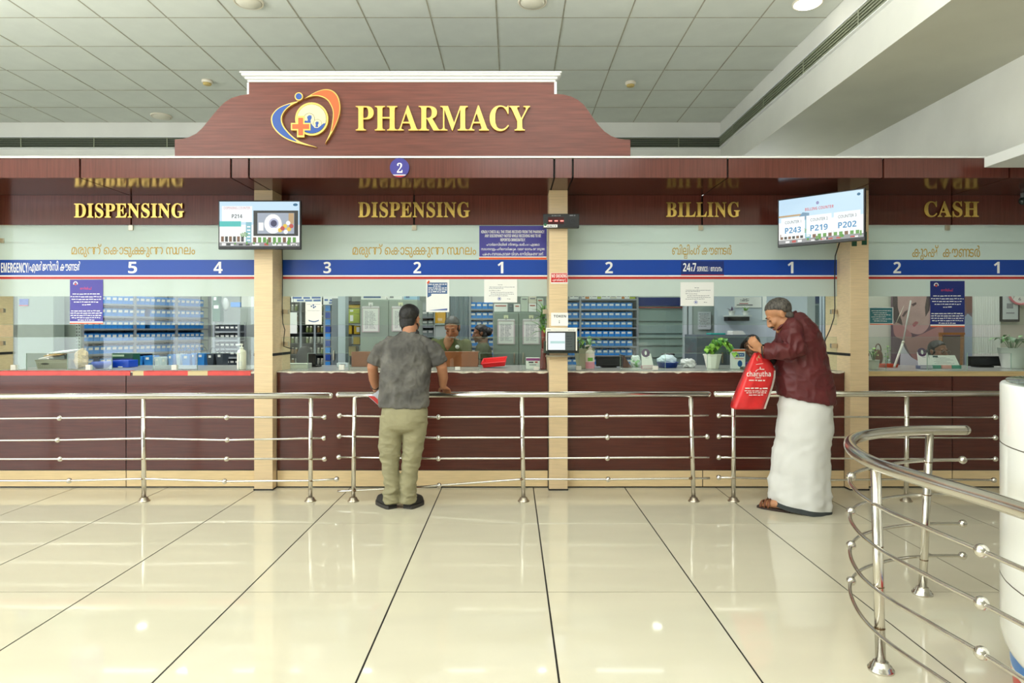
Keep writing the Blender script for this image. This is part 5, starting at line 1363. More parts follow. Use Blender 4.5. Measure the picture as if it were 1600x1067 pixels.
t = thing('dish', 'blue curved dish behind the left glass', 'dish', on(159, 6.1))
m = MB(); c = on(159, 6.1) + V((0, 0, .0))
m.lathe([(.05, .001), (.075, .03), (.088, .062), (.082, .062), (.068, .034), (.045, .008), (.002, .008)], c, 28); m.build('bowl', mat('blue dish', (60, 90, 190), .3), t)
# baskets of blue bins on a low table
t = thing('side_table', 'low grey table carrying blue bins behind the left glass', 'table', (PX(290, 6.9), 7.0, 0))
D = 6.85
MB().box(PX(205, D), PX(372, D), D, D + .4, .955, .975).build('table_top', RACKL, t)
for px in (210, 367):
    for dy in (.03, .37): MB().box(PX(px, D) - .015, PX(px, D) + .015, D + dy - .015, D + dy + .015, 0, .955).build('leg', RACK, t)
def caddy(px0, px1, py0, lab, D=6.88, c=BINB, handle=True, inner=None):
    t = thing('bin_basket', lab, 'basket', (PX((px0 + px1) / 2, D), D + .07, .976))
    x0, x1, zt = PX(px0, D), PX(px1, D), PZ(py0, D)
    hi = [(x0, D), (x1, D), (x1, D + .15), (x0, D + .15)]; k = .01
    m = MB(); m.rings([[(x0 + k, D + k, .976), (x1 - k, D + k, .976), (x1 - k, D + .14, .976), (x0 + k, D + .14, .976)], [(a, b, zt) for a, b in hi], [(a + (.005 if a == x0 else -.005), b + (.005 if b == D else -.005), zt) for a, b in hi], [(x0 + .016, D + .016, .985), (x1 - .016, D + .016, .985), (x1 - .016, D + .134, .985), (x0 + .016, D + .134, .985)]], smooth=False)
    m.build('tub', c, t, bev=.002)
    if handle:
        xm = (x0 + x1) / 2; w = (x1 - x0) / 2 * .9
        m = MB(); m.tube([(xm - w, D + .075, zt)] + [(xm + w * math.cos(PI - PI * i / 10) * .85, D + .075, zt + .02 + .045 * math.sin(PI * i / 10)) for i in range(11)] + [(xm + w, D + .075, zt)], .005, 6); m.build('handle', mat('grey handle', (80, 90, 98), .4), t)
    MB().box(x0 + (x1 - x0) * .3, x0 + (x1 - x0) * .65, D - .0015, D + .004, zt - .04, zt - .015).build('label', PAPER, t)
for i, (a, b, c_, w, mt, h_) in enumerate(((212, 222, 557, 'first', BINB, 0), (223, 238, 556, 'second', BINB, 0), (240, 250, 558, 'pale, third', mat('pale bin', (206, 220, 224), .4), 0), (251, 260, 559, 'pale, fourth', mat('pale bin', (206, 220, 224), .4), 0), (261, 270, 554, 'fifth, handled', BINB, 1), (274, 282, 553, 'sixth, handled', mat('pale bin', (206, 220, 224), .4), 1), (283, 297, 554, 'seventh, handled', BINB, 1), (298, 305, 552, 'eighth, handled', BINB, 1), (306, 320, 552, 'ninth, handled', BINB, 1), (322, 334, 553, 'tenth, grey handled', BIND, 1), (336, 349, 552, 'eleventh, grey handled', BIND, 1))):
    caddy(a + .5, b - .5, c_, 'small basket bin, %s from the left on the low grey table' % w, 6.9 + .02 * (i % 3), mt, h_)
def bottle(lab, px, D, h, rad, body, cap, label=None, pump=True, liquid=None):
    t = thing('pump_bottle', lab, 'bottle', on(px, D)); c = on(px, D)
    prof = [(rad * .92, .001), (rad, .008), (rad, h * .66), (rad * .86, h * .73), (rad * .4, h * .79), (rad * .36, h * .83)]
    MB().lathe(prof, c, 20).build('bottle_body', body, t)
    if liquid: MB().lathe([(rad * 1.003, .009), (rad * 1.003, h * .3)], c, 20, caps=False).build('liquid', liquid, t)
    m = MB(); m.lathe([(rad * .42, h * .82), (rad * .42, h * .87), (rad * .14, h * .88), (rad * .14, h * .95)], c, 14)
    p = m.build('collar', cap, t)
    MB().tube([c + V((rad * .3, 0, h * .965)), c + V((-rad * .3, 0, h * .975)), c + V((-rad * 1.0, -.01, h * .95)), c + V((-rad * 1.05, -.01, h * .92))], rad * .17, 8).build('pump_head', cap, t)
    if label:
        m = MB(); m.rings([[c + V((rad * 1.01 * math.cos(a), rad * 1.01 * math.sin(a), z)) for a in [-2.2 + .14 * i for i in range(9)]] for z in (h * label[0], h * label[1])], caps=False); m.f = [f for i, f in enumerate(m.f) if i % 9 != 8]; m.m = m.m[:len(m.f)]; m.sm = m.sm[:len(m.f)]
        m.build('label', label[2], t)
    return t
bottle('white pump bottle of sanitiser by the pillar on the red-taped counter', 377.5, 5.93, .235, .04, mat('bottle white', (236, 232, 218), .35), PWHITE, (.14, .32, mat('bottle print', (214, 212, 206), .4)))
# acrylic standoffs and low perspex boxes on the counters are part of the glass; middle bay
t = carton('document_box', 'long pale box with a grey end on the counter behind the hanging poster', 'box', 445, 481, 568, 6.05, .12, mat('case pale', (214, 218, 204), .4))
face(t, 481, 487, 568, 576.5, 6.05, 'grey_end', mat('case grey', (160, 168, 164), .4), .004); face(t, 447, 479, 569, 569.6, 6.05, 'lid_line', INKL)
t = thing('desk_screen', 'low brown wooden desk screen behind the grey-shirted man', 'desk screen', on(648, 6.35))
D = 6.32
BRW = mat('orange brown laminate', (142, 82, 48), .25, var=.14, scale=3, stretch=(4, 4, 1))
MB().box(PX(549, D), PX(612, D) - .002, D, D + .02, ZT + .001, PZ(549.5, D)).build('panel', BRW, t, bev=.003); MB().box(PX(612, D) + .002, PX(680, D) - .002, D, D + .02, ZT + .001, PZ(549.5, D)).build('panel', BRW, t, bev=.003)
MB().box(PX(680, D) + .002, PX(747, D), D, D + .02, ZT + .001, PZ(549.5, D)).build('panel', BRW, t, bev=.003)
MB().box(PX(549, D), PX(747, D), D + .02, D + .24, PZ(552, D), PZ(550, D)).build('top_board', BRW, t)
def monitor(lab, px0, px1, py0, D, rot=0, base=True):
    t = thing('monitor', lab, 'monitor', on((px0 + px1) / 2, D)); w = PX(px1, D) - PX(px0, D); h_ = PZ(py0, D) - ZT
    c = on((px0 + px1) / 2, D)
    M = Matrix.Translation(c) @ Matrix.Rotation(rot, 4, 'Z'); 
    b0 = .012 if h_ < .2 else .03
    MB().box(-w / 2, w / 2, 0, .03, b0, h_).xf(M).build('rear_shell', mat('monitor black', (18, 18, 20), .35), t, bev=.006)
    MB().box(-w / 2 + .02, w / 2 - .02, -.003, 0, b0 + .02, h_ - .02).xf(M).build('back_panel', mat('monitor panel', (34, 35, 38), .25), t)
    MB().box(-.07, .07, -.02, .10, .0005, .012).xf(M).build('foot', BLACK, t)
    MB().box(-.02, .02, .03, .05, .01, h_ * .5).xf(M).build('stem', BLACK, t)
    return t
monitor('small black monitor behind the long pale box', 480, 493, 552.5, 6.3)
t = thing('office_chair', 'black office chair with rounded back behind the small monitor', 'chair', (PX(477, 7.0), 7.05, 0)); D = 7.0
m = MB(); c = P(477, 556, D); m.ell((c.x, c.y, c.z - .03), (.10, .035, .14), nu=18, nv=12); m.build('backrest', mat('chair black', (24, 22, 24), .5), t)
MB().ell((c.x, 7.2, .5), (.24, .22, .045), nu=18).build('seat', mat('chair black', (24, 22, 24), .5), t)
MB().tube([(c.x, 7.2, .5), (c.x, 7.2, .09)], .025, 10).build('column', STEELD, t); MB().tube([(c.x, 7.38, .5), (c.x, 7.1, .52), (c.x, 7.04, .8), (c.x, 7.02, 1.1)], .02, 8).build('back_arm', BLACK, t)
for k in range(5):
    a = 2 * PI * k / 5 + .3; MB().tube([(c.x, 7.2, .1), (c.x + .26 * math.cos(a), 7.2 + .26 * math.sin(a), .05)], .018, 8).build('foot', BLACK, t)
    MB().ell((c.x + .26 * math.cos(a), 7.2 + .26 * math.sin(a), .026), .025, nu=10, nv=7).build('caster', BLACK, t)
t = carton('tape_dispenser', 'small clear desk dispenser left of the brown desk screen', 'dispenser', 526, 543, 567, 6.25, .07, mat('pale plastic', (196, 210, 212), .25))
face(t, 532, 540, 569, 571, 6.25, 'slot', INKL)
t = thing('tray', 'red plastic tray tilted behind the glass near the plant in the red vase', 'tray', on(772, 6.15)); D = 6.12
m = MB(); ro = [P(753, 574.5, D), P(757, 570, D + .05)]
c0 = on(773, 6.2) + V((0, 0, .03)); M = Matrix.Translation(c0) @ Matrix.Rotation(-.12, 4, 'Y') @ Matrix.Rotation(.25, 4, 'X') @ Matrix.Rotation(-.12, 4, 'Z')
w_, d_, h_ = .115, .08, .03
m.rings([[(x * (w_ - .012), y * (d_ - .012), -.015) for x, y in ((-1, -1), (1, -1), (1, 1), (-1, 1))], [(x * w_, y * d_, h_) for x, y in ((-1, -1), (1, -1), (1, 1), (-1, 1))], [(x * (w_ - .005), y * (d_ - .005), h_) for x, y in ((-1, -1), (1, -1), (1, 1), (-1, 1))], [(x * (w_ - .018), y * (d_ - .018), -.008) for x, y in ((-1, -1), (1, -1), (1, 1), (-1, 1))]], smooth=False)
m.xf(M); zz = min(p.z for p in m.v); m.xf(Matrix.Translation((0, 0, ZT + .001 - zz))); m.build('tray_body', mat('tray red', (222, 36, 40), .35), t, bev=.002)
m = MB(); m.tube([M @ V((x * w_, y * d_, h_)) + V((0, 0, ZT + .001 - zz)) for x, y in ((-1, -1), (1, -1), (1, 1), (-1, 1), (-1, -1))], .005, 6); m.build('rim', mat('tray red', (222, 36, 40), .35), t)
t = carton('carton', 'white and magenta box beside the red vase', 'box', 822, 843.5, 559, 5.98, .07, PAPER)
face(t, 822, 843.5, 559.5, 563.5, 5.98, 'magenta_band', mat('magenta print', (150, 46, 130), .4)); face(t, 826, 833.5, 565, 567.2, 5.98, 'dark_print', INK); face(t, 836, 840, 564.6, 567, 5.98, 'red_print', RED); face(t, 827, 838, 569.3, 570.6, 5.98, 'grey_print', INKL)
# tall plant in the red vase
t = thing('potted_plant', 'tall leafy bamboo plant in a dark red vase beside the middle pillar', 'plant', on(849, 5.92)); c = on(849, 5.92)
VASE = mat('dark red glaze', (116, 34, 30), .25, var=.15, scale=9)
MB().lathe([(.03, .001), (.032, .02), (.026, .12), (.024, .19), (.022, .192)], c, 18).build('vase', VASE, t)
MB().lathe([(.018, .19), (.019, .37), (.016, .372)], c, 12).build('red_stalk', mat('stalk red', (124, 48, 38), .4), t)
r = random.Random(6)
for k in range(36):
    a = r.random() * 2 * PI; h0 = .33 + .16 * r.random(); L_ = .10 + .12 * r.random()
    el = .3 + 1.0 * r.random()
    dx = math.cos(a) * math.cos(el); dx = dx if dx < .3 else dx * .2
    m = MB(); b0 = c + V((0, 0, h0)); blade(m, b0, b0 + V((dx * L_ - .01, math.sin(a) * math.cos(el) * L_ * .45, math.sin(el) * L_ * (1 if k % 4 else -.3))), .0155, bow=.3); m.build('leaf', (LEAF, LEAFB, LEAFD)[k % 3], t)
MB().tube([c + V((0, 0, .36)), c + V((-.012, 0, .5)), c + V((-.005, .01, .58))], .006, 8).build('stem', LEAF, t)
# billing bay
t = thing('potted_plant', 'leafy plant in a tall cream pot behind the pink pump bottle', 'plant', on(913, 6.1)); c = on(913, 6.1) + V((0, 0, .001))
pot(t, c, .07, .1, .185, mat('pot cream', (206, 208, 180), .4)); leaves(t, c + V((.01, 0, .17)), 26, .14, .13, .016, [LEAF, LEAFB, LEAFD], 8, droop=.35)
bottle('pump bottle with pink liquid on the billing counter by the middle pillar', 922, 5.95, .225, .042, mat('clear pinkish plastic', (226, 214, 204), .2), mat('pink pump', (232, 214, 208), .4), (.34, .48, mat('green label', (110, 176, 70), .4)), liquid=mat('pink soap', (214, 150, 160), .2))
monitor('black monitor seen from behind with papers stuck on, billing counter', 931.5, 972, 556, 6.2)
t = thing('desk_riser', 'dark brown wedge of wood beside the black billing monitor', 'riser', on(979, 6.2))
MB().prism([(PX(973, 6.2), ZT + .001), (PX(986.5, 6.2), ZT + .001), (PX(975, 6.2), PZ(556, 6.2)), (PX(973, 6.2), PZ(556, 6.2))], 6.17, 6.4).build('wedge', mat('dark brown laminate', (84, 40, 30), .3), t); MB().box(PX(973, 6.2), PX(976, 6.2), 6.165, 6.405, PZ(556, 6.2), PZ(555, 6.2)).build('edge_cap', BLACK, t)
crumple('plastic_wrap', 'white plastic wrap with green marks beside the dark brown wedge', 'wrap', (PX(993, 6.3), 6.3, ZT + .055), (.05, .05, .06), mat('white green film', (214, 226, 220), .3, col2=(120, 190, 110), scale=22, lo=.55, hi=.62), 5, zmin=ZT)
def standee(lab, px0, px1, py0, D, base, lean=.06):
    t = thing('display_stand', lab, 'display stand', on((px0 + px1) / 2, D)); c = on((px0 + px1) / 2, D); w = (px1 - px0) / 2 * D / F; h_ = PZ(py0, D) - ZT
    M = Matrix.Translation(c) @ Matrix.Rotation(-lean, 4, 'Y') if 0 else Matrix.Translation(c) @ Matrix.Rotation(-.16, 4, 'X')
    pts = [(-w, .03), (w, .03), (w * .8, h_ * .66), (w * .62, h_ * .8), (-w * .95, h_ * .8)]
    MB().prism([(-w * 1.0, .03), (w * 1.0, .03), (w * .62, h_ * .82), (-w * 1.05, h_ * .86)], -.004, .004).xf(M).build('card', PAPER, t)
    hd = MB().prism([(-w * .28 + w * .72 * math.cos(a), h_ * .85 + w * .72 * math.sin(a)) for a in [i * PI / 10 for i in range(20)]], -.006, .003).xf(M).build('round_head', mat('plum print', (86, 58, 96), .4), t)
    MB().prism([(-w * .28 + w * .2 * math.cos(a) , h_ * .85 + w * .4 * math.sin(a)) for a in [i * PI / 4 for i in range(8)]], -.0068, -.006).xf(M).build('white_mark', PWHITE, hd)
    m = MB(); scribble(m, -w * .7, w * .5, h_ * .70, .008, -.0048, 0, 3); scribble(m, -w * .3, w * .2, h_ * .58, .004, -.0048, 0, 4); m.xf(M).build('print', mat('plum print', (86, 58, 96), .4), t)
    MB().box(-w * 1.02, w * 1.02, -.02, .05, .0005, .032).xf(Matrix.Translation(c)).build('base_block', base, t, bev=.003)
    for k in range(2): MB().box(-w, w, -.0215, -.02, .008 + k * .012, .013 + k * .012).xf(Matrix.Translation(c)).build('base_line', PWHITE, t)
standee('white card stand with plum round head on a pink base, billing counter', 1003, 1021, 547, 6.0, mat('dusty pink', (196, 150, 160), .5))
t = thing('basin', 'blue basin piled with white cloth bags on the billing counter', 'basin', on(1043, 6.2)); c = on(1043, 6.2)
m = MB(); m.lathe([(.085, .001), (.1, .05), (.108, .052), (.094, .048), (.08, .01), (.002, .01)], c, 28); m.build('tub', mat('basin blue', (44, 74, 160), .3), t)
crumple('bundle', 'bundle of pale cloth lying in the blue basin', 'cloth', c + V((-.005, 0, .075)), (.09, .075, .05), mat('pale cloth', (206, 224, 232), .6), 9, amp=.3, fr=22)
crumple('bundle', 'black strap bundle on top of the pale cloth in the blue basin', 'cloth', c + V((.015, .02, .125)), (.06, .04, .016), BLACK, 14, amp=.4, fr=20)
crumple('plastic_bag', 'crumpled white plastic bag right of the blue basin', 'bag', on(1075, 6.2) + V((0, 0, .04)), (.075, .06, .045), mat('white film', (232, 236, 232), .25, trans=.3), 17, amp=.4, zmin=ZT)
t = thing('potted_plant', 'bright green pothos trailing from a white faceted pot, billing counter', 'plant', on(1113.5, 6.05)); c = on(1113.5, 6.05) + V((0, 0, .001))
MB().lathe([(.052, 0), (.057, .01), (.082, .122), (.088, .124), (.088, .134), (.078, .134), (.074, .115), (.002, .115)], c, 9, smooth=False).build('pot', mat('pot white', (240, 238, 226), .35), t)
MB().lathe([(.073, .116), (.002, .12)], c, 16).build('soil', SOIL, t)
r = random.Random(21)
def heart(t, base, tip, w, mt):
    m = MB(); blade(m, base, tip, w, bow=.35, n=6); m.build('leaf', mt, t)
sm = MB()
for k in range(84):
    u = r.random(); cx = -.06 + .28 * u; hz = .145 + .09 * math.sin(min(1, u * 1.5) * PI * .6) + (.055 * r.random()) - max(0, u - .62) * .36
    b0 = c + V((cx, -.05 + .10 * r.random(), hz)); d_ = V((r.random() - .35, -.5 * r.random() - .1, -.35 - .5 * r.random())).normalized() * (.045 + .025 * r.random())
    heart(t, b0, b0 + d_, .019 + .008 * r.random(), (LEAFB, LEAFB, LEAF)[k % 3])
    if k % 3 == 0: sm.tube([c + V((0, 0, .11)), c + V((cx * .4, 0, hz + .03)), b0], .002, 5)
o = sm.build('stems', LEAF, t); o['kind'] = 'stuff'
t = carton('carton', 'upright white box with orange top and blue print beside the pothos', 'box', 1143.5, 1164.5, 545.5, 6.0, .05, PAPER)
face(t, 1144, 1164.3, 545.7, 549, 6.0, 'orange_top', mat('rust orange', (206, 98, 40), .45)); face(t, 1147.5, 1163, 551.5, 557, 6.0, 'blue_band', mat('denim print', (44, 98, 160), .4)); face(t, 1148, 1162, 560, 560.8, 6.0, 'orange_line', ORANGE)
m = MB(); m.flat([(PX(1156, 6) + .022 * math.cos(i * PI / 8), PZ(568, 6) + .03 * math.sin(i * PI / 8)) for i in range(16)], 5.998); m.build('blue_oval', mat('denim print', (44, 98, 160), .4), t)
m = MB(); scribble(m, PX(1149, 6), PX(1161, 6), PZ(555, 6), .009, 5.9975, 0, 2); m.build('white_print', PWHITE, t)
t = carton('carton', 'small violet and white box behind the red carrier bag', 'box', 1165.5, 1175, 566, 6.05, .06, mat('violet carton', (96, 70, 140), .4)); face(t, 1170, 1174.5, 567, 575.5, 6.05, 'white_half', PAPER)
t = carton('card_box', 'small brown card reader at the foot of the upright white box', 'card reader', 1159, 1166, 573, 5.9, .05, mat('dark olive', (70, 66, 46), .4)); face(t, 1160, 1165, 573.6, 575.3, 5.9, 'keypad', INKL)
# cash bay
t = thing('potted_plant', 'small plant in a little white tub by the pillar in the cash bay', 'plant', on(1365, 5.95)); c = on(1365, 5.95) + V((0, 0, .001))
pot(t, c, .04, .05, .085, mat('tub white', (226, 228, 214), .4), 18, .003); leaves(t, c + V((0, 0, .075)), 12, .06, .11, .013, [LEAF, LEAFB], 4, droop=.1)
t = thing('hand_bag', 'brown handbag hanging behind the small white plant tub', 'bag', P(1372, 572, 6.5))
t.location = on(1372, 6.45)
m = MB(); m.ell(on(1372, 6.45) + V((0, 0, .085)), (.045, .04, .084), nu=16, nv=12); m.build('body', mat('brown leather', (110, 78, 60), .5), t); m = MB(); m.tube([on(1372, 6.45) + V((-.03 * math.cos(a), 0, .15 + .07 * math.sin(a))) for a in [i * PI / 8 for i in range(9)]], .006, 6); m.build('strap', mat('brown leather', (110, 78, 60), .5), t)
t = carton('tray', 'orange red flat tray under the sprig in the cash bay', 'tray', 1374.5, 1404, 576.5, 6.2, .12, mat('orange red plastic', (206, 76, 40), .4)); bpy.data.objects.remove(t.children[0])
x0, x1 = PX(1374.5, 6.2), PX(1404, 6.2); 
m = MB(); m.rings([[(x0 + .006, 6.206, ZT + .001), (x1 - .006, 6.206, ZT + .001), (x1 - .006, 6.31, ZT + .001), (x0 + .006, 6.31, ZT + .001)], [(x0, 6.2, ZT + .03), (x1, 6.2, ZT + .03), (x1, 6.32, ZT + .03), (x0, 6.32, ZT + .03)], [(x0 + .005, 6.205, ZT + .03), (x1 - .005, 6.205, ZT + .03), (x1 - .005, 6.315, ZT + .03), (x0 + .005, 6.315, ZT + .03)], [(x0 + .012, 6.212, ZT + .006), (x1 - .012, 6.212, ZT + .006), (x1 - .012, 6.308, ZT + .006), (x0 + .012, 6.308, ZT + .006)]], smooth=False)
m.build('tray_body', mat('orange red plastic', (206, 76, 40), .4), t); MB().tube([(x0, 6.2, ZT + .03), (x1, 6.2, ZT + .03), (x1, 6.32, ZT + .03), (x0, 6.32, ZT + .03), (x0, 6.2, ZT + .03)], .003, 5).build('rim', mat('orange red plastic', (206, 76, 40), .4), t)
t = thing('plant_sprig', 'leafy sprig in a clear glass behind the orange red tray', 'plant', on(1387, 6.4)); c = on(1387, 6.4)
MB().lathe([(.02, .001), (.024, .07), (.022, .07), (.018, .005), (.002, .005)], c, 14).build('glass', ACRYL, t)
r = random.Random(2); m = MB(); m.tube([c + V((0, 0, .01)), c + V((.004, 0, .1)), c + V((-.005, 0, .2))], .0025, 5); m.build('stem', LEAF, t)
for k in range(12):
    b0 = c + V((0, 0, .05 + .013 * k)); a = k * 2.4; m = MB(); blade(m, b0, b0 + V((.045 * math.cos(a), .03 * math.sin(a), .01 - .03 * r.random())), .014); m.build('leaf', LEAFB if k % 2 else LEAF, t)
t = thing('pole', 'thin white telescopic pole leaning in front of the face poster', 'pole', on(1397, 6.1))
a, b, c_ = on(1397, 6.1), P(1411, 535, 6.3), P(1423, 470, 6.6)
MB().tube([a + V((.002, 0, .014)), b], .0105, 10).build('lower_tube', mat('pole white', (214, 208, 196), .35), t); MB().tube([b, c_], .0075, 10).build('upper_tube', mat('pole grey', (170, 166, 158), .35), t); MB().tube([b - (b - a).normalized() * .02, b + (c_ - b).normalized() * .01], .013, 10).build('clamp_ring', STEELD, t)
MB().tube([P(1400, 505, 6.5), P(1412, 478, 6.6)], .003, 6).build('thin_rod', STEELD, t)
standee('white card stand with plum round head on a slate base, cash counter', 1436, 1455, 545.5, 6.0, mat('slate base', (92, 100, 124), .5))
t = thing('card_holder', 'white and teal price card holder on the cash counter', 'card holder', on(1477, 6.05)); c = on(1477, 6.05); M = Matrix.Translation(c) @ Matrix.Rotation(-.3, 4, 'X'); w = 22 * 6.05 / F
MB().prism([(-w, .03), (w * 1.05, .03), (w * .86, .128), (-w * .97, .128)], -.003, .003).xf(M).build('card', PAPER, t)
for k, (u, v, c2) in enumerate(((-.95, -.4, mat('teal print 2', (60, 150, 130), .5)), (-.3, .35, mat('peach print', (226, 160, 150), .5)), (.4, 1.04, mat('teal print 2', (60, 150, 130), .5)))): MB().box(w * u, w * v, -.02, .0, .001, .032).xf(Matrix.Translation(c)).build('base_block', c2, t)
MB().box(-w * .74, -w * .38, -.0045, -.003, .106, .124).xf(M).build('teal_square', mat('teal dark', (44, 84, 84), .5), t)
m = MB()
for k in range(6): scribble(m, -w * .7 + (k % 2) * .02, w * .7 - (k % 3) * .03,   .045 + .0115 * k, .004, -.0038, 0, k)
m.xf(M).build('print', INKL, t)
t = thing('wooden_frame', 'empty wooden frame propped behind the cashier', 'frame', (PX(1487, 7.3), 7.3, 0)); D = 7.3
WF = mat('oak frame', (150, 98, 48), .4, var=.2, scale=5, stretch=(1, 1, 8))
for a0, b0 in (((1470, 520), (1470, 660)), ((1504, 520), (1497, 660))): MB().tube([P(a0[0], a0[1], D), V((PX(b0[0], D), D + .02, 0.0))], .024, 4, smooth=False).build('side', WF, t)
MB().box(PX(1468, D), PX(1506, D), D - .02, D + .02, PZ(523, D), PZ(519.5, D)).build('top_bar', WF, t)
MB().box(PX(1471.5, D), PX(1503, D), D + .0, D + .008, .3, PZ(524.5, D)).build('back_sheet', mat('frame brown sheet', (104, 84, 78), .5), t)
monitor('black monitor seen from behind on the cash counter', 1513, 1566, 556.5, 6.25)
t = thing('potted_plant', 'broad-leaved plant in a large white pot at the right end of the cash counter', 'plant', on(1582, 6.12)); c = on(1582, 6.12) + V((0, 0, .001))
pot(t, c, .085, .118, .19, mat('pot white 2', (226, 230, 222), .35), 28); leaves(t, c + V((0, 0, .17)), 17, .165, .15, .026, [LEAFD, LEAF], 12, droop=.3, spread=1.1)
# ---------------------------------------------------------------- people
def skinmat(n, c): return mat(n, c, .5, var=.06, scale=14, sss=.08)
def solid(name, mb, mt, parent, voxel=.006, it=6, disp=None):
    """closed overlapping shapes fused into one continuous surface"""
    me = mb.mesh('tmp', mt, origin(parent))
    o = bpy.data.objects.new('tmp', me); COL.objects.link(o)
    r = o.modifiers.new('r', 'REMESH'); r.mode = 'VOXEL'; r.voxel_size = voxel; r.use_smooth_shade = True
    if it:
        s = o.modifiers.new('s', 'SMOOTH'); s.iterations = it; s.factor = .5
    dg = bpy.context.evaluated_depsgraph_get()
    me2 = bpy.data.meshes.new_from_object(o.evaluated_get(dg), depsgraph=dg)
    bpy.data.objects.remove(o)
    me2.name = name
    off = origin(parent)
    if disp:
        ns = [v.normal.copy() for v in me2.vertices]
        for v, n in zip(me2.vertices, ns): v.co = v.co + disp(v.co + off, n)
    me2.materials.clear(); me2.materials.append(mt)
    me2.polygons.foreach_set('use_smooth', [True] * len(me2.polygons))
    me2.update()
    o2 = bpy.data.objects.new(name, me2); COL.objects.link(o2); o2.parent = parent
    return o2
def ering(c, a, b, f, n=28, p=1.0, tilt=0.0):
    """horizontal ellipse: half size a along the facing direction f, b across"""
    c = V(c); f = V((f[0], f[1], 0)).normalized(); s = V((-f.y, f.x, 0)); out = []
    for i in range(n):
        t = 2 * PI * i / n; cu, su = math.cos(t), math.sin(t)
        cu = math.copysign(abs(cu) ** p, cu); su = math.copysign(abs(su) ** p, su)
        out.append(c + f * a * cu + s * b * su + V((0, 0, tilt * cu)))
    return out
def limb(m, pts, rs, n=16):
    m.tube(pts, rs, n)
    for p, r in zip(pts, rs): m.ell(p, r * .985, nu=14, nv=9)
def head_solids(m, M, s=1.0, female=False):
    st = len(m.v)
    m.ell((0, -.012, .036), (.074, .094, .084), nu=22, nv=14)
    m.ell((0, .03, -.03), (.060, .062, .082), nu=20, nv=12)
    m.ell((0, .042, -.083), (.044, .040, .032), nu=16, nv=10)
    m.ell((0, .076, -.098), .019)
    m.tube([(0, .088, .016), (0, .102, -.01), (0, .112, -.030)], [.009, .011, .0135], 10); m.ell((0, .108, -.032), .0135)
    for sx in (-1, 1):
        m.ell((sx * .012, .098, -.036), .009); m.ell((sx * .030, .083, .028), (.026, .010, .009)); m.ell((sx * .038, .066, -.028), (.024, .022, .024))
        m.ell((sx * .076, -.008, -.004), (.010, .019, .031)); m.ell((sx * .083, -.016, .008), (.006, .015, .02)); m.ell((sx * .033, .079, .008), (.016, .011, .010))
        m.ell((sx * .046, .01, -.062), (.022, .04, .034))
    m.ell((0, .091, -.062), (.025, .010, .0065)); m.ell((0, .088, -.073), (.021, .010, .0065))
    for i in range(st, len(m.v)): m.v[i] = M @ (m.v[i] * s)
def face_parts(t, M, s, brow, closed=True, female=False, lips=(150, 84, 78), down=False):
    for sx in (-1, 1):
      if not down:
        m = MB(); m.ell((sx * .033, .0845, .007), (.0125, .006, .0045 if closed else .007), nu=12, nv=8); m.v = [M @ (p * s) for p in m.v]; m.build('eye', mat('eye white', (226, 220, 210), .3), t)
        m = MB(); m.ell((sx * .032, .0895, .0055), (.0058, .002, .0045), nu=10, nv=6); m.v = [M @ (p * s) for p in m.v]; m.build('iris', mat('iris dark', (40, 26, 20), .2), t)
      if 1:
        m = MB(); m.tube([(sx * .016, .091, .026), (sx * .032, .0925, .031), (sx * .050, .083, .026)], [.0028, .0034, .0018], 6); m.v = [M @ (p * s) for p in m.v]; m.build('eyebrow', brow, t)
        m = MB(); m.tube([(sx * .019, .0885, .0075 - .008 * down), (sx * .033, .0915 + .001 * down, .0125 - .014 * down), (sx * .047, .085, .008 - .008 * down)], [.0022, .0032, .002], 6); m.v = [M @ (p * s) for p in m.v]; m.build('lash_line', brow, t)
    m = MB(); m.tube([(-.024, .092, -.066), (-.008, .1005, -.0645), (0, .1005, -.0655), (.008, .1005, -.0645), (.024, .092, -.066)], [.002, .0042, .004, .0042, .002], 6); m.tube([(-.02, .091, -.071), (0, .0985, -.074), (.02, .091, -.071)], [.002, .005, .002], 6); m.v = [M @ (p * s) for p in m.v]; m.build('lips', mat('lips %d' % lips[0], lips, .45), t)
def hair_cap(t, M, s, mt, front, nape, grow=1.06, name='hair', side=-.01, sx=1.0, nb=None):
    """cap over the skull: front = hairline height on the brow, nape = lowest point at the back, side = above the ears"""
    m = MB(); m.ell((0, -.014, .036), (.075 * grow * sx, .096 * grow, .085 * grow), nu=40, nv=28)
    for i, p in enumerate(m.v):
        y = p.y + .014; u = y / .1
        lim = front * max(0, u) ** .6 + side * (1 - abs(u)) + nape * max(0, -u) if True else 0
        if p.z < lim:
            k = .80; m.v[i] = V((p.x * k, (p.y + .014) * k - .014, lim + (p.z - lim) * .4))
        else:
            q = min(1, (p.z - lim) / .028); q = q * q * (3 - 2 * q); g_ = (1.005 + (grow - 1.005) * q) / grow
            m.v[i] = V((p.x * g_, (p.y + .014) * g_ - .014, p.z))
    for c_, r_ in (nb or []): m.ell(c_, r_, nu=20, nv=12)
    m.v = [M @ (p * s) for p in m.v]
    return solid(name, m, mt, t, .0045, 5, lambda p, n: n * (.0022 * noise.noise(p * 70) + .001))
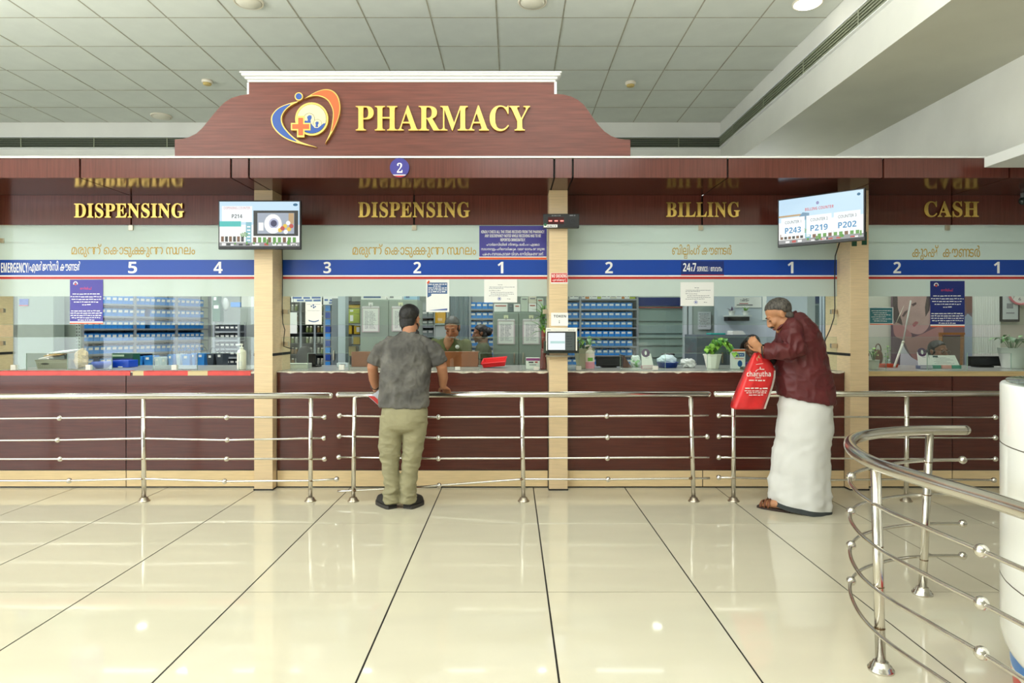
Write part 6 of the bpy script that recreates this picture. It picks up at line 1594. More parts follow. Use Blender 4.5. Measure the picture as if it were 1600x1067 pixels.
def hand(m, wrist, fwd, down, curl=.5, s=1.0, thumb=1, spread=.1):
    """palm and five fingers; fwd: wrist to knuckles, down: the palm side, thumb: +1/-1 the side of fwd x down"""
    f = V(fwd).normalized(); d = V(down); d = (d - f * d.dot(f)).normalized(); r = f.cross(d); w = V(wrist)
    L_ = .085 * s
    for k in range(5):
        a = k / 4; c = w + f * (L_ * a); wd = (.024 + .018 * min(1, a * 1.6)) * s
        m.ell(c, .0001) if 0 else None
    R = Matrix((r, f, d)).transposed()
    m.ell(w + f * L_ * .12, (.026 * s, .03 * s, .019 * s), R=R); m.ell(w + f * L_ * .5, (.036 * s, .05 * s, .015 * s), R=R); m.ell(w + f * L_ * .86, (.039 * s, .026 * s, .0135 * s), R=R)
    for k, (off, ln) in enumerate(((-.029, .066), (-.010, .076), (.0095, .072), (.028, .056))):
        off *= -thumb
        b = w + f * (L_ * (1.0 - .05 * abs(k - 1.3))) + r * off * s * 1.0
        dirv = (f + r * off * spread * 8).normalized(); p = [w + f * L_ * .55 + r * off * .7 * s, b]; ang = 0
        for q, fr in enumerate((.45, .32, .23)):
            ang = curl * (.7 + q * .85)
            v = dirv * math.cos(ang) + d * math.sin(ang); p.append(p[-1] + v * ln * fr * s)
        rr_ = [.0088 * s, .009 * s, .0084 * s, .0076 * s, .0064 * s]
        m.tube(p, rr_, 10)
        for c, r_ in zip(p, rr_): m.ell(c, r_, nu=10, nv=7)
    side = r * thumb
    p = [w + f * L_ * .15 + side * .018 * s, w + f * L_ * .42 + side * .044 * s + d * .008 * s, w + f * L_ * .72 + side * .056 * s + d * .018 * s, w + f * L_ * .98 + side * .052 * s + d * .03 * s]
    rr_ = [.014 * s, .0115 * s, .0098 * s, .0078 * s]
    m.tube(p, rr_, 10)
    for c, r_ in zip(p, rr_): m.ell(c, r_, nu=10, nv=7)
def orient(pos, yaw, pitch, roll=0.0):
    """head frame: local +y looks along yaw (angle of the facing direction), pitched down"""
    return Matrix.Translation(pos) @ Matrix.Rotation(yaw - PI / 2, 4, 'Z') @ Matrix.Rotation(-pitch, 4, 'X') @ Matrix.Rotation(roll, 4, 'Y')
def wr(amp, fx, fy, fz, seed=0, ridge=1.0):
    def f(p, n):
        a = noise.noise(V((p.x * fx, p.y * fy, p.z * fz + seed))); b = noise.noise(V((p.x * fx * 2.3 + 5, p.y * fy * 2.3, p.z * fz * 2.1 + seed)))
        c = noise.noise(V((p.x * fx * 2.6 + p.z * 9, p.y * fy * 2, p.z * fz * 3 - p.x * 8 + seed)))
        return n * amp * (1 - 2 * abs(a) ** .8 + .5 * b + .55 * (1 - 2.4 * abs(c) ** .7)) * ridge
    return f

# ---- man in the grey shirt, seen from behind -----------------------
SK1 = skinmat('brown skin', (176, 122, 90)); HAIR = mat('black hair', (20, 17, 16), .5, var=.4, scale=120, bump=.4, bscale=300)
man = thing('person', 'man in grey shirt and khaki trousers leaning on the handrail, back to us', 'person', (PX(631, 5.06), 5.06, 0))
def Q(px, py, D): return P(px, py, D)
b = MB()
HM = orient(Q(640.5, 499.5, 5.17), PI / 2 - .30, .22)
head_solids(b, HM, .97)
limb(b, [Q(640, 512, 5.13), Q(639, 524, 5.10), Q(637, 536, 5.08)], [.054, .056, .07])
b.rings([ering(Q(636, y, D), a, bb, (0, 1), 24) for y, D, a, bb in ((532, 5.08, .07, .13), (545, 5.07, .09, .165), (570, 5.05, .095, .165), (600, 5.02, .085, .15), (635, 5.0, .08, .135), (655, 5.0, .08, .135))])
for (sx, px) in ((-1, 0), (1, 1)):
    pts = ([Q(606, 540, 5.07), Q(590, 556, 5.06), Q(582, 573, 5.07), Q(584, 592, 5.14), Q(587, 605, 5.195)], [Q(668, 541, 5.07), Q(682, 556, 5.05), Q(690, 572, 5.06), Q(692.5, 590, 5.13), Q(692, 602, 5.185)])[px]
    limb(b, pts, [.056, .05, .043, .039, .029])
    if px == 0: hand(b, pts[-1] + V((0, .012, -.014)), (-.05, 1, -.35), (-.05, -.3, -1), curl=.62, s=.95, thumb=-1)
    else: hand(b, pts[-1] + V((0, .012, -.014)), (.28, 1, -.38), (0, -.3, -1), curl=.62, s=.95, thumb=1)
    lp = ([Q(615, 648, 5.0), Q(609, 705, 5.02), Q(611, 776, 5.04)], [Q(648, 648, 5.0), Q(643, 705, 5.03), Q(638, 776, 5.04)])[px]
    limb(b, lp, [.08, .055, .04])
    fp = ([V((PX(611.5, 5.03), 5.03, .06)), V((PX(604, 5.13), 5.13, .045)), V((PX(597, 5.22), 5.2, .035))], [V((PX(637.5, 5.03), 5.03, .06)), V((PX(645, 5.13), 5.13, .045)), V((PX(653, 5.2), 5.2, .035))])[px]
    limb(b, fp, [.038, .036, .026], 12)
body = solid('body', b, SK1, man, .0055, 3)
hair_cap(man, HM, .97, HAIR, .085, -.075, 1.085, side=.006, nb=[((0, -.048, -.018), (.070, .050, .05)), ((0, -.046, -.044), (.064, .044, .052)), ((0, -.04, -.085), (.046, .03, .035))])
m = MB(); m.ell((0, .055, -.082), (.052, .042, .034), nu=18, nv=12); m.ell((.052, .03, -.05), (.016, .03, .03)); m.ell((-.052, .03, -.05), (.016, .03, .03)); m.v = [HM @ (p * .97) for p in m.v]; m.build('beard', mat('beard', (34, 27, 24), .6), man)
face_parts(man, HM, .97, HAIR)
SHIRT = mat('mottled grey cotton', (74, 72, 69), .85, col2=(112, 109, 103), scale=7, detail=8, lo=.38, hi=.66, bump=.25, bscale=420)
m = MB()
prof = [(519, 640, .058, .060, 5.12), (523, 639.5, .072, .085, 5.105), (528, 638, .085, .135, 5.09), (534, 637, .100, .178, 5.08), (541, 636.5, .112, .196, 5.07), (552, 636, .120, .196, 5.06), (570, 634.5, .126, .191, 5.05), (590, 632.5, .126, .188, 5.03), (612, 631.5, .124, .189, 5.015), (635.5, 630.5, .126, .189, 5.005)]
m.rings([ering(Q(x, y, D), a, bb, (0, 1), 36, .86) for y, x, a, bb, D in prof[::-1]])
for pts in ([Q(612, 537, 5.075), Q(600, 545, 5.065), Q(591, 556, 5.06), Q(585.5, 568.5, 5.065)], [Q(662, 538, 5.075), Q(674, 546, 5.06), Q(682, 557, 5.055), Q(687, 568, 5.06)]):
    limb(m, pts[:-1], [.062, .066, .064]); m.tube(pts[1:], [.066, .065, .064], 18)
sh = solid('shirt', m, SHIRT, man, .007, 5, wr(.0085, 9, 9, 6, 3))
m = MB(); m.tube([Q(626, 520, 5.085), Q(632, 523.5, 5.055), Q(640, 524.5, 5.048), Q(648, 523, 5.058), Q(653, 519.5, 5.09), Q(650, 516.5, 5.15)], .012, 10); m.build('collar', mat('dark collar', (40, 38, 38), .8), man)
KHAKI = mat('khaki cotton', (150, 144, 112), .85, var=.06, scale=10, bump=.2, bscale=500)
m = MB()
m.rings([ering(Q(632, y, 5.0), a, bb, (0, 1), 32, .9) for y, a, bb in ((676, .05, .05), (668, .115, .150), (655, .125, .178), (640, .122, .174), (622, .090, .140))])
for px in (0, 1):
    pr = ([(650, 613.5, .092, .093), (668, 612, .092, .094), (685, 610.5, .084, .084), (702, 609, .077, .080), (722, 610, .072, .070), (742, 611.5, .068, .062), (758, 612.5, .067, .058), (768, 612.5, .071, .063), (776, 612.3, .070, .062), (784, 612, .073, .064)], [(650, 650, .092, .090), (668, 648.5, .090, .092), (685, 646.5, .083, .083), (702, 645, .077, .074), (722, 642, .072, .070), (742, 639.5, .068, .064), (758, 637.5, .067, .060), (768, 637, .071, .064), (776, 637, .070, .062), (784, 637, .073, .066)])[px]
    m.rings([ering(Q(x, y, 5.0 + .045 * (y - 650) / 134), a, bb, (0, 1), 26) for y, x, a, bb in pr[::-1]])
def trw(p, n):
    k = 1.0 + 1.6 * math.exp(-((p.z - .44) / .12) ** 2) + 2.2 * math.exp(-((p.z - .12) / .08) ** 2)
    a = noise.noise(V((p.x * 7 + p.z * 5, p.y * 7, p.z * 15 + 2))); c = noise.noise(V((p.x * 15, p.y * 15 + 3, p.z * 26)))
    d = noise.noise(V((p.x * 18 + p.z * 22, p.y * 14, p.z * 34 - p.x * 12)))
    return n * .0044 * k * (1 - 2 * abs(a) ** .7 + .35 * c + .3 * (1 - 2.4 * abs(d) ** .7))
solid('trousers', m, KHAKI, man, .007, 5, trw)
def shoe(t, heel, toe, mt, sole, L_=None, w=.047):
    h, e = V(heel), V(toe); f = (e - h).normalized(); s = f.cross(V((0, 0, 1))); ln = (e - h).length
    up = MB(); so = MB(); n = 20; R1 = []; R2 = []
    for k in range(13):
        u = k / 12; ww = w * (.62 + .5 * math.sin(PI * min(1, u * .62 + .18)) ** 1.2 * 1.0) * (1 - max(0, u - .8) * 2.6) * (.8 if u < .04 else 1); hh = .075 * (1 - u) ** .8 + .042
        c = h + f * ln * u
        R1.append([c + s * ww * math.cos(a) + V((0, 0, .016 + max(0, math.sin(a)) * hh)) for a in [2 * PI * i / n for i in range(n)]])
        R2.append([c + s * (ww + .004) * x + V((0, 0, z)) for x, z in ((-1, .001), (1, .001), (1, .026), (-1, .026))])
    o = up.rings(R1).build('shoe', mt, t); so.rings(R2, smooth=False).build('sole', sole, o)
    return o
SHO = mat('black suede', (36, 33, 31), .7, var=.2, scale=60); SOLE = mat('dark sole', (58, 54, 50), .7)
shoe(man, (PX(613.5, 5.0), 5.0, 0), (PX(592, 5.21), 5.2, 0), SHO, SOLE); shoe(man, (PX(636, 5.0), 5.0, 0), (PX(659, 5.19), 5.18, 0), SHO, SOLE)
c = Q(586.5, 602, 5.185); m = MB(); m.tube([c + V((.034 * math.cos(a), .01 * math.sin(a), .03 * math.sin(a))) for a in [i * PI / 10 for i in range(21)]], .0065, 8); m.build('wrist_strap', BLACK, man)
# papers under his left hand
t = thing('papers', 'folded papers with a red edge held under the left hand on the rail', 'papers', Q(590, 622, 5.2))
ps = [Q(587, 613, 5.17), Q(597, 604, 5.19), Q(598, 632, 5.15), Q(592, 634, 5.15), Q(576, 620, 5.16)]
m = MB(); m.rings([[p for p in ps], [p + V((0, .004, 0)) for p in ps]], smooth=False); m.build('sheet', mat('grey white paper', (196, 200, 208), .6), t)
m = MB(); m.rings([[p + V((0, -.003, 0)) for p in (Q(575, 618.5, 5.16), Q(585, 619, 5.155), Q(595, 628, 5.15), Q(596, 634, 5.15), Q(590, 631.5, 5.15), Q(582, 624, 5.155))], [p + V((0, -.001, 0)) for p in (Q(575, 618.5, 5.16), Q(585, 619, 5.155), Q(595, 628, 5.15), Q(596, 634, 5.15), Q(590, 631.5, 5.15), Q(582, 624, 5.155))]], smooth=False); m.build('red_edge', RED, t)

# ---- man in maroon shirt and white wrap ------------------------------
SK2 = skinmat('brown skin warm', (186, 132, 94)); GREYH = mat('grey black hair', (48, 44, 40), .55, col2=(96, 90, 82), scale=90, stretch=(1, 1, .3), bump=.4, bscale=260)
fx, fy = -.93, .36
man2 = thing('person', 'man in maroon long shirt and white wrap bending over a red bag', 'person', (PX(1252, 4.98), 4.98, 0))
yaw2 = math.atan2(fy, fx)
HM2 = orient(Q(1217.5, 491.5, 4.93), yaw2 + .10, .62, 0)
b = MB(); head_solids(b, HM2, 1.0)
limb(b, [Q(1224, 499, 4.94), Q(1234, 506, 4.95), Q(1243, 516, 4.97)], [.054, .06, .075])
b.rings([ering(Q(x, y, 4.98), a, bb, (fx, fy), 24) for y, x, a, bb in ((700, 1256, .14, .13), (640, 1258, .16, .13), (600, 1257, .165, .13), (560, 1252, .155, .14), (530, 1249, .14, .15), (512, 1245, .10, .13))])
wA = Q(1191, 547, 4.845)
limb(b, [Q(1234, 518, 4.83), Q(1243, 546, 4.80), Q(1216, 548, 4.815), wA], [.055, .05, .042, .03])
hand(b, wA + V((-.006, .002, .002)), (-.6, .12, .62), (.45, .75, .2), curl=.85, s=.98, thumb=1)
limb(b, [Q(1230, 518, 5.13), Q(1232, 556, 5.12), Q(1212, 556, 5.02), Q(1199, 556, 4.955)], [.055, .046, .04, .03])
hand(b, Q(1198, 557, 4.95), (-.8, -.25, .1), (.1, -.5, -.8), curl=.8, s=.95, thumb=-1)
for hx, tx_, hd, td in ((1232, 1187, 4.915, 5.05), (1268, 1222, 4.955, 5.07)):
    h_, e_ = V((PX(hx, hd), hd, .05)), V((PX(tx_, td), td, .032)); f_ = (e_ - h_).normalized(); s_ = f_.cross(V((0, 0, 1))).normalized()
    limb(b, [Q(1256, 690, 4.98 if hx > 1240 else 4.95), h_ + V((0, 0, .1)), h_ + f_ * .02], [.06, .042, .034])
    limb(b, [h_ + f_ * .0, h_ + f_ * .08 + V((0, 0, .008)), h_ + f_ * .15], [.034, .036, .032])
    for k, (o_, l_) in enumerate(((-.030, .205), (-.014, .218), (0, .214), (.014, .206), (.027, .194))):
        o_ *= -1
        m_ = [h_ + f_ * .14 + s_ * o_ * .9, h_ + f_ * (l_ - .03) + s_ * o_ + V((0, 0, -.004)), h_ + f_ * l_ + s_ * o_ + V((0, 0, -.012))]
        limb(b, m_, [.013, .0105 if k != 4 else .013, .009 if k != 4 else .011], 10)
solid('body', b, SK2, man2, .0055, 3)
hair_cap(man2, HM2, 1.0, GREYH, .088, -.07, 1.055, side=.010, nb=[((0, -.048, -.040), (.058, .038, .048)), ((0, -.044, -.075), (.044, .028, .03))])
face_parts(man2, HM2, 1.0, mat('dark brow', (36, 30, 26), .6), down=True)
m = MB(); m.tube([(-.03, .088, -.056), (-.012, .1025, -.050), (0, .1045, -.049), (.012, .1025, -.050), (.03, .088, -.056)], [.003, .0065, .0062, .0065, .003], 8); m.v = [HM2 @ p for p in m.v]; m.build('moustache', mat('moustache', (40, 34, 30), .6), man2)
MAR = mat('maroon cloth', (90, 34, 36), .45, var=.12, scale=6, spec=.4, bump=.12, bscale=500)
m = MB()
pr = [(489.5, 1241.5, .058, .062, 4.965), (494, 1243, .078, .090, 4.97), (500, 1245, .100, .140, 4.975), (507, 1246, .128, .170, 4.98), (516, 1246, .152, .182, 4.98), (530, 1247.5, .172, .182, 4.98), (545, 1249, .182, .172, 4.98), (562, 1251.5, .188, .166, 4.98), (580, 1254.5, .194, .165, 4.98), (600, 1257.5, .201, .168, 4.98), (612, 1259, .203, .170, 4.98), (624, 1260, .203, .172, 4.98)]
m.rings([ering(Q(x, y, D), a, bb, (fx, fy), 40, .92, tilt=(.035 if y > 615 else 0)) for y, x, a, bb, D in pr[::-1]])
limb(m, [Q(1238, 512, 4.84), Q(1238, 524, 4.81), Q(1243.5, 544, 4.79)], [.072, .075, .066])
m.tube([Q(1250, 545, 4.80), Q(1238, 547.5, 4.79), Q(1222, 548, 4.80), Q(1206, 548.5, 4.83), Q(1195, 549, 4.85)], [.05, .062, .056, .053, .054], 18)
limb(m, [Q(1234, 512, 5.10), Q(1232, 530, 5.13), Q(1232, 556, 5.12)], [.07, .07, .06])
m.tube([Q(1234, 557, 5.12), Q(1222, 559, 5.07), Q(1207, 560, 4.99)], [.056, .05, .05], 16)
def mw(p, n):
    a = noise.noise(V((p.x * 8 + p.z * 3, p.y * 8, p.z * 7 + 9))); c = noise.noise(V((p.x * 17, p.y * 17 + 3, p.z * 19)))
    k = 1.0 + 1.3 * math.exp(-(((p.x - PX(1225, 4.8)) / .16) ** 2 + ((p.z - PZ(545, 4.8)) / .10) ** 2))
    e = noise.noise(V((p.x * 15 + p.z * 10, p.y * 15, p.z * 13 - p.x * 9 + 4)))
    d = n * .0070 * k * (1 - 2 * abs(a) ** .7 + .45 * c + .6 * (1 - 2.4 * abs(e) ** .7))
    return d
solid('long_shirt', m, MAR, man2, .007, 4, mw)
m = MB(); m.tube([Q(1194, 549, 4.85), Q(1191.5, 549.2, 4.856)], [.0545, .052], 18, caps=False); m.tube([Q(1207, 560, 4.988), Q(1199, 559.5, 4.975)], [.0505, .048], 16); m.build('cuffs', mat('dark cuff', (30, 18, 18), .6), man2)
m = MB(); m.tube([Q(1215, 515.5, 4.905), Q(1218, 512, 4.88), Q(1227, 503, 4.865), Q(1237, 492, 4.885), Q(1243, 487.5, 4.94), Q(1240, 488.5, 5.01)], [.007, .009, .011, .012, .012, .011], 10); m.build('collar', MAR, man2)
MUN = mat('white cotton', (216, 215, 210), .8, var=.02, scale=6, bump=.1, bscale=600)
pr = [(793.5, 1249, .220, .170), (781, 1249, .222, .172), (760, 1249.5, .220, .172), (739, 1250.5, .213, .17), (706, 1252, .200, .168), (689, 1255, .197, .168), (660, 1257, .197, .168), (634, 1257.5, .192, .162), (618, 1258, .172, .140)]
def mring(y, x, a, bb, k=0.0):
    f = V((fx, fy, 0)).normalized(); s = V((-f.y, f.x, 0)); out = []; c = Q(x, y, 4.98); n = 88; low = max(0, (y - 640) / 150)
    for i in range(n):
        t_ = 2 * PI * i / n; cu, su = math.cos(t_), math.sin(t_)
        fold = 1 + low * (.028 * math.sin(7 * t_ + .6 * math.sin(y * .02)) + .012 * math.sin(13 * t_ + 1.3 + y * .01)) + k
        p_ = c + f * a * cu * fold + s * bb * su * fold
        p_.z += .030 * cu * min(1, low * 1.2)
        out.append(p_)
    return out
fine = []
for (y0, x0, a0, b0), (y1, x1, a1, b1) in zip(pr, pr[1:]):
    for q in range(5):
        u = q / 5; fine.append((y0 + (y1 - y0) * u, x0 + (x1 - x0) * u, a0 + (a1 - a0) * u, b0 + (b1 - b0) * u))
fine.append(pr[-1])
def creased(m, off=0.0):
    for i, p in enumerate(m.v):
        a = noise.noise(V((p.x * 4 + p.z * 5, p.y * 4, p.z * 6))); b_ = noise.noise(V((p.x * 9 - p.z * 12, p.y * 9, p.z * 9 + 4)))
        c_ = V((PX(1254, 4.98), 4.98, p.z)); d_ = (p - c_).normalized()
        m.v[i] = p + d_ * (.010 * (1 - 2 * abs(a) ** .6) + .006 * (1 - 2 * abs(b_) ** .6) + off)
    return m
m = MB(); m.rings([mring(*r_) for r_ in fine], caps=True); creased(m)
wrap = m.build('wrap_cloth', MUN, man2)
m = MB(); rg = [mring(y, 1249, .2203 , .1703) for y in (794, 791.5, 789, 786.5)]
m.rings(rg, caps=False); creased(m, .0035); m.build('dark_border', mat('charcoal border', (58, 62, 62), .8), man2)
BRL = mat('brown leather strap', (112, 62, 32), .4, var=.15, scale=40)
for hx, tx_, hd, td in ((1235, 1184.5, 4.905, 5.06), (1271, 1221, 4.945, 5.08)):
    h_, e_ = V((PX(hx, hd), hd, 0)), V((PX(tx_, td), td, 0)); f_ = (e_ - h_).normalized(); s_ = f_.cross(V((0, 0, 1))); ln = (e_ - h_).length
    R1 = []
    for k in range(15):
        u = k / 14; w_ = .05 * (math.sin(PI * (.10 + .82 * u)) ** .45) * (.84 + .22 * u); c = h_ + f_ * ln * u
        R1.append([c + s_ * w_ * x + V((0, 0, z)) for x, z in ((-1, .001), (1, .001), (1.03, .018), (-1.03, .018))])
    so = MB().rings(R1, smooth=False).build('sandal', mat('dark sandal sole', (52, 36, 28), .6), man2)
    for u, hh in ((.62, .062), (.74, .055), (.86, .042)):
        c = h_ + f_ * ln * u; m = MB(); q = [c + s_ * .05 * math.cos(a) + V((0, 0, .016 + hh * math.sin(a))) for a in [i * PI / 10 for i in range(11)]]
        m.tube(q, .0115, 8, squash=(1.0, .42)); m.build('strap', BRL, so)
# red carrier bag
bag = thing('carrier_bag', 'red plastic carrier bag with white shop print held by the man in maroon', 'bag', Q(1176, 639, 4.93))
BAGR = mat('red plastic film', (222, 48, 50), .28, var=.10, scale=9, bump=.25, bscale=30)
lv = [(551, 1180, 1193, .03), (558, 1177.5, 1199, .05), (568, 1174, 1208, .075), (579, 1170, 1214, .095), (590, 1166, 1213.5, .105), (600, 1162, 1211.5, .11), (612, 1157.5, 1208, .115), (625, 1152.5, 1203.5, .115), (636, 1148.5, 1199.5, .11), (639.5, 1148.5, 1198.5, .10)]
YBAG = 4.885
def bring(y, x0, x1, d):
    a, b_ = PX(x0, YBAG), PX(x1, YBAG); z = PZ(y, YBAG); out = []
    n = 10
    for i in range(n + 1): out.append(V((a + (b_ - a) * .82 * i / n, YBAG + .011 * noise.noise(V((i * .8 + y * .012, y * .03, 1))) - .012 * math.sin(PI * i / n) * min(1, (y - 551) / 40), z)))
    for i in range(4): u = (i + 1) / 4; out.append(V((a + (b_ - a) * (.82 + .18 * u), YBAG + d * .28 * u, z + .004 * noise.noise(V((i, y, 2))))))
    for i in range(6): u = i / 5; out.append(V((b_ + (a - b_) * u, YBAG + d + .008 * noise.noise(V((i, y * .06, 5))), z)))
    return out
m = MB(); m.rings([bring(*l) for l in lv[::-1]], smooth=True); m.build('bag_body', BAGR, bag)
m = MB()
lo_, hi_ = [bring(*l) for l in lv[2:]], None
for r0, r1 in zip(lo_[1:], lo_[2:]):
    e = V((.0, -.004, 0)); m.add([r0[12] + e, r0[14] + e, r1[14] + e, r1[12] + e], [(0, 3, 2, 1)])
m.build('white_gusset_stripe', mat('bag white', (236, 226, 218), .35), bag)
m = MB(); m.tube([Q(1186, 553, 4.90), Q(1187, 545, 4.885), Q(1191, 543, 4.89), Q(1191, 553, 4.91)], [.012, .01, .01, .012], 8, squash=(1, .5)); m.build('handle_loop', BAGR, bag)
y_ = YBAG - .0165; m = MB(); BX = lambda x: PX(x, YBAG); BZ = lambda y: PZ(y, YBAG)
letters(m, fit(sansb('charutha'), BX(1165.5), BX(1203), BZ(588), BZ(579.5)), y_)
letters(m, fit(sansb('silks'), BX(1178.5), BX(1187.5), BZ(590.8), BZ(588.6)), y_)
scribble(m, BX(1169), BX(1194), BZ(595), .010, y_, 0, 2)
for k in range(8):
    a0, a1 = PI * (.5 + .5 * k / 8) , PI * (.5 + .5 * (k + 1) / 8)
    m.quad(*[(BX(1187) + r_ * math.cos(a), y_, BZ(580.5) + r_ * .55 * math.sin(a)) for r_, a in ((.032, a0), (.038, a0), (.038, a1), (.032, a1))])
m.quad((BX(1186.5), y_, BZ(577.4)), (BX(1193), y_, BZ(577.4)), (BX(1193), y_, BZ(576)), (BX(1186.5), y_, BZ(576)))
m.quad((BX(1185.8), y_, BZ(576.6)), (BX(1187.3), y_, BZ(576.6)), (BX(1187.3), y_, BZ(573)), (BX(1185.8), y_, BZ(573)))
for yy, xa, xb, h_ in ((607.5, 1163, 1198, .011), (611, 1162, 1197, .007), (614, 1165, 1196, .008), (617.5, 1169, 1191, .008)): scribble(m, BX(xa), BX(xb), BZ(yy), h_, y_, 0, int(yy))
m.quad((BX(1180), y_, BZ(569.5)), (BX(1191), y_, BZ(568)), (BX(1191), y_, BZ(567.4)), (BX(1180), y_, BZ(568.8)))
m.build('white_print', mat('bag white', (236, 226, 218), .35), bag)

# ---- staff behind the glass --------------------------------------------
OLIVE = mat('olive cotton', (86, 90, 46), .8, var=.1, scale=8, bump=.15, bscale=400); OLIVED = mat('dark olive cotton', (66, 72, 44), .8, var=.1, scale=8)
HAIRF = mat('dark hair', (26, 22, 22), .45, var=.4, scale=70, stretch=(1, 1, .25), bump=.3, bscale=200); HAIRG = mat('greying hair', (58, 56, 56), .5, var=.4, scale=80, stretch=(1, 1, .25), bump=.3, bscale=200)
SK3 = skinmat('brown skin soft', (176, 120, 84)); SK4 = skinmat('brown skin dark', (128, 84, 58))
def woman(lab, Hp, yaw, pitch, skin, hairm, cloth, shz, shw, root, seated=False, s=.95, bun=None, arms=None, depth=.11, roll=0.0, vneck=True, lean=(0, 0)):
    t = thing('person', lab, 'person', (root[0], root[1], 0))
    M = orient(Hp, yaw, pitch, roll); f = V((math.cos(yaw), math.sin(yaw), 0)); sd = V((-f.y, f.x, 0))
    c = V((root[0], root[1], 0))
    b = MB(); head_solids(b, M, s, True)
    nk = c + V((0, 0, shz + .03)); limb(b, [M @ V((0, -.03, -.06)), (M @ V((0, -.035, -.1)) + nk) / 2, nk, nk - V((0, 0, .08))], [.046, .045, .05, .07])
    hip = .50 if seated else .86
    ch = shz - .2
    R = lambda z, a, bb, k=0: ering(c + V((lean[0] * (shz - z), lean[1] * (shz - z), z)) + f * k, a, bb, f, 26)
    b.rings([R(hip - .08, .09, .15), R(hip, .10, .16), R((hip + ch) / 2, .085, .13), R(ch, .095, .15), R(shz - .03, .075, shw * .85), R(shz + .02, .05, .08)])
    fl = .02
    for sx in (-1, 1):
        if seated:
            k_ = c + f * .30 + sd * sx * .11 + V((0, 0, .47)); limb(b, [c + sd * sx * .09 + V((0, 0, .50)), k_, k_ + V((0, 0, -.4)) - f * .02], [.08, .06, .042]); limb(b, [k_ + V((0, 0, -.43)) - f * .02, k_ + V((0, 0, -.435)) + f * .12], [.034, .028])
        else:
            limb(b, [c + sd * sx * .08 + V((0, 0, .82)), c + sd * sx * .08 + V((0, 0, .45)), c + sd * sx * .08 + V((0, 0, .06))], [.075, .055, .04]); limb(b, [c + sd * sx * .08 + V((0, 0, .034)), c + sd * sx * .085 + f * .14 + V((0, 0, .03))], [.034, .028])
    arms = arms or []
    for sx, (el, wri, hd) in zip((1, -1), arms):
        shp = c + sd * sx * shw * .9 + V((0, 0, shz - .03)); limb(b, [shp, el, wri], [.05, .04, .027]); hand(b, wri, hd, (0, 0, -1), curl=.4, s=.85, thumb=-sx)
    if vneck:
        limb(b, [nk - V((0, 0, .01)), c + f * (depth * .5) + V((0, 0, shz - .015)), c + f * (depth * .80) + V((0, 0, shz - .055)), c + f * (depth * .98) + V((0, 0, shz - .10))], [.055, .056, .036, .008])
    solid('body', b, skin, t, .007, 3)
    m = MB()
    R2 = lambda z, a, bb, k=0: ering(c + V((lean[0] * (shz - z), lean[1] * (shz - z), z)) + f * k, a, bb, f, 30, .92)
    lowz = .38 if seated else .42
    m.rings([R2(lowz, .17 if not seated else .19, .22), R2(hip, .135, .19), R2((hip + ch) / 2, depth * .95, .155), R2(ch, depth * 1.05, .175), R2(shz - .07, depth * .9, shw * 1.03), R2(shz - .025, .075, shw * .92), R2(shz + .005, .062, shw * .62), R2(shz + .025, .05, .062)])
    for sx, (el, wri, hd) in zip((1, -1), arms):
        shp = c + sd * sx * shw * .88 + V((0, 0, shz - .045)); e2 = shp + (el - shp) * .8; limb(m, [shp, (shp + e2) / 2], [.066, .063]); m.tube([(shp + e2) / 2, e2], [.063, .06], 16)
    solid('kurta', m, cloth, t, .008, 4, wr(.004, 9, 9, 6, 2))
    hair_cap(t, M, s, hairm, .084, -.06, 1.08, side=-.018, sx=1.02, nb=[((sx * .062, -.022, .012), (.018, .046, .05)) for sx in (-1, 1)] + [((sx * .058, -.045, -.03), (.02, .04, .04)) for sx in (-1, 1)] + [((0, -.05, -.04), (.058, .045, .05))])
    if bun:
        m = MB(); m.ell(V(bun[0]), bun[1], nu=16, nv=12)
        for i, p in enumerate(m.v): m.v[i] = p * (1 + .06 * noise.noise(p * 40))
        m.v = [M @ (p * s) for p in m.v]; m.build('tied_hair', hairm, t)
    face_parts(t, M, s, HAIRF, female=True, down=pitch > .25)
    return t, M, s
D = 6.85
H1 = P(706.5, 512, D - .085)
w1, M1, s1 = woman('woman in olive kurta with white badge looking down behind the middle glass', H1, -PI / 2 - .12, .42, SK3, HAIRG, OLIVE, PZ(532, D), .19, (PX(703, D), D), False, .94, ((0, -.10, -.02), (.05, .045, .055)),
   [(V((PX(676, D), D - .05, 1.09)), V((PX(690, 6.7), 6.68, 1.085)), (.3, -1, -.2)), (V((PX(729, D), D - .05, 1.09)), V((PX(716, 6.7), 6.68, 1.085)), (-.3, -1, -.2))][::-1], .115)
c = P(714.5, 542, D - .135); m = MB(); m.lathe([(.022, 0), (.02, .006), (.002, .007)], (0, 0, 0), 16); m.xf(Matrix.Translation(c) @ Matrix.Rotation(PI / 2 + .2, 4, 'X')); m.build('badge', PWHITE, w1)
D = 7.12
H2 = P(750.5, 521, D)
w2, M2, s2 = woman('woman assistant in profile with tied dark hair and dark olive kurta', H2, PI + .15, .12, SK4, HAIRF, OLIVED, PZ(539, D), .155, (PX(755, D), D + .0), False, .80, ((0, -.115, .012), (.06, .05, .062)),
   [(V((PX(752, D), D - .16, 1.02)), V((PX(738, D), D - .14, .97)), (-1, 0, 0)), (V((PX(752, D), D + .16, 1.02)), V((PX(738, D), D + .14, .97)), (-1, 0, 0))][::1], .10, vneck=False)
m = MB(); m.tube([M2 @ (V(p) * s2) for p in ((.02, -.15, .05), (.0, -.168, .01), (.02, -.15, -.03))], .006, 6); m.build('hair_clip', mat('hair clip', (150, 96, 70), .3), w2)
D = 7.05
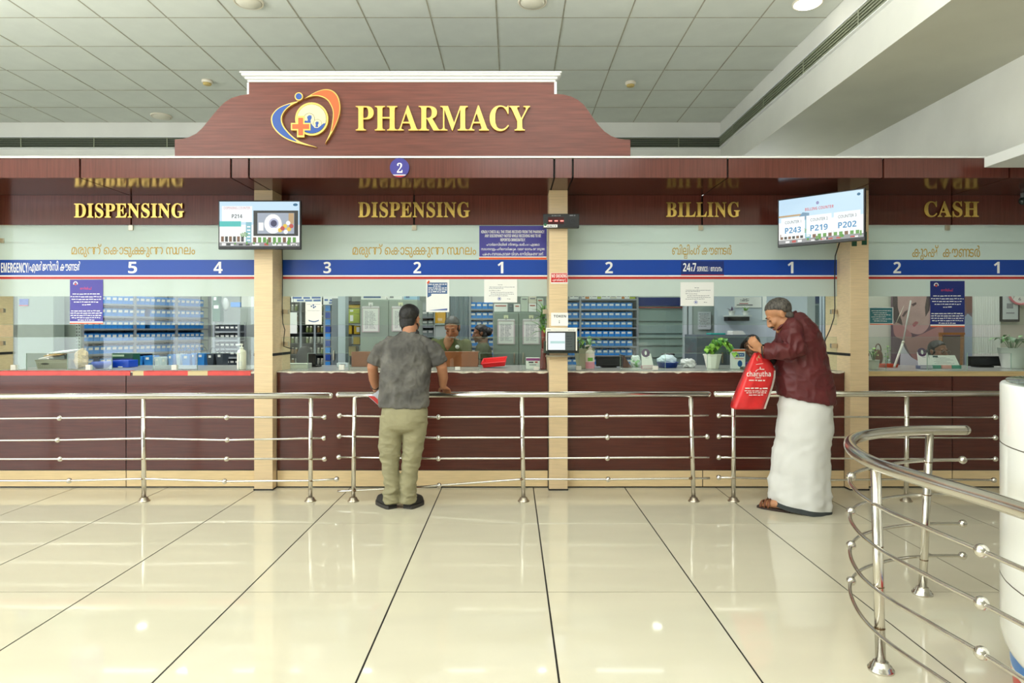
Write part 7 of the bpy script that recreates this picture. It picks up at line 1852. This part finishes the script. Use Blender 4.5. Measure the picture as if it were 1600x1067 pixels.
w3, M3, s3 = woman('seated woman with dark parted hair half hidden behind the red bag', P(1175.5, 541, D - .05), -PI / 2 - .55, .32, SK4, HAIRF, mat('moss cotton', (92, 96, 52), .8), PZ(568, D), .18, (PX(1184, D), D), True, .98, ((0, -.105, -.03), (.06, .055, .06)), None, .11)
m = MB(); m.tube([M3 @ V(p) for p in ((.03, -.10, .03), (.08, -.13, .0), (.12, -.14, -.04), (.15, -.13, -.09))], [.03, .04, .036, .02], 12); m.build('ponytail', HAIRF, w3)
D = 7.1
w4, M4, s4 = woman('seated cashier woman with glasses and dark blue clothes in the cash bay', P(1466, 549.5, D - .05), -PI / 2 + .22, .05, SK4, HAIRF, mat('indigo cloth', (28, 34, 74), .7), PZ(583, D), .17, (PX(1462, D), D), True, .98, ((0, -.10, -.02), (.055, .05, .055)), None, .11)
for sx in (-1, 1):
    m = MB(); m.tube([M4 @ (V((sx * .033 + .021 * math.cos(a), .104, .006 + .016 * math.sin(a))) * s4) for a in [i * PI / 8 for i in range(17)]], .0016, 6); m.build('glasses_rim', mat('thin frame', (150, 140, 130), .3, metal=.6), w4)
    MB().tube([M4 @ (V((sx * .054, .103, .01)) * s4), M4 @ (V((sx * .08, .0, .012)) * s4)], .0014, 5).build('glasses_arm', mat('thin frame', (150, 140, 130), .3, metal=.6), w4)
m = MB(); m.tube([M4 @ (V((-.012, .104, .009)) * s4), M4 @ (V((.012, .104, .009)) * s4)], .0015, 5); m.build('glasses_bridge', mat('thin frame', (150, 140, 130), .3, metal=.6), w4)
for px, w, nm in ((1184, 'in the billing bay', 'billing'), (1462, 'in the cash bay', 'cash')):
    D = 7.05; c = V((PX(px, D), D, 0)); t = thing('stool', 'low round stool under the seated woman ' + w, 'stool', c)
    MB().lathe([(.17, .33), (.18, .345), (.18, .36), (.17, .368), (.002, .37)], c, 24).build('seat', GREYD, t)
    for k in range(4): a = PI / 4 + k * PI / 2; MB().tube([c + V((.12 * math.cos(a), .12 * math.sin(a), .33)), c + V((.17 * math.cos(a), .17 * math.sin(a), 0))], .012, 8).build('leg', STEELD, t)
